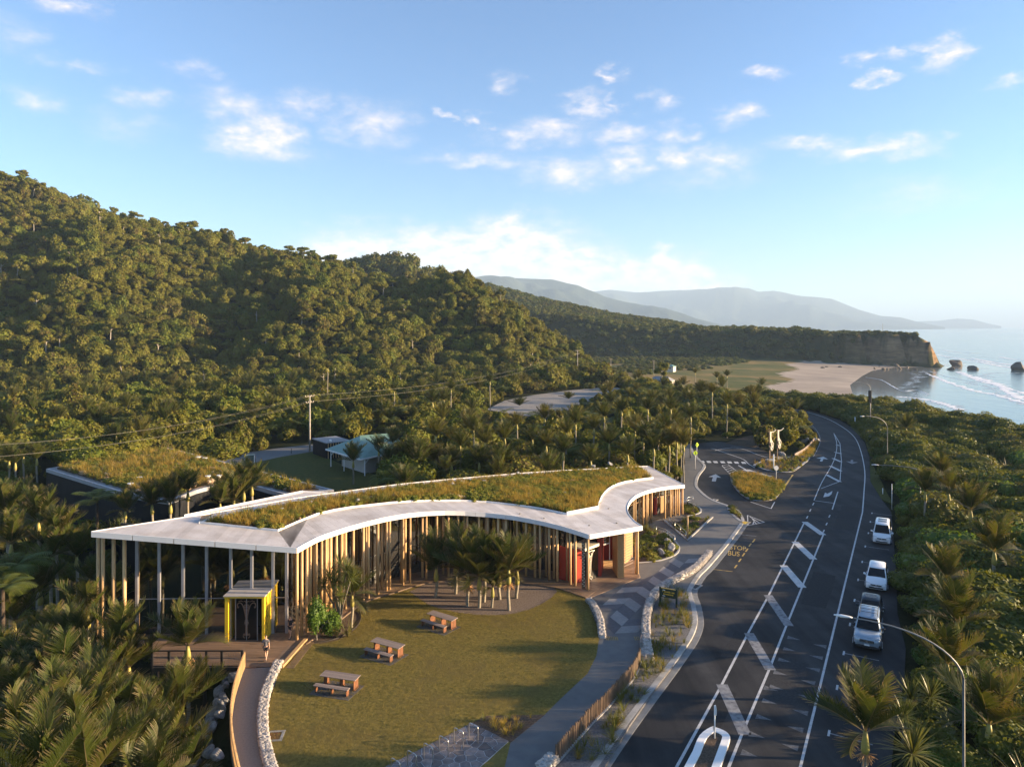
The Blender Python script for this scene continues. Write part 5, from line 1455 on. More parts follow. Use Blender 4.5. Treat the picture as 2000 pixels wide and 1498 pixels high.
def nikau_crown(seed, nf=12, npin=16, width=.10):
    g = random.Random(seed); VV, QQ, TT = [], [], []; o = 0
    for k in range(nf):
        v, q, t = frond_arrays(seed*50+k, L=g.uniform(2.2, 2.8), npin=npin, pl=.8, width=width, bend=g.uniform(.12, .5))
        v = rotz(roty(v, math.radians(8 + 52*(k/nf)**.9 + g.uniform(-5, 5))), k*2.4 + g.uniform(-.2, .2))
        VV.append(v); QQ.append(q + o); TT.append(t); o += len(v)
    return np.concatenate(VV), np.concatenate(QQ), np.concatenate(TT)
CROWNS = []
for i in range(4):
    v, q, t = nikau_crown(7+i); CROWNS.append(arrmesh('crown', v, q, M['nikau_leaf'], attrs={'tip': t}))
mb = MB(); mb.tube([(0,0,-.95),(0,0,-.75),(0,0,-.5),(0,0,-.15),(0,0,.12)], [.15,.20,.19,.13,.09], 10); SHAFT = mb.mesh('crownshaft', M['nikau_shaft'])
def trunk_nikau(h):
    mb = MB(); n_ = 6; mb.tube([(.06*math.sin(i*.9), .05*math.sin(i*1.3), -h + i*h/n_) for i in range(n_)] + [(0,0,-.85)], [.15]+[.125]*(n_-1)+[.13], 9); return mb.mesh('trunk', M['nikau_trunk'])
TRUNKS = {h: trunk_nikau(h) for h in (3, 4.5, 6, 8, 11)}
def flower_mesh():
    g = random.Random(4); mb = MB()
    for k in range(46):
        a = g.uniform(0, 6.28); e = g.uniform(-1.1, .15); l = g.uniform(.28, .5)
        d = Vector((math.cos(a)*math.cos(e), math.sin(a)*math.cos(e), math.sin(e)))
        p = Vector((math.cos(a)*.13, math.sin(a)*.13, -.95)); mb.beam(p, p + d*l + Vector((0,0,-.08)), .022, .022)
    return mb.mesh('flower_spray', M['nikau_flower'])
FLOWER = flower_mesh()
def nikau(base, label, group, scale=1.0, detail=True, flower=False, nf=12, seed=0, spread=52, name='nikau_palm', cat='palm tree'):
    """base = point where the fronds leave the crownshaft"""
    g = random.Random(seed)
    gz = max(th(base.x, base.y), -6)
    o = thing(name, label, cat, (base.x, base.y, gz), 0, group)
    hc = base.z - gz
    c = Vector((0, 0, hc))
    key = min((k for k in TRUNKS if k >= hc/scale), default=11)
    link('trunk', TRUNKS[key], o, c, (0, 0, g.uniform(0, 6)), (scale, scale, scale*max(.2, min(1.3, (hc+.4)/scale/key))))
    link('crownshaft', SHAFT, o, c, None, (scale,)*3)
    if detail:
        a0 = g.uniform(0, 6.28)
        for k in range(nf):
            t_ = 6 + spread*(k/nf)**.85 + g.uniform(-5, 5)
            me = FROND[g.randrange(6)]
            if k >= nf-3 and g.random() < .75: me = FROND_LOW; t_ += 16
            E = Euler((0, math.radians(t_), 0)).to_matrix(); Z = Matrix.Rotation(a0 + k*2.4 + g.uniform(-.22, .22), 3, 'Z'); T_ = Matrix.Rotation(g.uniform(-.35, .35), 3, 'Z')
            f = link('frond', me, o, c + Vector((0, 0, .06)), (Z @ E @ T_).to_euler(), (scale*g.uniform(.88, 1.1),)*3)
        if flower: link('flower_spray', FLOWER, o, c, (0, 0, g.uniform(0, 6)), (scale,)*3)
    else:
        link('crown', CROWNS[seed % 4], o, c, (0, 0, g.uniform(0, 6.28)), (scale*g.uniform(.9, 1.1),)*3)
    return o

# ---- tree fern
def fern_frond_arrays(seed, L=2.3, n=22):
    V_, Q_ = [], []; g = np.random.default_rng(seed)
    s = np.linspace(0, 1, n+1); ang = .75 - 1.25*s
    px = np.concatenate([[0], np.cumsum(np.cos(ang[:-1])*L/n)]); pz = np.concatenate([[0], np.cumsum(np.sin(ang[:-1])*L/n)])
    for i in range(n+1): V_ += [(px[i], -.02, pz[i]), (px[i], .02, pz[i])]
    for i in range(n): Q_.append((2*i, 2*i+1, 2*i+3, 2*i+2))
    for i in range(2, n+1):
        ln = .62*math.sin(math.pi*min(1, .15+.85*(1-s[i])**.8))*g.uniform(.9, 1.1) + .05
        for sd in (-1, 1):
            b = len(V_); fw = .12; w = .052
            for u in (0, .5, 1):
                c = np.array([px[i] + fw*ln*u, sd*ln*u, pz[i] - .16*ln*u*u]); ww = w*(1 - .75*u)
                V_ += [(c[0]-ww, c[1], c[2]), (c[0]+ww, c[1], c[2])]
            Q_ += [(b, b+1, b+3, b+2), (b+2, b+3, b+5, b+4)]
    return np.array(V_), np.array(Q_)
v, q = fern_frond_arrays(5); FERN_FROND = arrmesh('frond', v, q, M['fern_leaf'])
def fern_crown(seed, nf=11):
    VV, QQ = [], []; o = 0; g = random.Random(seed)
    for k in range(nf):
        v, q = fern_frond_arrays(seed*30+k, L=g.uniform(1.9, 2.5), n=14); v = rotz(roty(v, g.uniform(-.15, .25)), k*2.4); VV.append(v); QQ.append(q+o); o += len(v)
    return arrmesh('fern_crown', np.concatenate(VV), np.concatenate(QQ), M['fern_leaf'])
mb = MB(); mb.tube([(0,0,-5),(0,0,-1),(0,0,.05)], [.2,.16,.13], 8); FTR = mb.mesh('trunk', M['fern_trunk'])
def tree_fern(base, label, group, scale=1.0, seed=0):
    g = random.Random(seed); gz = th(base.x, base.y)
    o = thing('tree_fern', label, 'tree fern', (base.x, base.y, gz), 0, group); c = Vector((0,0,base.z-gz))
    link('trunk', FTR, o, c, None, (1, 1, max(.3, (base.z-gz+.4)/5)))
    for k in range(12):
        link('frond', FERN_FROND, o, c, (Matrix.Rotation(k*2.4+g.uniform(-.2,.2), 3, 'Z') @ Matrix.Rotation(g.uniform(-.25, .2), 3, 'Y')).to_euler(), (scale*g.uniform(.85, 1.12),)*3)
    return o
# ---- sword leaved rosettes: cabbage tree heads, flax, tussock
def blades(seed, n, L, w, up=(-.4, 1.2), curl=.5, seg=3, base=.05, jitter=.25):
    g = np.random.default_rng(seed); V_, Q_ = [], []
    for k in range(n):
        a = g.uniform(0, 6.283); e = g.uniform(*up); l = L*g.uniform(1-jitter, 1+jitter)
        d = np.array([math.cos(a)*math.cos(e), math.sin(a)*math.cos(e), math.sin(e)]); sd = np.array([-math.sin(a), math.cos(a), 0])
        p = d*base; b = len(V_)
        for i in range(seg+1):
            f = i/seg; ww = w*(.55 + .9*f if f < .35 else 1.0*(1-f)/.65*.95 + .03)
            V_ += [tuple(p - sd*ww), tuple(p + sd*ww)]
            dd = d + np.array([0, 0, -curl*f*1.2]); dd /= np.linalg.norm(dd); p = p + dd*l/seg
        for i in range(seg): Q_.append((b+2*i, b+2*i+1, b+2*i+3, b+2*i+2))
    return np.array(V_), np.array(Q_)
v, q = blades(3, 95, .85, .024, (-.9, 1.45), .35); CAB_HEAD = arrmesh('leaf_head', v, q, M['cabbage_leaf'])
v, q = blades(9, 150, 1.25, .030, (-.6, 1.5), .45); CAB_BIG = arrmesh('leaf_head', v, q, M['cabbage_leaf'])
FLAX = []
for i in range(3): v, q = blades(20+i, 34, 1.9, .045, (.55, 1.5), .45, base=.1); FLAX.append(arrmesh('flax_bush', v, q, M['flax_leaf']))
TUFT = []
for i in range(3): v, q = blades(30+i, 26, .42, .009, (.5, 1.5), .7, 2); TUFT.append(arrmesh('grass_tuft', v, q, M['tussock']))
BTUFT = []
for i in range(3): v, q = blades(40+i, 24, .55, .016, (.35, 1.5), .6, 3); BTUFT.append(arrmesh('grass_tuft', v, q, M['bed_leaf']))
LAWN_T = []
for i in range(3): v, q = blades(50+i, 22, .095, .006, (.35, 1.4), .5, 1, jitter=.4); v[:, :2] *= 1; LAWN_T.append(arrmesh('lawn_tuft', v + np.repeat(np.random.default_rng(i).uniform(-.11, .11, (22, 3))*np.array([1, 1, 0]), 4, 0), q, M['grass_blade']))
HERB = [crown_mesh('roof_shrub', 300+i, 260, (.42,.42,.30), .055, 5, M['roof_herb'], zmin=-.1) for i in range(3)]
FLWR = [crown_mesh('roof_flower', 320+i, 60, (.26,.26,.20), .035, 4, M['roof_flower'], zmin=0) for i in range(2)]
def cabbage_tree(loc, label, heads, group='cabbage trees', big=False):
    gz = th(loc[0], loc[1]); gz = max(gz, ZP if len(loc) > 2 and loc[2] else gz)
    o = thing('cabbage_tree', label, 'cabbage tree', (loc[0], loc[1], gz), 0, group)
    mb = MB()
    for (x, y, z, s) in heads:
        fk = z*.55
        mb.tube([(0,0,-.1),(x*.12,y*.12,fk*.6),(x*.35,y*.35,fk),(x,y,z)], [.11,.09,.06,.05], 7)
    mb.build('trunk', M['bark'], o)
    for i, (x, y, z, s) in enumerate(heads): link('leaf_head', CAB_BIG if big else CAB_HEAD, o, (x, y, z), (.12*math.sin(i*3), .12*math.cos(i*2), i*1.1), (s,)*3)
    return o

# ---- broadleaf trees and shrubs
LF = M['leaf_forest']
TREE_C = [crown_mesh('crown', 200+i, 1500, (2.5,2.5,2.0), .19, 15, LF) for i in range(5)]
TREE_T = [trunk_mesh('trunk', 3.2, .17, M['bark'], i) for i in range(3)]
SHRUB_C = [crown_mesh('crown', 230+i, 1900, (2.0,2.0,1.45), .125, 13, M['leaf_coast'], zmin=-.15) for i in range(4)]
SHRUB_B = [crown_mesh('crown', 250+i, 1900, (2.2,1.8,1.3), .12, 13, M['leaf_bright'], zmin=-.15) for i in range(2)]
STEMS = [trunk_mesh('stem', 1.2, .08, M['bark'], 9+i, 4, .9) for i in range(2)]
FAR_C = [crown_mesh('far_crown', 260+i, 900, [(2.6,2.6,2.1),(2.9,2.3,1.7),(2.2,2.4,2.9),(2.8,2.8,1.5),(1.9,1.9,3.0),(2.5,2.9,2.2)][i], .25, [11,16,14,18,9,20][i], LF, lob=[(.38,.62),(.26,.48),(.26,.5),(.24,.42),(.34,.5),(.22,.42)][i], rough=1.0) for i in range(6)]
FAR_D = [crown_mesh('far_crown', 280+i, 240, (3.2,3.2,2.4), .55, 9, M['leaf_far']) for i in range(4)]

def emergent(seed):
    g_ = random.Random(seed); mb = MB()
    h = 8.0
    mb.tube([(0,0,-1),(.2,.1,h*.5),(.1,-.1,h)], [.28,.22,.12], 6)
    tips = []
    for k in range(7):
        a = k*2.4; l = g_.uniform(1.5, 3.2); z0 = h*g_.uniform(.55, .95); p = Vector((math.cos(a)*l, math.sin(a)*l, z0 + g_.uniform(.6, 1.6)))
        mb.tube([(.1,0,z0),(p.x*.5,p.y*.5,z0+.5),p], [.11,.08,.04], 5); tips.append(p)
    tips.append(Vector((0,0,h+.6)))
    VV, QQ, TT = [], [], []; o = 0
    for k, p in enumerate(tips):
        v, q, t = crown_arrays(seed*9+k, 110, (1.8,1.8,1.1), .30, 6); v = v + np.array(p); VV.append(v); QQ.append(q+o); TT.append(t+o); o += len(v)
    return mb.mesh('trunk', M['bark_pale']), arrmesh('crown', np.concatenate(VV), np.concatenate(QQ), LF, tris=np.concatenate(TT))
# ---- scatter: one object of uncountable plants
_gc = [0]
def scatter(name, pts, protos, rot, scl, idx, label=None):
    n = len(pts)
    if n == 0: return
    me = bpy.data.meshes.new(name); me.vertices.add(n)
    me.vertices.foreach_set('co', np.asarray(pts, np.float32).reshape(-1))
    me.attributes.new('rot', 'FLOAT_VECTOR', 'POINT').data.foreach_set('vector', np.asarray(rot, np.float32).reshape(-1))
    me.attributes.new('scl', 'FLOAT_VECTOR', 'POINT').data.foreach_set('vector', np.asarray(scl, np.float32).reshape(-1))
    me.attributes.new('idx', 'INT', 'POINT').data.foreach_set('value', np.asarray(idx, np.int32))
    o = link(name, me); o['kind'] = 'stuff'
    _gc[0] += 1
    pc = bpy.data.collections.new('%s_kinds' % name)
    for i, p in enumerate(protos):
        q = bpy.data.objects.new('%s_kind_%02d' % (name, i), p); pc.objects.link(q)
    ng = bpy.data.node_groups.new(name, 'GeometryNodeTree')
    ng.interface.new_socket('Geometry', in_out='INPUT', socket_type='NodeSocketGeometry'); ng.interface.new_socket('Geometry', in_out='OUTPUT', socket_type='NodeSocketGeometry')
    N = ng.nodes.new; gi, go = N('NodeGroupInput'), N('NodeGroupOutput'); ip = N('GeometryNodeInstanceOnPoints'); ci = N('GeometryNodeCollectionInfo')
    ci.inputs['Collection'].default_value = pc; ci.inputs['Separate Children'].default_value = True; ci.inputs['Reset Children'].default_value = True
    def na(t, nm):
        a = N('GeometryNodeInputNamedAttribute'); a.data_type = t; a.inputs['Name'].default_value = nm
        return next(s for s in a.outputs if s.enabled and s.name == 'Attribute')
    L = ng.links.new
    L(gi.outputs[0], ip.inputs['Points']); L(ci.outputs[0], ip.inputs['Instance']); ip.inputs['Pick Instance'].default_value = True
    L(na('INT', 'idx'), ip.inputs['Instance Index'])
    er = N('FunctionNodeEulerToRotation'); L(na('FLOAT_VECTOR', 'rot'), er.inputs[0]); L(er.outputs[0], ip.inputs['Rotation'])
    L(na('FLOAT_VECTOR', 'scl'), ip.inputs['Scale']); L(ip.outputs[0], go.inputs[0])
    o.modifiers.new('scatter', 'NODES').node_group = ng
    return o

# ================================================================== WHERE THE BUSH GROWS
def jit_grid(x0, x1, y0, y1, step, seed):
    g = np.random.default_rng(seed)
    X, Y = np.meshgrid(np.arange(x0, x1, step), np.arange(y0, y1, step))
    X = X.ravel() + g.uniform(-.5, .5, X.size)*step; Y = Y.ravel() + g.uniform(-.5, .5, Y.size)*step
    return X, Y
XY = lambda pl: [(p.x, p.y) for p in pl]
ROADW = XY(road_poly); PATHW = XY(path_poly); LAWNW = XY(lawn_poly)
BLDG = XY(offs(OUTL, -2.0, True)) if abs(sdpoly(np.array([0.]), np.array([75.]), XY(offs(OUTL, -2.0, True)))[0]) > abs(sdpoly(np.array([0.]), np.array([75.]), XY(OUTL))[0]) else XY(offs(OUTL, 2.0, True))
CLEAR = [ROADW, PATHW, LAWNW, BLDG, XY(BB_), XY(walk),
         XY(PL([(466,918),(478,903),(600,872),(665,900),(740,925),(748,968),(600,990),(520,960)])),
         XY(PL([(370,905),(420,891),(540,874),(612,866),(640,862),(800,862),(815,885),(735,925),(600,886),(545,896),(480,910),(440,918)])),
         XY(PL([(945,802),(985,781),(1040,770),(1110,761),(1200,753),(1230,764),(1140,788),(1085,815),(1015,815)])),
         XY(PL([(1410,868),(1440,855),(1470,848),(1492,868),(1470,878)])), XY(fd), XY(PL([(1695,895),(1712,905),(1745,985),(1741,1000),(1700,940)]))]
# view corridors kept open (outline in the photograph, distance of what must stay visible)
KEEP = [([(955,798),(985,783),(1040,772),(1110,765),(1200,757),(1215,764),(1140,782),(1075,803),(1045,803)], 205),
        ([(478,905),(600,877),(665,905),(735,930),(735,960),(560,955),(520,930)], 100), ([(390,897),(540,880),(602,872),(602,882),(470,906)], 118),
        ([(608,853),(640,850),(700,850),(785,868),(740,890),(705,912),(640,890),(610,885)], 114), ([(598,772),(612,772),(610,870),(600,870)], 130),
        ([(93,905),(330,865),(520,915),(640,950),(560,958),(460,935),(270,955)], 80), ([(93,930),(262,975),(250,1000),(110,1010)], 88),
        ([(1150,725),(1240,735),(1280,730),(1320,740),(1490,712),(1530,722),(1488,752),(1400,738),(1330,752),(1280,758)], 240),
        ([(1495,752),(1530,715),(1700,712),(1700,768),(1640,762),(1560,760)], 300), ([(1690,770),(1800,782),(1925,815),(2100,855),(2100,640),(1690,640)], 120),
        ([(1346,868),(1490,870),(1500,900),(1560,885),(1590,850),(1540,800),(1620,815),(1700,900),(1745,990),(1770,1270),(1780,1340),(1750,1498),(1200,1498),(1330,950)], 41),
        ([(178,1040),(600,955),(1265,905),(1340,945),(1330,1000),(1150,1160),(800,1150),(560,1250),(440,1250),(300,1110),(270,1060)], 50), ([(1500,838),(1545,838),(1545,905),(1500,905)], 122), ([(1725,815),(1738,815),(1738,905),(1725,905)], 118), ([(1692,758),(1706,758),(1706,822),(1692,822)], 165),
        ([(1118,680),(1136,680),(1134,722),(1122,722)], 290), ([(470,888),(496,888),(496,912),(470,912)], 119)]
def visible_ok(X, Y, Zt, r, zm):
    ok = np.ones(X.shape, bool)
    for pl, D in KEEP:
        near = Y < D
        for dxx, zz in ((0, Zt), (-r, zm), (r, zm), (-r*.7, Zt*.85+zm*.15), (r*.7, Zt*.85+zm*.15)):
            sx_ = CX + FOC*(X+dxx)/np.maximum(Y, 5); sy_ = CY + FOC*(CAM_H-zz)/np.maximum(Y, 5)
            ok &= ~(near & inpoly(sx_, sy_, pl))
    return ok
def clear_of(X, Y, r):
    ok = np.ones(X.shape, bool)
    for pl in CLEAR: ok &= sdpoly(X, Y, pl) < -r
    return ok
def inframe(X, Y, pad=60): s_ = CX + FOC*X/np.maximum(Y, 1); return (s_ > -pad) & (s_ < 2000+pad) & (Y > 18)

# ---- forest on the flat and on the hill
X1, Y1 = jit_grid(-215, 84, 84, 262, 3.7, 1)
X2, Y2 = jit_grid(-480, 62, 262, 500, 3.9, 2)
X3, Y3 = jit_grid(-480, 60, 500, 740, 7.5, 3)
X4, Y4 = jit_grid(-110, -14, 40, 84, 3.2, 4)
X5, Y5 = jit_grid(-480, 62, 255, 470, 4.6, 9)
X = np.concatenate([X1, X2, X3, X5, X4]); Y = np.concatenate([Y1, Y2, Y3, Y5, Y4])
g = np.random.default_rng(5)
Z = terrain(X, Y)
big = g.random(len(X))
sc = np.where(Y > 500, 1.75, np.where(Y > 262, 1.16, .92)) * (.55 + 1.15*big**2.6)
n5 = len(X) - len(X4); sc[n5-len(X5):n5] = .55 + .3*big[n5-len(X5):n5]
sc = np.where((X > -12) & (Y < 225) & (Y > 150), np.minimum(sc, .72), sc)
sc = np.where(X4.size and (np.arange(len(X)) >= len(X)-len(X4)), sc*.62, sc)
right_of = np.interp(Y, [60, 105, 115, 127, 150, 200, 225, 300, 420], [22, 26, 48, 57, 70, 82, 64, 62, 40])
ok = inframe(X, Y, 140) & (Z > -7) & (X < right_of + 2) & ~((Y > 290) & (X > 20) & (Z < -3))
ok &= clear_of(X, Y, 1.1*sc)
hgt = sc*4.6
ok &= visible_ok(X, Y, Z + hgt, 2.2*sc, Z + hgt*.6)
ok &= ~((Y < 52) & (X > -19.5))
X, Y, Z, sc, big = X[ok], Y[ok], Z[ok], sc[ok], big[ok]
# the nearest 300 are trees of their own, the rest of the wood is one mass
kind = g.random(len(X))
isb = kind < .86
order = np.argsort(Y); near_ids = [i for i in order if isb[i]][:300]
nearset = np.zeros(len(X), bool); nearset[near_ids] = True
def region(x, y):
    px = CX + FOC*x/y
    if px < 110: return 'at the far left edge behind the black building'
    if px < 330: return 'behind the black building with the grass roof'
    if px < 480: return 'beside the back driveway left of the power pole'
    if px < 620: return 'beside the power pole and the black shed'
    if px < 820: return 'behind the teal roofed shelter'
    if px < 1000: return 'behind the middle of the curved roof'
    if px < 1200: return 'between the curved roof and the gravel lot'
    if px < 1360: return 'behind the right end of the curved roof'
    return 'on the bank above the car park entrance'
tones = ['tall', 'rounded', 'low', 'broad']
for n_, i in enumerate(near_ids):
    s_ = sc[i]; nm = tones[3 if s_ > 1.15 else 0 if s_ > .85 else 1 if s_ > .65 else 2]
    rg = region(X[i], Y[i])
    o = thing('forest_tree', '%s leafy bush tree in the wood %s' % (nm, rg), 'tree', (X[i], Y[i], Z[i]), g.uniform(0, 6.28), 'trees of the wood ' + rg)
    link('trunk', TREE_T[n_ % 3], o, None, None, (s_, s_, s_*.95))
    link('crown', TREE_C[n_ % 5], o, (0, 0, 2.75*s_), (0, 0, 0), (s_*g.uniform(.85, 1.15), s_*g.uniform(.85, 1.15), s_*g.uniform(.85, 1.25)))
m_ = ~nearset
def joined(a, b):
    vv, ff, mi = [], [], []
    for m_i, me in enumerate((a, b)):
        o_ = len(vv); vv += [tuple(v.co) for v in me.vertices]; ff += [tuple(o_+i for i in p.vertices) for p in me.polygons]; mi += [m_i]*len(me.polygons)
    me = bpy.data.meshes.new('emergent_tree'); me.from_pydata(vv, [], ff); me.materials.append(a.materials[0]); me.materials.append(b.materials[0]); me.polygons.foreach_set('material_index', mi); return me
EMJ = [joined(*emergent(40+i)) for i in range(2)]
prot = FAR_C + [CROWNS[0], CROWNS[1], fern_crown(3), fern_crown(4)] + FAR_D + EMJ
nf_, n = len(FAR_C), m_.sum()
kk = kind[m_]; yy = Y[m_]; xx = X[m_]; zz = Z[m_]; ss_ = sc[m_]
idx = g.integers(0, 6, n)
idx = np.where(yy > 500, 10 + g.integers(0, 4, n), idx)
palm = (kk > .87) & (yy < 330) & (zz < 26); fern_ = (kk > .94) & (yy < 330) & (zz < 30)
idx = np.where(palm, 6 + g.integers(0, 2, n), idx); idx = np.where(fern_, 8 + g.integers(0, 2, n), idx)
emg = (kk < .009) & (yy > 250) & (yy < 500); idx = np.where(emg, 14 + g.integers(0, 2, n), idx)
zoff = np.where(emg, 0, 0) + np.where(emg, .2, 1)*np.where(fern_, 3.4, np.where(palm, 4.6, 2.0*ss_))
sclx = np.where(palm | fern_, g.uniform(.85, 1.15, n), np.where(emg, g.uniform(.6, .95, n), ss_))[:,None] * np.stack([g.uniform(.8, 1.3, n), g.uniform(.8, 1.3, n), g.uniform(.65, 1.6, n)], 1)
scatter('hill_forest', np.stack([xx, yy, zz + zoff], 1), prot, np.stack([g.uniform(-.15, .15, n), g.uniform(-.15, .15, n), g.uniform(0, 6.28, n)], 1), sclx, idx)
# emergent ridge trees with bare pale trunks along the skyline
EM = [emergent(i+1) for i in range(3)]
for i, x in enumerate([12,22,34,52,63,78,92,110,126,183,200,262,300,318,345,356,368,372,402,412,428,440,470,478,520,540,556,566,578,590,612,640,652,742,760,790]):
    X_ = (x - CX)/FOC*436; Y_ = 436 + rnd.uniform(-5, 5); Z_ = th(X_, Y_) - .5
    o = thing('ridge_tree', 'tall ridge tree with bare pale limbs standing above the canopy on the skyline', 'tree', (X_, Y_, Z_), rnd.uniform(0, 6), 'ridge trees on the hill skyline')
    s_ = rnd.uniform(.65, 1.15); t_, c_ = EM[i % 3]
    link('trunk', t_, o, None, None, (s_, s_, s_)); link('crown', c_, o, None, None, (s_, s_, s_))

# ---- headland and middle ridge
X, Y = jit_grid(-220, 392, 600, 1180, 6.2, 21)
Z = terrain(X, Y)
e_ = 3.0
sl = np.hypot(terrain(X+e_, Y)-terrain(X-e_, Y), terrain(X, Y+e_)-terrain(X, Y-e_))/(2*e_)
ok = inframe(X, Y) & (Z > -6.4) & ~((sl > .75) & (X > 322)) & ~((X > 376)) & ~((X < 60) & (Y < 700)) & (Y > np.interp(X, [-60,40,100,250,320,392], [740,690,682,660,636,612]))
X, Y, Z = X[ok], Y[ok], Z[ok]; n = len(X)
s_ = g.uniform(1.0, 2.0, n) * np.where(X > 300, .55, 1.0)
scatter('headland_forest', np.stack([X, Y, Z + 1.0*s_], 1), FAR_D, np.stack([np.zeros(n), np.zeros(n), g.uniform(0, 6.28, n)], 1), s_[:,None]*np.stack([g.uniform(.9,1.3,n), g.uniform(.9,1.3,n), g.uniform(.8,1.3,n)], 1), g.integers(0, 4, n))
# scrub on the river flats and palms under the bluff
X, Y = jit_grid(-20, 215, 270, 668, 6.5, 22); Z = terrain(X, Y)
den = np.sin(X*.06+1)*np.sin(Y*.05) + .6*np.sin(X*.021-Y*.03+2)
ok = inframe(X, Y) & (Z > -7.6) & (Z < 3) & ((den > .05) | (Y > 560)) & (sdpoly(X, Y, INLAND) > 60)
ok &= visible_ok(X, Y, Z+3, 1.5, Z+2)
X, Y, Z = X[ok], Y[ok], Z[ok]; n = len(X); s_ = g.uniform(.4, .95, n) * np.where(Y > 560, 1.25, 1)
scatter('flats_scrub', np.stack([X, Y, Z + .5*s_], 1), FAR_D, np.stack([np.zeros(n), np.zeros(n), g.uniform(0, 6.28, n)], 1), s_[:,None]*np.stack([np.ones(n), np.ones(n), g.uniform(.6, 1., n)], 1), g.integers(0, 4, n))

# ---- seaward bush on the right
X, Y = jit_grid(10, 150, 22, 265, 2.15, 31); Z = terrain(X, Y)
d_road = -sdpoly(X, Y, ROADW)
redge = np.interp(Y, [20, 37, 75, 127, 201, 260], [14, 20, 44, 65, 79, 60])
ok = inframe(X, Y, 160) & (Z > -10.5) & (X > redge - 2) & (d_road > 1.2)
ok |= inframe(X, Y, 60) & (Y > 201) & (Z > -10.5) & (X > 40) & (d_road > 3)
s_ = (.78 + .85*g.random(len(X))**1.5) * np.clip(.42 + d_road/9.0, .42, 1.0)
s_ = np.where(Y > 130, s_*1.1, s_)
far_band = d_road > 16
ok &= (Y > 35.5) & ~((Y < 50) & (CX + FOC*X/Y > 2030))
s_ = np.where(Y < 48, np.minimum(s_, .9), s_)
isflax = (g.random(len(X)) < np.where((Y > 75) & (d_road > 9), .55, .10))
ok &= clear_of(X, Y, .9*s_) & visible_ok(X, Y, Z + 2.7*s_, 1.6*s_, Z + 1.5*s_)
X, Y, Z, s_, isflax, d_road = X[ok], Y[ok], Z[ok], s_[ok], isflax[ok], d_road[ok]
order = np.argsort(Y)
near_s = [i for i in order if not isflax[i]][:300]; near_f = [i for i in order if isflax[i]][:200]
used = np.zeros(len(X), bool); used[near_s] = True; used[near_f] = True
def where_right(x, y):
    if y < 45: return 'beside the near street lamp'
    if y < 60: return 'beside the silver four wheel drive'
    if y < 80: return 'beside the parked white cars'
    if y < 105: return 'behind the white people carrier'
    if y < 150: return 'beside the middle street lamp'
    return 'on the bank by the road bend'
for n_, i in enumerate(near_s):
    w_ = where_right(X[i], Y[i]); br = (n_ % 5 == 0)
    o = thing('coastal_shrub', '%s %s coastal shrub in the bush %s' % ('large' if s_[i] > .95 else 'small' if s_[i] < .6 else 'rounded', 'glossy bright green' if br else 'olive green', w_), 'shrub', (X[i], Y[i], Z[i]), g.uniform(0, 6.28), 'shrubs in the bush ' + w_)
    k_ = s_[i]; link('stem', STEMS[n_ % 2], o, None, None, (k_, k_, k_)); link('crown', SHRUB_B[n_ % 2] if br else SHRUB_C[n_ % 4], o, (0, 0, 1.0*k_), None, (k_*g.uniform(.9, 1.3), k_*g.uniform(.9, 1.3), k_*g.uniform(.85, 1.2)))
for n_, i in enumerate(near_f):
    w_ = where_right(X[i], Y[i])
    o = link('flax_bush', FLAX[n_ % 3], None, (X[i], Y[i], Z[i]), (0, 0, g.uniform(0, 6.28)), (.7+.6*g.random(),)*3)
    tag(o, 'flax bush with long pale sword leaves in the scrub ' + w_, 'flax', 'flax bushes ' + w_)
m_ = ~used; n = m_.sum()
idx = np.where(isflax[m_], 4 + g.integers(0, 3, n), g.integers(0, 4, n))
scatter('coastal_scrub', np.stack([X[m_], Y[m_], Z[m_] + np.where(isflax[m_], .1, .9*s_[m_])], 1), SHRUB_C + FLAX, np.stack([g.uniform(-.1,.1,n), g.uniform(-.1,.1,n), g.uniform(0, 6.28, n)], 1),
        (np.where(isflax[m_], 1.0, s_[m_]))[:,None]*np.stack([g.uniform(.85,1.25,n), g.uniform(.85,1.25,n), g.uniform(.85,1.2,n)], 1), idx)

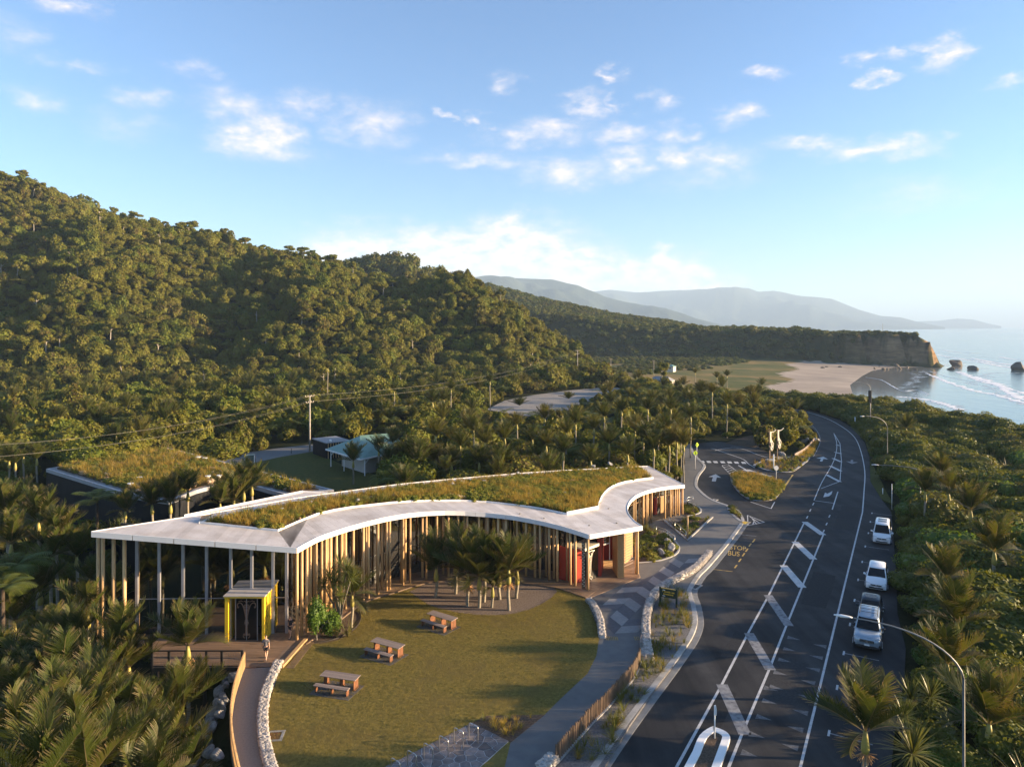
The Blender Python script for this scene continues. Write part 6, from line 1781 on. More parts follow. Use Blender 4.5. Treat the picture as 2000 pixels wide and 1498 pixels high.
# ================================================================== SINGLE PALMS
def ord_(i): return ['first', 'second', 'third', 'fourth', 'fifth', 'sixth', 'seventh', 'eighth', 'ninth', 'tenth'][i] if i < 10 else ''
GUL = [(367,1264,46,1.0,1,'lone nikau palm standing in front of the deck railing'), (357,1386,43.5,1.0,1,'nikau palm with an orange flower skirt beside the rock bank of the walkway'),
 (228,1266,46,1.02,1,'nikau palm with a pale trunk left of the deck railing'), (252,1306,45,1.0,1,'leaning nikau palm with a yellow crownshaft under the left end of the deck'),
 (246,1408,41,1.0,0,'dark nikau palm below the deck, left of the rock bank'), (170,1412,37,1.1,0,'large nikau palm in the middle of the gully grove'), (120,1340,42,1.1,0,'nikau palm with upright fronds in the middle left of the gully grove'),
 (102,1278,48,1.05,0,'tall nikau palm with broad fronds left of the glass corner'), (79,1158,56,1.05,0,'nikau palm below the tree ferns at the left edge'), (181,1144,58,.9,0,'nikau palm beneath the left roof corner posts'),
 (228,1173,54,1.05,0,'nikau palm in front of the left end of the glass front'), (172,1203,52,.95,0,'nikau palm just below the left roof corner'), (29,1214,52,1.05,0,'nikau palm at the left edge halfway down the photo'),
 (9,1313,44,1.05,0,'nikau palm cut by the left edge above the bottom corner'), (17,1382,40,1.0,0,'nikau palm low on the left edge'), (38,1484,31,1.05,0,'biggest nikau palm in the bottom left corner'),
 (102,1436,35,1.05,0,'nikau palm right of the big corner palm'), (158,1446,34,.95,0,'nikau palm with a yellow new shoot near the bottom edge'), (243,1496,36,1.05,0,'nikau palm at the bottom edge below the gully grove'),
 (318,1500,38,1.05,0,'nikau palm at the bottom edge beside the walkway rocks'), (175,1525,32,1.0,0,'nikau palm half cut off by the bottom edge'), (368,1512,38,.85,0,'small nikau palm at the bottom edge next to the rock bank'),
 (10,1162,54,1.0,0,'nikau palm behind the edge of the photo, under the ferns'), (62,1324,43,1.0,0,'nikau palm between the two tall ones on the left'), (130,1392,38.5,.95,0,'nikau palm crowded behind the large gully palm'),
 (205,1346,43,1.0,0,'nikau palm behind the leaning one with the yellow shaft'), (300,1440,40,.9,0,'young nikau palm between the gully grove and the rock bank'), (70,1555,28,1.05,0,'nikau palm whose fronds just rise over the bottom edge'), (290,1560,33,.9,0,'low nikau palm rising over the bottom edge by the rocks'),
 (75,1022,64,1.15,0,'tall nikau palm left of the black building wall'), (112,1050,62,1.0,0,'nikau palm in front of the black building wall'), (100,1090,60,1.05,0,'nikau palm above the tree fern at the left'), (14,1005,66,1.1,0,'nikau palm at the left edge beside the black building'), (22,1065,60,1.0,0,'nikau palm at the left edge above the tree fern'), (150,1090,61,.95,0,'nikau palm just left of the white roof corner'), (140,1265,47,.9,0,'nikau palm tucked behind the front row of the grove')]
for i, (x, y, Yd, s_, fl_, lab) in enumerate(GUL):
    nikau(at(x, y, Yd), lab, 'nikau palms in the gully', s_, True, bool(fl_), 13, i+1, 50 if i > 3 else 62)
for i, (x, y, Yd, lab) in enumerate([(30,1108,54,'bright green tree fern at the left edge of the photo'), (190,978,76,'tree fern with spreading fronds against the black wall'), (5,1150,50,'tree fern cut by the left edge below the bright one'), (150,905,104,'tree fern in the bush behind the black building')]):
    tree_fern(at(x, y, Yd), lab, 'tree ferns', 1.25 if i < 2 else 1.0, i)
for i, (x, y, Yd, s_) in enumerate([(367,962,79,1.05), (297,988,76,1.0), (333,985,77,1.1), (457,980,76,1.2), (492,952,80,1.05), (476,960,79,1.1), (245,1000,75,.8), (430,985,74,.9)]):
    lab = ['nikau palm against the pale roof edge of the black building', 'nikau palm at the near corner of the black building', 'nikau palm between the black building and the white roof', 'big nikau palm left of the white triangular canopy', 'nikau palm beside the tip of the white canopy', 'nikau palm behind the big one by the canopy', 'low nikau palm below the near corner of the black wall', 'nikau palm behind the white rim, left of the canopy'][i]
    nikau(at(x, y, Yd), lab, 'nikau palms between the two buildings', s_, True, False, 12, 60+i)
PIT = [(852,1167,1112,'leftmost nikau palm in the gravel bed of the lawn'), (914,1183,1122,'second nikau palm from the left in the gravel bed'), (936,1187,1128,'nikau palm with a pale trunk in the middle of the gravel bed'), (962,1186,1148,'shortest nikau palm in the gravel bed'),
       (993.5,1191,1116,'tall rightmost nikau palm in the gravel bed'), (946,1176,1110,'nikau palm at the back of the gravel bed, near its middle'), (975,1170,1122,'nikau palm at the back right of the gravel bed'), (890,1160,1100,'nikau palm against the glass behind the gravel bed'), (1010,1168,1118,'nikau palm behind the tall one on the right of the gravel bed')]
for i, (x, yb_, yc, lab) in enumerate(PIT):
    b_ = P(x, yb_, ZP); c_ = at(x, yc, b_.y)
    o = nikau(c_, lab, 'nikau palms in the gravel bed', 1.12 if i != 3 else .85, True, i in (1, 4), 12, 80+i, 64)
    o.location.z = ZP
    for ch in o.children:
        ch.location.z -= ZP - th(b_.x, b_.y)
RIGHT = [(1690,1432,36,1.08,1,'big nikau palm with a pink flower skirt at the bottom of the parking lane'), (1869,1218,50,1.1,0,'nikau palm rising behind the arm of the near street lamp'), (1850,1300,44,1.0,0,'nikau palm just below the bend of the near street lamp'), (1932,1418,38,1.1,0,'nikau palm right of the near lamp post at the bottom'),
 (1942,1080,62,1.15,0,'nikau palm at the right edge level with the white cars'), (1849,1132,58,1.0,0,'nikau palm beside the parking lane, level with the white estate car'), (1807,962,82,1.0,0,'leftmost nikau palm of the clump behind the people carrier'), (1853,965,82,1.0,0,'nikau palm on the right of the clump behind the people carrier'), (1838,926,90,1.0,0,'rear nikau palm of the clump behind the people carrier'), (1896,998,76,1.2,0,'broad nikau palm in front of the clump at the right'), (1770,838,140,1.0,0,'nikau palm beside the middle street lamp')]
for i, (x, y, Yd, s_, fl_, lab) in enumerate(RIGHT):
    nikau(at(x, y, Yd), lab, 'nikau palms on the seaward side', s_, True, bool(fl_), 12, 120+i, 66 if i == 0 else 58)
BEH = [(1064,818,130),(957,746,188),(881,760,178),(845,787,158),(867,782,160),(851,853,104),(986,858,106),(947,866,104),(899,872,102),(1067,872,104),(822,899,98),(849,902,99),(882,908,98),(1154,902,100),(1256,858,110),(1286,856,110),(1322,865,109),(1226,889,104),(1124,829,120),(1106,847,113),(1160,838,116),(1265,800,134),(1214,803,134),(1349,815,126),(1391,767,165),(1277,877,106),(1307,871,107),(974,910,97),(992,910,98),(1040,860,110),(1190,868,106),(1240,842,114),(1300,838,116),(1335,870,106),(925,842,115),(1010,830,124),(760,905,100),(785,900,100),(1180,815,128),(1330,845,112),(936,905,97),(1100,885,101),(1420,790,150),(1310,800,132)]
for i, (x, y, Yd) in enumerate(BEH):
    px = x; rg = 'behind the left part of the curved roof' if px < 900 else 'behind the middle of the curved roof' if px < 1100 else 'behind the right end of the curved roof' if px < 1345 else 'on the bank above the car park entrance'
    if Yd > 150: rg = 'in front of the gravel lot'
    cnt_ = sum(1 for b2_ in BEH if b2_[0] < x and b2_[0] // 1 >= {'l': 0, 'm': 900, 'r': 1100, 'b': 1345}['l' if x < 900 else 'm' if x < 1100 else 'r' if x < 1345 else 'b'] and b2_[2] <= 150)
    nth = '' if Yd > 150 or cnt_ > 19 else [' , leftmost', ', second from the left', ', third from the left', ', fourth from the left', ', fifth from the left', ', sixth from the left', ', seventh from the left', ', eighth from the left', ', ninth from the left', ', tenth from the left', ', eleventh from the left', ', twelfth from the left', ', thirteenth from the left', ', fourteenth from the left', ', fifteenth from the left', ', sixteenth from the left', ', seventeenth from the left', ', eighteenth from the left', ', nineteenth from the left', ', twentieth from the left'][cnt_].replace(' ,', ',')
    if Yd > 150: nth = {957: ', with the tallest bare trunk', 881: ', left of the tallest one', 845: ', leftmost', 867: ', second from the left', 1391: ', far right by the bank'}.get(x, '')
    nikau(at(x, y, Yd), 'nikau palm ' + rg + nth, 'nikau palms ' + rg, rnd.uniform(.95, 1.15), False, False, 12, 200+i)
FLATP = [(1358,729,300,'lone nikau palm on the golden flats, left of the other two'),(1400,738,270,'nikau palm on the edge of the golden flats, middle one'),(1420,735,280,'nikau palm on the edge of the golden flats, right one'),(1488,753,226,'nikau palm at the corner of the beach'),(690,902,105,'tall lone nikau palm on the lawn in front of the teal shelter'),(740,880,112,'nikau palm at the right side of the teal shelter'),(30,905,100,'nikau palm with a yellow shaft at the far left, middle one'),(18,902,101,'nikau palm with a yellow shaft at the far left edge'),(46,893,103,'nikau palm at the far left, behind the middle one'),(72,897,102,'nikau palm with a yellow shaft left of the black building'),(227,852,125,'nikau palm in the wood behind the grass roof'),(310,860,122,'nikau palm at the back corner of the grass roof'),(640,720,205,'nikau palm in the wood above the power pole'),(770,765,180,'nikau palm in the wood right of the power pole')]
for i, (x, y, Yd, lab) in enumerate(FLATP): nikau(at(x, y, Yd), lab, None, 1.0, i in (4,), False, 12, 300+i)
# cabbage trees and the climber by the curved posts
rb = P(668,1240,ZP)
cabbage_tree((rb.x-.3, rb.y+.5, 1), 'many headed cabbage tree in the round bed beside the curved timber posts', [(-.9,.3,4.3,1.35),(-.1,.5,5.0,1.4),(.5,.2,4.7,1.35),(-.3,-.2,3.9,1.35),(.9,-.1,4.2,1.3),(.1,-.3,3.0,1.2),(-1.3,.2,3.6,1.2)])
rb2 = P(690,1222,ZP)
for i in range(3):
    pass
nikau(at(688,1165,P(684,1225,ZP).y), 'ragged nikau palm with hanging dead fronds beside the cabbage tree', None, .85, True, False, 10, 401, 85)
CLB = [crown_mesh('foliage', 500+i, 1500, (.75,.7,1.9), .085, 12, M['leaf_bright'], zmin=-.6) for i in range(2)]
p = P(616,1253,ZP)
o = thing('leafy_shrub', 'tall bright green leafy shrub in the round bed against the corner posts', 'shrub', (p.x, p.y+.3, ZP))
link('foliage', CLB[0], o, (0, 0, 2.0), None, (1,1,1)); link('stem', STEMS[0], o)
o = thing('leafy_shrub', 'bushy dark base shrub behind the tall leafy shrub', 'shrub', (p.x+.9, p.y+.9, ZP))
link('foliage', CLB[1], o, (0, 0, 1.3), None, (1,1,.7)); link('stem', STEMS[1], o)
p = P(655,1250,ZP)
for i, (dx_, dy_) in enumerate(((0,.4),(.8,.5))):
    o = link('fern_clump', FLAX[i], None, (p.x+dx_, p.y+dy_, ZP), (0,0,i), (.75,.75,.85)); tag(o, ['strappy green clump at the lawn edge of the round bed','strappy clump behind the one at the lawn edge'][i], 'plant')
for i, (x, y, hd, s_, lab) in enumerate([(1778,1366,1.6,1.15,'cabbage tree head above the parking lane, left of its twin'), (1817,1362,2.2,1.1,'cabbage tree head next to the near lamp, right of its twin'), (1782,1472,1.2,1.45,'large spiky cabbage tree at the bottom right of the parking lane'), (1765,1402,1.6,.95,'small cabbage tree between the big palm and the lamp'), (1955,985,2.0,1.0,'cabbage tree in the scrub at the right edge')]):
    Yd = [42, 42, 36, 40, 84][i]; p = at(x, y, Yd)
    gz = th(p.x, p.y); cabbage_tree((p.x, p.y), lab, [(0, 0, max(.8, p.z-gz), s_)], 'cabbage trees on the seaward side', True)

# ================================================================== ROOF MEADOWS, LAWN, BEDS
def in_scatter(poly, step, seed):
    xs = [p[0] for p in poly]; ys = [p[1] for p in poly]
    X, Y = jit_grid(min(xs), max(xs), min(ys), max(ys), step, seed); ok = inpoly(X, Y, poly)
    return X[ok], Y[ok]
def meadow(name, poly, zf, step, seed, tall=1.0, herb=.3, flow=.05, margin=.08):
    X, Y = in_scatter(poly, step, seed); k_ = sdpoly(X, Y, poly) > margin; X, Y = X[k_], Y[k_]; n = len(X); r_ = g.random(n)
    pn = np.sin(X*.9+np.sin(Y*.5)*2)*np.sin(Y*.7+1.3) + .7*np.sin(X*.31-Y*.23)
    isH = r_ < np.clip(herb + .5*pn, .03, .9); isF = g.random(n) < flow
    idx = np.where(isH, 3 + g.integers(0, 3, n), g.integers(0, 3, n)); idx = np.where(isF, 6 + g.integers(0, 2, n), idx)
    pn2 = np.sin(X*.55-Y*.8+2)*np.sin(Y*.42+X*.3) + .5*np.sin(X*1.7+Y*1.1)
    idx = np.where(~isH & ~isF & (g.random(n) < np.clip(.25+.6*pn2, 0, .85)), 8 + g.integers(0, 3, n), idx)
    s_ = np.where(isH, g.uniform(.45, 1.25, n), g.uniform(.6, 1.6, n))*tall
    s_ = np.where(idx >= 8, s_*.8, s_)
    scatter(name, np.stack([X, Y, zf(X, Y) + np.where(isH, .06, 0)], 1), TUFT + HERB + FLWR + BTUFT, np.stack([g.uniform(-.2,.2,n), g.uniform(-.2,.2,n), g.uniform(0, 6.28, n)], 1), np.repeat(s_[:,None], 3, 1), idx)
meadow('roof_meadow', XY(INNER), lambda X, Y: RA - RB*X + .10, .27, 41, 1.15, .30, .02, .22)
meadow('grass_roof', XY(MEAD2), lambda X, Y: np.full(X.shape, zb+.08), .42, 42, 1.5, .22, .12)
meadow('island_grass', XY(PL(ISL1)), lambda X, Y: np.full(X.shape, .1), .33, 43, 1.3, .25, .0)
meadow('island_plants', XY(PL(ISL2)), lambda X, Y: np.full(X.shape, .1), .75, 44, 1.2, .35, .0)
meadow('verge_grass', XY(PL([(1551,893),(1560,884),(1585,868),(1594,852),(1600,864),(1588,891),(1578,893)])), lambda X, Y: np.full(X.shape, .05), .5, 45, 1.2, .1, 0)
X, Y = in_scatter(XY(lawn_poly), .15, 46)
ok = np.ones(len(X), bool)
for nm in ('bed_by_paving','round_bed','palm_bed'): ok &= ~inpoly(X, Y, XY(BEDW[nm]))
PAVE = PL([(752,1500),(922,1411),(997,1449),(1040,1463),(985,1498),(960,1510)], ZP)
ok &= ~inpoly(X, Y, XY(PAVE)) & (Y > 36.5)
X, Y = X[ok], Y[ok]; n = len(X)
scatter('lawn_grass', np.stack([X, Y, np.full(n, ZP)], 1), LAWN_T, np.stack([np.zeros(n), np.zeros(n), g.uniform(0, 6.28, n)], 1), np.repeat(g.uniform(.5, 1.15, n)[:,None], 3, 1), g.integers(0, 3, n))
# bed planting: tufts one can count
def bed_tufts(nm, n, where, seed, smin=.7, smax=1.5, kinds=None, z=ZP+.01, poly=None):
    gg = random.Random(seed); poly = poly or XY(BEDW[nm]); xs = [p[0] for p in poly]; ys = [p[1] for p in poly]; c = 0
    kinds = kinds or (BTUFT + TUFT[:1])
    while c < n:
        x, y = gg.uniform(min(xs), max(xs)), gg.uniform(max(36, min(ys)), max(ys))
        if sdpoly(np.array([x]), np.array([y]), poly)[0] < .25: continue
        k = gg.randrange(len(kinds)); s_ = gg.uniform(smin, smax)
        o = link('grass_tuft', kinds[k], None, (x, y, z), (0, 0, gg.uniform(0, 6.28)), (s_,)*3)
        tag(o, '%s tuft of strappy %s grass %s' % ('large' if s_ > (smin+smax)/2 else 'small', 'golden' if kinds[k] in TUFT else 'green', where), 'grass tuft', 'grass tufts ' + where); c += 1
bed_tufts('path_bed', 170, 'in the gravel bed between path and road', 1)
bed_tufts('bed_by_paving', 26, 'in the bark bed beside the crazy paving', 2, .6, 1.3, TUFT + BTUFT[:1])
bed_tufts('entry_bed', 70, 'in the planted bed beside the main entrance', 3, .8, 2.0, BTUFT + [FLAX[0]] if False else BTUFT + HERB)
bed_tufts('ramp_bed', 45, 'in the kerbed bed beside the ramp', 4, .7, 1.4, BTUFT + HERB[:2])
bed_tufts('end_bed', 34, 'in the bed at the end of the building', 5, .8, 1.5, BTUFT + HERB[:2])
bed_tufts(None, 22, 'on the small kerbed island by the driveway', 6, .8, 1.4, BTUFT + HERB[:1], .1, XY(PL(ISLC)))
for i, (x, y) in enumerate(((350,990),(385,975),(420,960))): pass
# ================================================================== STONE WALLS, FENCES, PAVING
STONE = [rock_mesh('stone', 400+i, M['stone_pale'], 1, .5) for i in range(4)]
def rubble_wall(label, path, w, h, seed, cat='wall', n_per=30, core='stone_pale', z0=ZP-.1, side=0, htaper=None):
    o = thing('stone_wall', label, cat)
    hh = htaper or (lambda x, y: z0 + h)
    mb = MB(); mb.ribbon(path, w*.86, z0-.2, lambda x, y: hh(x, y) - .06, side*w/(w*.86)); mb.build('core', M['mortar'], o)
    gg = random.Random(seed); L_ = pathlen(path); n = int(L_*n_per); big = MB()
    pts = resample(path, max(2, int(L_/.15)))
    iv, itf = ico(1)
    for k in range(n):
        t_ = gg.random()*(len(pts)-1); i = min(len(pts)-2, int(t_)); p = pts[i].lerp(pts[i+1], t_-i); d = (pts[i+1]-pts[i]).normalized(); nn = Vector((-d.y, d.x, 0))
        face = gg.random(); ztop = hh(p.x, p.y)
        s_ = gg.uniform(.07, .13)
        if face < .5: q_ = p + nn*(w*(side + gg.uniform(-.46, .46))); z_ = ztop - .05; sz = (s_*1.1, s_*1.0, s_*.55)
        else:
            sg = 1 if face < .75 else -1; q_ = p + nn*(w*(side + sg*.45)); z_ = z0 + gg.random()*(ztop - z0 - .05); sz = (s_*1.1, s_*.7, s_*.75)
        a = gg.random()*6.28; ca, sa = math.cos(a), math.sin(a)
        jit_ = [gg.uniform(.8, 1.2) for _ in range(42)]
        vs_ = [(q_.x + (v[0]*ca - v[1]*sa)*sz[0]*jit_[m % 42], q_.y + (v[0]*sa + v[1]*ca)*sz[1]*jit_[(m*3) % 42], z_ + v[2]*sz[2]) for m, v in enumerate(iv)]
        big.add(vs_, [tuple(f) for f in itf])
    s = big.build('stones', M['stone_pale'], o); s['kind'] = 'stuff'
    return o
WW = smooth(PL([(545,1297),(525,1340),(515,1380),(513,1415),(516,1450),(528,1500),(545,1550)], ZP), 5)
rubble_wall('pale rubble stone wall curving between the walkway and the lawn', WW, .50, .48, 1, n_per=130)
rubble_wall('pale rubble stone wall curving between the path and the roadside bed', smooth(PL([(1268,1290),(1262,1250),(1262,1215),(1270,1180),(1285,1158),(1310,1140),(1340,1125),(1362,1110),(1386,1083)], ZP), 5), .55, .62, 2, n_per=120)
rubble_wall('low curved stone wall at the lawn corner by the main entrance', smooth(PL([(1149,1173),(1162,1190),(1172,1215),(1176,1246)], ZP), 5), .45, .42, 3, n_per=120)
rubble_wall('stump of stone wall at the lower end of the timber post fence', PL([(1082,1487),(1072,1496),(1055,1512)], ZP), .6, .6, 4, n_per=120)
rubble_wall('short stone pier beside the slatted bench', PL([(1258,1278),(1254,1292)], ZP), .5, .6, 5, n_per=140)
# slatted bench let into the wall
bp_ = P(1257,1262,ZP); BN = thing('slat_bench', 'grey slatted timber bench set into the end of the stone wall', 'bench', bp_, math.radians(-15))
for k in range(5): mb = MB(); mb.box((-.22+k*.11, .2, .47), (.07, 1.3, .05)); mb.build('slat', M['timber_grey'], BN)
for y_ in (-.3, .7): mb = MB(); mb.box((0, y_, .22), (.5, .12, .44)); mb.build('leg', M['concrete'], BN)
# timber post fence along the path
fp = resample(smooth(PL([(1250,1292),(1243,1312),(1228,1335),(1205,1360),(1180,1388),(1150,1418),(1120,1452),(1086,1490)], ZP), 4), 62)
PF = thing('post_fence', 'curving fence of upright brown timber posts along the outer edge of the path', 'fence')
mb = MB(); mb.ribbon(fp, .26, ZP-.15, ZP+.08, 0); mb.build('footing', M['concrete'], PF)
PM = MB().box((0,0,.5), (.13,.07,1.0)).mesh('post', M['timber_dark'])
for i, p in enumerate(fp):
    q_ = fp[min(i+1, len(fp)-1)] - fp[max(i-1, 0)]
    link('post', PM, PF, (p.x, p.y, ZP+.05), (rnd.uniform(-.02,.02), rnd.uniform(-.02,.02), math.atan2(q_.y, q_.x)+.9), (1, 1, rnd.uniform(.93, 1.05)))
# slat balustrade on the gully side of the walkway
sp_ = resample(smooth(PL([(478,1303),(470,1325),(459,1362),(453,1400),(452,1430),(455,1470),(462,1510),(470,1545)], ZP), 5), 104)
SB = thing('slat_balustrade', 'curving balustrade of close warm timber slats on the gully side of the walkway', 'railing')
SM_ = MB().box((0,0,.55), (.05,.07,1.1)).mesh('slat', M['timber'])
for i, p in enumerate(sp_):
    q_ = sp_[min(i+1, len(sp_)-1)] - sp_[max(i-1, 0)]
    link('slat', SM_, SB, (p.x, p.y, ZP), (0, 0, math.atan2(q_.y, q_.x)))
for h_ in (.25, .95): mb = MB(); mb.ribbon(offs(sp_, -.07), .04, ZP+h_-.05, ZP+h_+.05, 0); mb.build('rail', M['timber'], SB)
# rock bank below the walkway
BANK = [rock_mesh('bank_rock', 500+i, M['stone_grey'], 2, .4) for i in range(5)]
gg = random.Random(8); nb_ = 0
for k in range(130):
    t_ = gg.random(); i = min(len(sp_)-2, int(t_*(len(sp_)-1))); p = sp_[i]; d = (sp_[i+1]-p).normalized(); nn = Vector((d.y, -d.x, 0))
    if nn.x > 0: nn = -nn
    u = gg.random()**.8; q_ = p + nn*(.55 + u*3.1); s_ = gg.uniform(.22, .52)
    z_ = th(q_.x, q_.y); z_ = max(z_, ZP - .5 - u*4.0)
    o = link('bank_rock', BANK[k % 5], None, (q_.x, q_.y, z_+.12), (gg.random()*6, gg.random()*6, gg.random()*6), (s_*1.25, s_, s_*.85))
    tag(o, '%s grey rock in the bank below the walkway balustrade, %s' % ('large' if s_ > .37 else 'small', 'near the deck' if p.y > 45 else 'near the bottom edge' if p.y < 40.5 else 'halfway along'), 'rock', 'rocks of the walkway bank')
# crazy paving: each stone a part of the paved apron
def clip_poly(poly, a, n):                       # keep the side where (p-a).n <= 0
    o = []
    for i in range(len(poly)):
        p, q_ = poly[i], poly[(i+1) % len(poly)]; fp_, fq = (p-a).dot(n), (q_-a).dot(n)
        if fp_ <= 0: o.append(p)
        if fp_*fq < 0: o.append(p.lerp(q_, fp_/(fp_-fq)))
    return o
PAVE = PL([(735,1510),(752,1497),(922,1411),(994,1447),(976,1463),(955,1483),(938,1497),(925,1510)], ZP)
PVG = tag(MB().prism([p.xy for p in PAVE], -.2, ZP+.006).build('paved_apron', M['mortar']), kind='structure')
pv2 = [Vector(p.xy) for p in PAVE]; xs = [p.x for p in pv2]; ys = [p.y for p in pv2]; seeds = []
gg = random.Random(12); tries = 0
while tries < 9000:
    tries += 1; s_ = Vector((gg.uniform(min(xs), max(xs)), gg.uniform(min(ys), max(ys))))
    if sdpoly(np.array([s_.x]), np.array([s_.y]), pv2)[0] < .05: continue
    if all((s_-t_).length > .30 + .20*abs(math.sin(t_.x*3+t_.y*2)) for t_ in seeds): seeds.append(s_)
for s_ in seeds:
    c = [s_ + Vector((math.cos(a)*1.4, math.sin(a)*1.4)) for a in [k*.785 for k in range(8)]]
    for t_ in seeds:
        if t_ is s_ or (t_-s_).length > 2.6: continue
        d = t_ - s_; c = clip_poly(c, s_ + d*.5 - d.normalized()*.022, d)
        if len(c) < 3: break
    for i in range(len(pv2)):
        a, b = pv2[i], pv2[(i+1) % len(pv2)]; e = b-a; n_ = Vector((e.y, -e.x)); 
        if n_.dot(sum(pv2, Vector((0,0)))/len(pv2) - a) > 0: n_ = -n_
        if len(c) >= 3 and i not in (4,5,6): c = clip_poly(c, a - n_.normalized()*.02, n_)
    if len(c) >= 3:
        h_ = ZP + .016 + gg.random()*.012
        MB().prism(c, ZP-.02, h_).build('flagstone', M['flagstone'], PVG)
# hoops of the bicycle stand
hoop = MB().tube(smooth([(0,0,0),(0,0,.78),(.06,0,.88),(.14,0,.92),(.56,0,.92),(.64,0,.88),(.70,0,.78),(.70,0,0)], 3), .026, 8).mesh('bicycle_hoop', M['stainless'])
HP = [((916,1441),(924,1443)),((887,1451),(895,1457)),((858,1467),(866,1474)),((828,1482),(836,1487)),((796,1497),(804,1502)),((764,1512),(772,1517))]
for i, (a, b) in enumerate(HP):
    pa_, pb_ = P(*a, ZP+.02), P(*b, ZP+.02); d = Vector((.75,-.62,0)).normalized()
    o = link('bicycle_hoop', hoop, None, pa_, (0, 0, math.atan2(d.y, d.x)))
    tag(o, ['steel bicycle hoop nearest the bark bed', 'steel bicycle hoop second from the bark bed', 'steel bicycle hoop third from the bark bed', 'steel bicycle hoop fourth from the bark bed', 'steel bicycle hoop at the bottom edge of the photo', 'steel bicycle hoop just beyond the bottom edge'][i], 'bike rack', 'bicycle hoops on the crazy paving')
# chevron paving at the entrance: bands of dark and light slabs
CH = thing('patterned_paving', 'chevron paving of dark and light bands at the main entrance', 'paving')
ch_poly = [Vector(p.xy) for p in PL([(1150,1171),(1180,1155),(1249,1130),(1262,1120),(1318,1090),(1345,1082),(1372,1098),(1340,1118),(1300,1136),(1272,1158),(1258,1185),(1253,1215),(1251,1244),(1183,1250),(1180,1215),(1168,1190)], ZP)]
ax = (Vector(P(1330,1100).xy) - Vector(P(1200,1230).xy)).normalized(); ay = Vector((-ax.y, ax.x)); o2 = Vector(P(1200,1240).xy)
cell = 1.55
for i in range(-8, 14):
    for j in range(-8, 10):
        sk = .75*cell if j % 2 == 0 else -.75*cell
        base = o2 + ax*(i*cell) + ay*(j*1.5)
        c = [base, base + ax*cell*.985, base + ax*(cell*.985) + ax*sk + ay*1.48, base + ax*sk + ay*1.48]
        if (j % 2): c = [p + ax*.75*cell for p in c]
        # clip to apron (concave outline is handled by centre test + convex clipping against nearby edges)
        cc = sum(c, Vector((0,0)))/4
        if sdpoly(np.array([cc.x]), np.array([cc.y]), ch_poly)[0] < .35: continue
        dark = (i + (j//2)) % 2 == 0
        MB().prism(c, ZP-.02, ZP + .004 + .002*((i+j) % 2)).build('paver_band', M['pave_dark' if dark else 'pave_light'], CH)
for x0_, x1_ in ((1184,1212), (1240,1253)):
    mb = MB()
    a, b = P(x0_,1246,ZP), P(x1_,1247,ZP)
    for k in range(int((b-a).length/.14)):
        for j in range(5): q_ = a + Vector((k*.14, -.3+j*.13, .012)); mb.box((q_.x, q_.y, ZP+.012), (.06,.06,.014))
    tag(mb.build('tactile_pad', M['yellow_mark']), 'pad of %s tactile studs on the path below the chevron paving' % ('wide yellow' if x0_ < 1200 else 'narrow yellow'), 'tactile paving')
# drains
for (x, y, w_, d_, lab) in ((536,1437,.9,.9,'square concrete drain with a rusty grate in the lawn beside the stone wall'), (1357,1145,1.2,.8,'kerbside drain grate at the corner of the roadside bed'), (1394,977.5,1.6,.5,'long drain grate in the driveway kerb'), (1453,1021,1.4,1.0,'yellow tactile drain cover at the tip of the small island')):
    p = P(x, y, ZP if x < 600 else .02); o = thing('drain', lab, 'drain', (p.x, p.y, p.z), .1 if x < 600 else .9)
    mb = MB(); mb.ribbon([Vector((-w_/2,-d_/2,0)),Vector((w_/2,-d_/2,0)),Vector((w_/2,d_/2,0)),Vector((-w_/2,d_/2,0))], .16, -.1, .03, 0, closed=True); mb.build('frame', M['concrete'], o)
    for k in range(6): mb = MB(); mb.box((-w_/2+w_*(k+.5)/6, 0, .0), (w_/9, d_*.9, .03)); mb.build('bar', M['corten' if x < 600 else 'yellow_paint' if x > 1440 else 'black_metal'], o)

# ================================================================== PICNIC TABLES
def picnic(label, px, rz_):
    p = P(*px, ZP); o = thing('picnic_table', label, 'picnic table', (p.x, p.y, ZP), rz_, 'picnic tables on the lawn')
    L_ = 2.6
    mb = MB(); mb.prism([(-1.5,-1.0),(1.35,-1.0),(1.5,.95),(-1.35,.95)], -.05, .02); mb.build('base_slab', M['pave_dark'], o)
    for k in range(4): mb = MB(); mb.box((0, .12+k*.2, .745), (L_, .185, .045)); mb.build('table_board', M['timber_grey'], o)
    for x_ in (-1.0, .15, 1.15): mb = MB(); mb.box((x_, .42, .37), (.035, .62, .70)); mb.box((x_, .42, .05), (.16, .6, .06)); mb.build('table_leg', M['corten'], o)
    for k in range(2): mb = MB(); mb.box((-.1, -.62+k*.2, .445), (L_*.95, .185, .045)); mb.build('bench_board', M['timber_grey'], o)
    for x_ in (-1.2, -.05, 1.05): mb = MB(); mb.box((x_, -.52, .21), (.035, .34, .42)); mb.build('bench_leg', M['corten'], o)
    return o
picnic('picnic table with one bench nearest the curved building', (857,1224), math.radians(-34))
picnic('picnic table with one bench in the middle of the three on the lawn', (750,1280), math.radians(-28))
picnic('picnic table with one bench closest to the walkway wall', (658,1347), math.radians(-15))

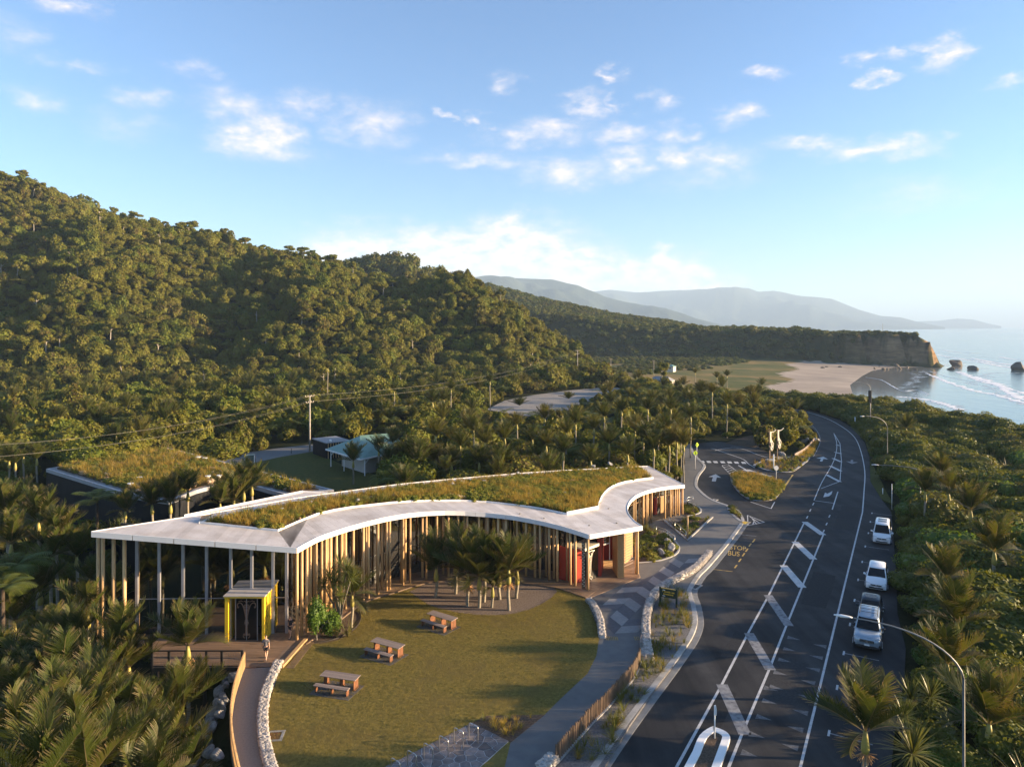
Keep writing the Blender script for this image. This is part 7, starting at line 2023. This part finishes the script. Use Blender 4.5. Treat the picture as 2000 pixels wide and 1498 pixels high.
# ================================================================== LAMPS, POLES, SIGNS
def street_lamp(label, base, arm, zc, head, r=.062):
    base = Vector(base); o = thing('street_lamp', label, 'street lamp', base, 0, 'street lamps along the road')
    v = Vector(head) - base
    mb = MB(); mb.tube([(0,0,-.2),(0,0,1.2),(0,0,1.25),(0,0,zc)], [r*1.5,r*1.5,r*1.1,r*.9], 10); mb.build('pole', M['pole_shaded'], o)
    n_ = 12; pts = []
    h = Vector((v.x, v.y, 0))
    for k in range(n_+1):
        t_ = k/n_; pts.append(Vector((h.x*t_**1.55, h.y*t_**1.55, zc + (v.z-zc)*(1-(1-t_)**2.2))))
    mb = MB(); mb.tube(pts, [r*.9-(r*.4)*k/n_ for k in range(n_+1)], 8); mb.build('arm', M['galv'], o)
    d = h.normalized(); a = math.atan2(d.y, d.x)
    hd = MB(); hd.tube([(0,0,0),(.15,0,.02),(.5,0,.03),(.85,0,.0)], [.05,.085,.11,.05], 10); H_ = hd.build('lamp_head', M['white_paint'], o, (v.x, v.y, v.z), (0,0,a)); H_.scale = (1, 1, .55)
    mb = MB(); mb.tube([(.2,0,-.04),(.5,0,-.06),(.72,0,-.04)], [.05,.08,.04], 8); mb.build('lens', M['lamp_glass'], H_)
    return o
hd = at(1665,1206,34.6)
b_ = Vector((21.3, 32.6, th(21.3, 32.6)))
street_lamp('tall galvanised street lamp with a curved arm over the parked cars', b_, None, 7.4 - b_.z, hd)
b2 = P(1733,908,0); street_lamp('street lamp with a short curved arm beside the road bend', (b2.x, b2.y, th(b2.x, b2.y)), None, 6.6, at(1688,813,b2.y-1))
b3 = at(1797,1010,88); b3.z = th(b3.x, b3.y); street_lamp('street lamp half hidden by the palm clump behind the people carrier', b3, None, 5.8, at(1716,908,89))
p = P(1700,836,0); p.z = th(p.x, p.y); o = thing('siren_pole', 'tall grey pole carrying a dark box and a thin lamp arm by the bend', 'pole', p)
zt = at(1700,764,p.y).z - p.z
mb = MB(); mb.tube([(0,0,0),(0,0,zt)], [.12,.09], 10); mb.build('pole', M['galv'], o)
mb = MB(); mb.box((-.1,0,zt-1.3), (.62,.5,3.0)); mb.build('siren_box', M['black_metal'], o, bevel=.05)
mb = MB(); mb.tube(smooth([(0,0,zt),(-.1,0,zt+1.0),(-.8,0,zt+1.7),(-2.6,0,zt+2.1),(-4.2,0,zt+2.0)], 4), .05, 6); mb.build('arm', M['galv'], o)
def simple_post(name, label, cat, px, h, r, m, group=None, z=None):
    p = P(*px, 0); z = th(p.x, p.y) if z is None else z
    o = MB().tube([(0,0,-.2),(0,0,h)], r, 8).build(name, M[m], None, (p.x, p.y, z)); return tag(o, label, cat, group)
simple_post('marker_post', 'white marker post standing on the verge of the road bend', 'post', (1670,833), 2.4, .09, 'white_paint')
simple_post('marker_post', 'thin white post at the edge of the bush above the parking lane', 'post', (1742,993), 3.4, .04, 'white_paint')
simple_post('marker_post', 'short white marker post on the verge above the parking lane', 'post', (1724,965), 1.0, .06, 'white_paint')
simple_post('marker_post', 'short white reflector post under the road bend bush', 'post', (1703,872), 1.1, .06, 'white_paint')
simple_post('bollard', 'dark bollard on the back driveway, near the power pole', 'bollard', (569,886), 1.0, .07, 'black_metal', None, 0)
simple_post('bollard', 'dark bollard on the back driveway, near the grey green cabinet', 'bollard', (498,900), 1.0, .07, 'black_metal', None, 0)
q_ = at(1724, 655, 650); g_ = th(q_.x, q_.y); o = MB().tube([(0,0,-1),(0,0,at(1724,632,650).z - g_)], [.22,.10], 6).build('mast', M['galv'], None, (q_.x, q_.y, g_)); tag(o, 'thin tall mast standing on the grassy top of the sea cliff', 'mast')
# power poles and lines
def power_pole(label, base, h, arms, rz_, group='power poles'):
    o = thing('power_pole', label, 'power pole', base, rz_, group)
    mb = MB(); mb.tube([(0,0,-.5),(0,0,h)], [.19,.13], 9); mb.build('pole', M['bark_pale'], o)
    for z_, w_ in arms:
        mb = MB(); mb.beam((-w_/2,0,z_), (w_/2,0,z_), .10, .13); c_ = mb.build('crossarm', M['bark'], o)
        mb = MB()
        for u in (-.48,-.2,.2,.48): mb.tube([(w_*u,0,z_+.06),(w_*u,0,z_+.28)], .05, 6)
        mb.build('insulator', M['cream'], c_)
    return o
pp = P(605,882,0.0); hp = at(605,772,pp.y).z
power_pole('tall timber power pole standing beside the black shed', pp, hp, [(hp-.25, 2.0), (hp-1.4, 1.7)], .9)
mb = MB(); mb.box((.35,0,hp-2.6), (.3,.3,.9)); 
p2 = at(1128,684,300); g2 = th(p2.x, p2.y)
power_pole('distant timber power pole at the foot of the hill', (p2.x, p2.y, g2), p2.z-g2, [(p2.z-g2-.3, 2.2), (p2.z-g2-1.6, 2.0)], .5)
p0 = Vector((-128, 62, 0)); z0_ = 6.2
for i, (x, y, Yd) in enumerate(((1277,704,400), (1193,701,420))):
    q_ = at(x, y, Yd); gz = th(q_.x, q_.y); power_pole(['distant power pole on the river flats, right one', 'distant power pole on the river flats, left one'][i], (q_.x, q_.y, gz), q_.z-gz, [(q_.z-gz-.3, 2.0)], .3)
def cable(a, b, sag, lab):
    pts = [a.lerp(b, k/24) - Vector((0,0,sag*4*(k/24)*(1-k/24))) for k in range(25)]
    o = MB().tube(pts, .010, 5).build('power_cable', M['cable'], None); tag(o, lab, 'power cable', 'overhead power cables')
M['cable'] = mat('cable', (.16,.15,.12), (.24,.22,.18), 3, .6)
T0 = Vector((pp.x, pp.y, hp)); T2 = p2
w = Vector((math.cos(.9), math.sin(.9), 0)); w2 = Vector((math.cos(.5), math.sin(.5), 0))
for k, (u, dz, lab) in enumerate(((-.95,-.02,'upper left'),(.95,-.02,'upper right'),(-.8,-1.2,'lower left'),(.8,-1.2,'lower right'))):
    cable(T0 + w*u + Vector((0,0,dz)), at(-60, 872 + (24 if dz < -1 else 0), 92) + w*u, 1.6, '%s power cable crossing the wood left of the power pole' % lab)
    cable(T0 + w*u + Vector((0,0,dz)), T2 + w2*u + Vector((0,0,dz)), 3.2, '%s power cable running from the power pole to the distant pole' % lab)
# carved gateway poles
def carved_pole(label, px):
    p = P(*px, .1); o = thing('carved_pole', label, 'sculpture', (p.x, p.y, .1), math.radians(20), 'carved gateway poles')
    h = 5.3
    mb = MB(); mb.box((0,0,h/2), (.2,.2,h)); mb.build('post', M['timber_dark'], o)
    mb = MB(); mb.box((.1,-.1,.15), (1.4,1.2,.3)); mb.build('plinth', M['concrete'], o)
    t = MB()
    def blade(pts, z):                            # flat carved board with real thickness, in the XZ plane
        pl_ = [Vector((x, z_, 0)) for x, z_ in pts]; tri = tessellate_polygon([pl_]); n = len(pl_)
        vs_ = [(q_.x, -.13, q_.y) for q_ in pl_] + [(q_.x, -.05, q_.y) for q_ in pl_]
        fs_ = [tuple(f) for f in tri] + [tuple(n+i for i in reversed(f)) for f in tri] + [(i, (i+1) % n, n+(i+1) % n, n+i) for i in range(n)]
        t.add(vs_, fs_)
    blade([(.0,5.1),(.32,5.15),(.30,4.3),(.36,3.8),(.62,3.4),(.80,3.0),(.72,2.5),(.66,2.0),(.45,1.75),(.15,2.0),(.08,2.5),(.30,2.65),(.22,3.0),(.05,3.3),(.02,4.0)], 0)
    for cx_, cz_, r_ in ((.45,3.0,.28), (.35,2.2,.26)):
        t.tube([(cx_+math.cos(a)*r_, -.15, cz_+math.sin(a)*r_) for a in [k*.52 for k in range(13)]], .07, 6)
    t.build('carved_board', M['cream'], o, fix=True)
    mb = MB(); mb.tube(smooth([(0,-.05,5.15),(.5,-.05,5.1),(.95,-.05,5.2),(1.35,-.05,5.5)], 4), [.07]*12+[.04], 8); mb.build('prow', M['cream'], o)
carved_pole('left carved pole with a cream spiral figure and curved prow', (1503,900))
carved_pole('right carved pole with a cream spiral figure and curved prow', (1518,896))
# signs
def disc_sign(label, px, h, r, m, rz_, group=None, tag2='round_sign'):
    p = P(*px, .1); o = thing(tag2, label, 'road sign', (p.x, p.y, .1), rz_, group)
    mb = MB(); mb.tube([(0,0,0),(0,0,h)], .04, 8); mb.build('post', M['white_paint'], o)
    mb = MB(); mb.tube([(0,-.045,h-r),(0,-.065,h-r)], r, 24, sm=False); mb.build('disc', M[m], o)
    return o
disc_sign('round white backed sign on a post at the tip of the grass island', (1516,941), 2.5, .36, 'sign_white', .1)
o = disc_sign('keep left disc seen edge on at the nose of the roadside median', (1396,1441), 1.9, .28, 'sign_white', 1.45)
p = P(1511,919,.1); o = MB().tube([(0,0,0),(0,0,2.7)], .1, 8).build('white_post', M['white_paint'], None, (p.x,p.y,.1)); tag(o, 'thick white post on the planted island in front of the carved poles', 'post')
for i, (px, lab) in enumerate((((1358,916),'yellow green diamond crossing sign on a white post by the path, front one'), ((1361,898),'yellow green diamond crossing sign behind the front one'))):
    p = P(*px, ZP); o = thing('warning_sign', lab, 'road sign', (p.x,p.y,ZP), .15 + .4*i, 'crossing signs by the driveway')
    mb = MB(); mb.tube([(0,0,0),(0,0,3.0)], .045, 8); mb.build('post', M['white_paint'], o)
    mb = MB(); mb.box((0,-.06,2.7), (.62,.02,.62), M=Matrix.Rotation(R(45), 3, 'Y')); d_ = mb.build('sign_plate', M['sign_yellow'], o)
    mb = MB(); mb.tube([(0,-.075,2.86),(0,-.078,2.86)], .06, 10); mb.beam((0,-.076,2.8),(.02,-.076,2.62), .004, .09); mb.beam((.02,-.076,2.62),(-.1,-.076,2.45), .004, .06); mb.beam((.02,-.076,2.62),(.1,-.076,2.45), .004, .06); mb.build('walking_figure', M['black_metal'], d_)
p = P(1289.5,1180,ZP); q_ = P(1321.5,1186,ZP); d = q_-p; a = math.atan2(d.y, d.x)
SG = thing('park_sign', 'dark green timber sign board with yellow lettering in the roadside bed', 'sign', (p.x,p.y,ZP), a); Ls = d.length
for x_ in (0, Ls): mb = MB(); mb.box((x_,0,.75), (.14,.14,1.55)); mb.build('post', M['sign_green'], SG)
mb = MB(); mb.box((Ls/2,-.05,1.08), (Ls+.1,.07,.72)); bd = mb.build('board', M['sign_green'], SG)
mb = MB(); mb.box((Ls/2,-.02,1.47), (Ls-.1,.1,.04)); mb.build('top_cap', M['yellow_mark'], SG)
mb = MB()                                        # two rows of yellow lettering, too small in the photo to read
for z_, x_ in ((1.2, .22), (1.0, .30)):
    while x_ < Ls - .25:
        w_ = rnd.uniform(.05, .10); mb.box((x_ + w_/2, -.09, z_), (w_*.8, .012, rnd.uniform(.08, .13))); x_ += w_ + (.09 if rnd.random() < .15 else .015)
mb.build('lettering', M['sign_text'], bd)
mb = MB(); mb.box((Ls*.24,-.09,1.33), (.22,.01,.05)); mb.box((Ls*.24,-.09,.84), (.22,.01,.04)); mb.build('emblem', M['white_paint'], bd)
# handrails of the ramp
def handrail(label, pts, h=.95):
    o = thing('handrail', label, 'railing', None or (0,0,0)); pl_ = PL(pts, ZP+.1)
    mb = MB(); mb.tube([p + Vector((0,0,h)) for p in pl_], .028, 6); mb.tube([p + Vector((0,0,h*.62)) for p in pl_], .02, 6); mb.build('rail', M['stainless'], o)
    for p in resample(pl_, max(3, int(pathlen(pl_)/1.3))): mb = MB(); mb.tube([p, p+Vector((0,0,h))], .028, 6); mb.build('rail_post', M['stainless'], o)
handrail('steel handrail on the left side of the entrance ramp', [(1282,1044),(1300,1050),(1318,1064)])
handrail('steel handrail on the right side of the entrance ramp', [(1308,1026),(1326,1042),(1340,1055)])
handrail('short steel handrail at the far end of the building', [(1330,990),(1346,985),(1354,983)])
p = P(1343,1053,ZP); o = MB().tube([(0,0,0),(0,0,2.6)], .09, 8).build('timber_post', M['timber'], None, (p.x,p.y,ZP)); tag(o, 'timber post at the sharp corner of the kerbed ramp bed', 'post')
# roof boulders
for i, (x, y) in enumerate([(1043,938),(1033,970),(1100,970),(1158,914),(1192,909),(1232,929),(1243,927),(886,954),(900,947),(806,957),(824,951),(608,990),(548,1003),(944,945),(862,950),(698,985),(1012,928)]):
    p = PR(x, y); s_ = rnd.uniform(.26, .42)
    o = link('roof_boulder', BANK[i % 5], None, (p.x, p.y, p.z+.22), (rnd.random(), rnd.random(), rnd.random()*6), (s_*1.3, s_*1.1, s_*.9))
    o2_ = 'right' if x > 1000 else 'middle' if x > 780 else 'left'
    tag(o, 'pale rounded boulder lying in the roof meadow, %s part, %s the back edge' % (o2_, 'near' if y < {'right':945,'middle':955,'left':990}[o2_] else 'away from'), 'boulder', 'boulders on the meadow roof')
for i, (x, y) in enumerate([(1590,861),(1580,859),(1572,862),(1520,884),(1527,888),(1531,893),(1304,1063),(1311,1075),(1294,1083)]):
    p = P(x, y, .1); s_ = .75 if i < 3 else .5
    o = link('garden_boulder', BANK[i % 5], None, (p.x, p.y, .25), (0, .3*i, i*1.1), (s_*1.5, s_, s_*.9))
    tag(o, ['large pale boulder on the verge at the inside of the road bend', 'pale boulder beside the carved poles', 'pale boulder in the bed by the main entrance'][i//3] + [', left one', ', middle one', ', right one'][i % 3], 'boulder')
pl_ = PL([(1552,893),(1568,884),(1580,874),(1590,862),(1594,852)], .1)
o = MB().ribbon(smooth(pl_, 4), .12, -.1, .75, 0).build('guard_rail', M['timber_grey'], None); tag(o, 'low pale rail curving round the verge at the road bend', 'barrier')

# ================================================================== CARS
def car(label, px, L_, Wd, H, paint, kind):
    f_ = P(*px, 0); o = thing('parked_car', label, 'car', (0,0,0), 0, 'cars parked along the bush')
    d = bdir; yaw = math.atan2(d.y, d.x) + math.pi      # local +x = front, facing the camera end of the road
    c_ = f_ + d*(L_/2)
    o.location = (c_.x, c_.y, 0.004); o.rotation_euler = (0, 0, yaw)
    hw = Wd/2
    gc = .30 if kind == 'suv' else .20
    K = {'suv': dict(belt=1.12, hood=1.10, nose=.98, ws0=.22, ws1=.06, rear=-.47, r0=-.50), 'estate': dict(belt=.92, hood=.95, nose=.70, ws0=.26, ws1=.02, rear=-.42, r0=-.49),
         'hatch': dict(belt=.93, hood=.95, nose=.72, ws0=.24, ws1=.02, rear=-.36, r0=-.48), 'van': dict(belt=1.02, hood=1.06, nose=.82, ws0=.33, ws1=.16, rear=-.46, r0=-.50)}[kind]
    # body: cross sections from rear to front
    st = [(-.5,.90,.93*K['belt'],.80),(-.485,.97,K['belt'],.9),(-.40,1,K['belt'],1),(-.2,1,K['belt'],1),(.0,1,K['belt'],1),(K['ws0'],1,K['hood'],1),(.36,.985,K['hood']*.97,1),(.45,.95,K['nose']*1.08,.95),(.49,.88,K['nose']*.95,.86),(.5,.80,K['nose']*.82,.8)]
    vs_, fs_ = [], []
    for (u, wv, top, lw) in st:
        x_ = u*L_; w_ = hw*wv
        prof = [(-w_*.93*lw, gc),(-w_, gc+.16),(-w_*1.0, (gc+top)/2+.08),(-w_*.96, top-.06),(-w_*.86, top),(-w_*.4, top+.035),(w_*.4, top+.035),(w_*.86, top),(w_*.96, top-.06),(w_*1.0, (gc+top)/2+.08),(w_, gc+.16),(w_*.93*lw, gc)]
        vs_ += [(x_, y_, z_) for y_, z_ in prof]
    n = 12
    for i in range(len(st)-1):
        for k in range(n): fs_.append((i*n+k, i*n+(k+1) % n, (i+1)*n+(k+1) % n, (i+1)*n+k))
    fs_ += [tuple(range(n)), tuple(reversed(range((len(st)-1)*n, len(st)*n)))]
    b_ = MB().add(vs_, fs_, True).build('body', M[paint], o, fix=True)
    # greenhouse: base ring at the belt, roof ring above
    bl, rt = K['belt']-.02, H
    x_r0, x_f0, x_r1, x_f1 = K['r0']*L_+.02, (K['ws0']+.015)*L_, K['rear']*L_, K['ws1']*L_
    def ring(xr, xf, w_, z_, cut=.10): return [(xr,-w_+cut,z_),(xr+cut,-w_,z_),(xf-cut*1.3,-w_,z_),(xf,-w_+cut*2.2,z_),(xf+.03,0,z_),(xf,w_-cut*2.2,z_),(xf-cut*1.3,w_,z_),(xr+cut,w_,z_),(xr,w_-cut,z_)]
    r1_ = ring(x_r0, x_f0, hw*.93, bl); r2_ = ring(x_r1, x_f1, hw*.76, rt-.07); r3_ = ring(x_r1+.12, x_f1-.14, hw*.64, rt)
    g_ = MB(); m = 9; g_.add(r1_+r2_, [(k, (k+1) % m, m+(k+1) % m, m+k) for k in range(m)], True); gh = g_.build('greenhouse', M[paint], o, fix=True)
    rf_ = MB().add(r2_+r3_, [(k, (k+1) % m, m+(k+1) % m, m+k) for k in range(m)] + [tuple(range(m, 2*m))], True).build('roof', M[paint], o, fix=True)
    def glass(a, b, c, d_, name, nrm, off=.018, inset=.06):
        q_ = [Vector(v) for v in (a, b, c, d_)]; cc = sum(q_, Vector())/4
        q_ = [cc + (v-cc)*(1-inset) + Vector(nrm)*off for v in q_]
        mb = MB(); mb.add(q_ + [v - Vector(nrm)*.012 for v in q_], [(0,1,2,3),(7,6,5,4),(0,4,5,1),(1,5,6,2),(2,6,7,3),(3,7,4,0)]); return mb.build(name, M['glass_car'], o, fix=True)
    # windscreen in three facets joined as one pane
    mb = MB(); off = Vector((.02,0,.018)); ii_ = [2,3,4,5,6]
    lo = [Vector(r1_[k]).lerp(Vector(r2_[k]), .06)+off for k in ii_]; hi = [Vector(r1_[k]).lerp(Vector(r2_[k]), .93)+off for k in ii_]
    lo[0] = lo[0].lerp(lo[1], .35); lo[-1] = lo[-1].lerp(lo[-2], .35); hi[0] = hi[0].lerp(hi[1], .35); hi[-1] = hi[-1].lerp(hi[-2], .35)
    mb.add(lo+hi, [(k, k+1, 5+k+1, 5+k) for k in range(4)], True); mb.build('windscreen', M['glass_car'], o)
    mb = MB(); mb.beam(lo[1]+Vector((.03,0,.03)), lo[3].lerp(hi[3],.12)+Vector((.03,0,.02)), .02, .02); mb.build('wiper', M['plastic'], o)
    for s_ in (1, -1):
        kk_ = (1, 2) if s_ < 0 else (7, 6)
        A_, B_2 = Vector(r1_[kk_[0]]), Vector(r1_[kk_[1]]); Cc, Dd = Vector(r2_[kk_[1]]), Vector(r2_[kk_[0]])
        for t0, t1 in ((.03,.34),(.37,.66),(.69,.97)):
            a, b = A_.lerp(B_2, t0), A_.lerp(B_2, t1); c2, d2 = Dd.lerp(Cc, t1), Dd.lerp(Cc, t0)
            glass(a.lerp(d2,.1), b.lerp(c2,.1), c2.lerp(b,.06), d2.lerp(a,.06), 'side_window', (0, s_*1.0, .25), .02, .02)
        # doors: thin raised lines and handles
        mb = MB()
        for t0 in (-.25, .02, .22): mb.box((t0*L_, s_*hw*.995, (gc+bl)/2+.1), (.012, .02, bl-gc-.25))
        mb.build('door_seam', M['plastic'], o)
        for t0 in (-.08, .14): mb = MB(); mb.box((t0*L_-.15, s_*(hw+.01), bl-.18), (.2,.04,.035)); mb.build('door_handle', M[paint], o)
        mb = MB(); mb.tube([(x_f0-.42, s_*hw*.95, bl+.06),(x_f0-.44, s_*(hw+.09), bl+.12),(x_f0-.44, s_*(hw+.21), bl+.12)], [.05,.10,.085], 8); mb.build('wing_mirror', M[paint if kind != 'suv' else 'plastic'], o)
        mb = MB(); zz_ = K['nose']*.88; hh_ = .2 if kind in ('suv','van') else .13
        mb.add([(.468*L_+.03, s_*hw*.58, zz_-hh_/2),(.492*L_, s_*hw*.5, zz_+hh_/2-.02),(.462*L_, s_*hw*.92, zz_+hh_/2+.05),(.452*L_, s_*hw*.955, zz_-hh_/3),
                (.40*L_, s_*hw*.58, zz_-hh_/2),(.41*L_, s_*hw*.5, zz_+hh_/2),(.40*L_, s_*hw*.9, zz_+hh_/2+.03),(.40*L_, s_*hw*.9, zz_-hh_/3)], [(0,1,2,3),(0,4,5,1),(1,5,6,2),(2,6,7,3),(3,7,4,0)])
        hl_ = mb.build('headlight', M['lamp_glass'], o, fix=True); hl_.location = (.035, 0, .02)
        for x_ in (.315*L_, -.30*L_):
            rr_ = .37 if kind == 'suv' else .32
            wz = MB(); wz.tube([(x_, s_*(hw-.22), rr_),(x_, s_*(hw-.20), rr_),(x_, s_*(hw+.005), rr_),(x_, s_*(hw+.015), rr_)], [rr_*.9,rr_,rr_,rr_*.9], 20); w_ = wz.build('wheel', M['tyre'], o, fix=True)
            rm = MB(); rm.tube([(x_, s_*(hw+.012), rr_),(x_, s_*(hw+.028), rr_)], rr_*.62, 16)
            for k in range(5): a_ = k*1.257; rm.beam((x_, s_*(hw+.03), rr_), (x_+math.cos(a_)*rr_*.6, s_*(hw+.03), rr_+math.sin(a_)*rr_*.6), .06, .03)
            rm.build('rim', M['rim'], w_, fix=True)
            ar = MB(); ar.tube([(x_, s_*(hw-.3), rr_+.03),(x_, s_*(hw+.003), rr_+.03)], rr_+.07, 20); ar.build('wheel_arch', M['plastic'], o, fix=True)
    nz = K['nose']
    mb = MB(); mb.box((.5*L_+.0, 0, nz*.80), (.07, Wd*.50, .20 if kind == 'suv' else .10)); gr_ = mb.build('grille', M['plastic'], o, bevel=.02)
    mb = MB()
    for k in range(3 if kind == 'suv' else 1): mb.box((.5*L_+.04, 0, nz*.80-.06+k*.06), (.02, Wd*.46, .018))
    mb.box((.5*L_+.045, 0, nz*.80), (.02,.12,.08)); mb.build('grille_bar', M['stainless'], gr_)
    mb = MB(); mb.box((.478*L_, 0, gc+.16), (.2, Wd*.93, .30)); mb.build('bumper', M[paint if kind != 'suv' else 'plastic'], o, bevel=.06)
    mb = MB(); mb.box((.478*L_+.102, 0, gc+.12), (.02, Wd*.62, .12)); mb.build('air_intake', M['plastic'], o)
    mb = MB(); mb.box((.478*L_+.112, 0, gc+.22), (.015, .36, .11)); mb.build('number_plate', M['white_paint'], o)
    mb = MB(); mb.box((-.49*L_, 0, gc+.18), (.16, Wd*.9, .3)); mb.build('rear_bumper', M[paint], o, bevel=.05)
    if kind == 'suv':
        for s_ in (1, -1): mb = MB(); mb.tube([(x_r1+.2, s_*hw*.66, rt+.07),(x_f1-.2, s_*hw*.66, rt+.07)], .022, 6); mb.build('roof_rail', M['plastic'], o)
        for t_ in (.2,.5,.8): mb = MB(); xx_ = x_r1+.2+(x_f1-x_r1-.4)*t_; mb.tube([(xx_, -hw*.66, rt+.08),(xx_, hw*.66, rt+.08)], .02, 6); mb.build('roof_bar', M['plastic'], o)
        mb = MB(); mb.box((.478*L_+.01, 0, gc+.08), (.2, Wd*.9, .2)); mb.build('bull_bar', M['plastic'], o, bevel=.03)
    if kind == 'van':
        for t_ in (.62,.30): mb = MB(); mb.box((x_r1+(x_f1-x_r1)*t_, 0, rt+.004), (.62, hw*.95, .02)); mb.build('sunroof', M['glass_car'], o)
    if kind == 'hatch':
        mb = MB(); mb.box(((x_r1+x_f1)/2, 0, rt+.003), ((x_f1-x_r1)*.55, hw*.95, .014)); mb.build('roof_glass', M['glass_car'], o)
    return o
car('silver four wheel drive with black roof bars, nearest of the parked cars', (1693,1273), 4.85, 1.88, 1.86, 'paint_silver', 'suv')
car('dark slate hatchback parked behind the silver four wheel drive', (1698,1222), 4.2, 1.74, 1.46, 'paint_slate', 'hatch')
car('white estate car parked alone in the middle of the row', (1711,1155), 4.75, 1.78, 1.54, 'paint_white', 'estate')
car('white people carrier with two roof windows, farthest of the parked cars', (1722,1064), 4.8, 1.82, 1.92, 'paint_white', 'van')

# ================================================================== PEOPLE
def skin_obj(name, chains, m, parent, sub=2):
    """chains: list of [(x,y,z,r), ...]; a chain may start with an int = index of an existing vertex it grows from"""
    vs_, es_, rs_ = [], [], []
    for ch in chains:
        prev = None
        for it in ch:
            if isinstance(it, int): prev = it; continue
            vs_.append(it[:3]); rs_.append(it[3]); i = len(vs_)-1
            if prev is not None: es_.append((prev, i))
            prev = i
    me = bpy.data.meshes.new(name); me.from_pydata(vs_, es_, []); o = link(name, me, parent)
    me.materials.append(m)
    sk = o.modifiers.new('skin', 'SKIN'); sk.use_smooth_shade = True
    lay = me.skin_vertices[0].data
    for i, r_ in enumerate(rs_): lay[i].radius = (r_, r_); lay[i].use_root = (i == 0)
    sb = o.modifiers.new('subsurf', 'SUBSURF'); sb.levels = sub; sb.render_levels = sub
    return o
def person(label, loc, rz_, tee, shorts, phase=1, shoe='shoe'):
    """walking figure, 1.75 m, facing local +y"""
    o = thing('person', label, 'person', loc, rz_)
    s_ = .26*phase
    hip, knee, ank = .92, .50, .09
    lf = (-.09, s_*.55, knee), (-.09, s_*.95, ank); rt_ = (.09, -s_*.15+.10, knee+.01), (.09, -s_*1.05, ank+.05)
    body = [[(0,0,.96,.125),(0,.005,1.10,.115),(0,.01,1.28,.135),(0,0,1.42,.115),(0,0,1.50,.055),(0,.015,1.56,.062),(0,.02,1.64,.088),(0,.02,1.71,.075)],
            [0,(-.09,0,.86,.085),(*lf[0],.058),(*lf[1],.040),(-.09,s_*.95+.14,.045,.034)], [0,(.09,0,.86,.085),(*rt_[0],.058),(*rt_[1],.040),(.09,-s_*1.05+.12,.035,.034)],
            [3,(-.19,-.01,1.40,.055),(-.235,-.06,1.15,.042),(-.24,.05,.92,.030),(-.235,.09,.84,.028)], [3,(.19,-.01,1.40,.055),(.235,-.03,1.15,.042),(.25,-.02,.91,.030),(.245,.0,.83,.028)]]
    b = skin_obj('body', body, M['skin'], o)
    for sx_, hx, hy in ((-1,-.235,.10), (1,.245,.01)):
        for k in range(4): skin_obj('finger', [[(hx+sx_*.0, hy-.025+k*.017, .835, .010),(hx+sx_*.004, hy-.02+k*.018, .79, .009),(hx-sx_*.008, hy-.012+k*.018, .755-.008*(k % 2), .008)]], M['skin'], b, 1)
        skin_obj('thumb', [[(hx, hy+.03, .85, .011),(hx-sx_*.012, hy+.055, .815, .010),(hx-sx_*.016, hy+.06, .785, .008)]], M['skin'], b, 1)
    skin_obj('t_shirt', [[(0,0,.93,.150),(0,.005,1.10,.138),(0,.01,1.28,.152),(0,0,1.41,.125),(0,0,1.475,.075)], [3,(-.19,-.01,1.39,.075),(-.228,-.045,1.22,.066)], [3,(.19,-.01,1.39,.075),(.228,-.025,1.22,.066)]], M[tee], o)
    skin_obj('shorts', [[(0,0,.95,.142)], [0,(-.092,.0,.86,.105),(-.092,s_*.33,.62,.085)], [0,(.092,.0,.86,.105),(.092,.03,.62,.085)]], M[shorts], o)
    for sx_, y_, z_ in ((-.09, s_*.95, .05), (.09, -s_*1.05, .07)): skin_obj('shoe', [[(sx_, y_-.06, z_+.01, .045),(sx_, y_+.05, z_, .048),(sx_, y_+.16, z_-.012, .036)]], M[shoe], o, 1)
    skin_obj('hair', [[(0,-.012,1.66,.092),(0,-.002,1.725,.086),(0,.02,1.755,.07)]], M['hair'], o)
    for sx_ in (-1, 1): skin_obj('ear', [[(sx_*.088,.015,1.63,.016),(sx_*.092,.01,1.66,.018)]], M['skin'], b, 1)
    skin_obj('nose', [[(0,.098,1.655,.012),(0,.118,1.625,.016)]], M['skin'], b, 1)
    for sx_ in (-.032, .032): MB().tube([(sx_,.098,1.665),(sx_,.106,1.665)], .010, 8).build('eye', M['hair'], b)
    MB().tube([(-.025,.099,1.585),(.025,.099,1.585)], .006, 6).build('mouth', M['red_paint'], b)
    return o
p = P(519,1288,ZD); person('person in a grey t-shirt and dark shorts walking to the yellow doorway', (p.x, p.y, ZD), .05, 'tee_grey', 'cloth_dark')
p = P(570,1246,ZD); person('person in dark clothes standing in the shade behind the corner posts', (p.x-.1, p.y, ZD), 2.6, 'cloth_dark', 'cloth_dark', .5)
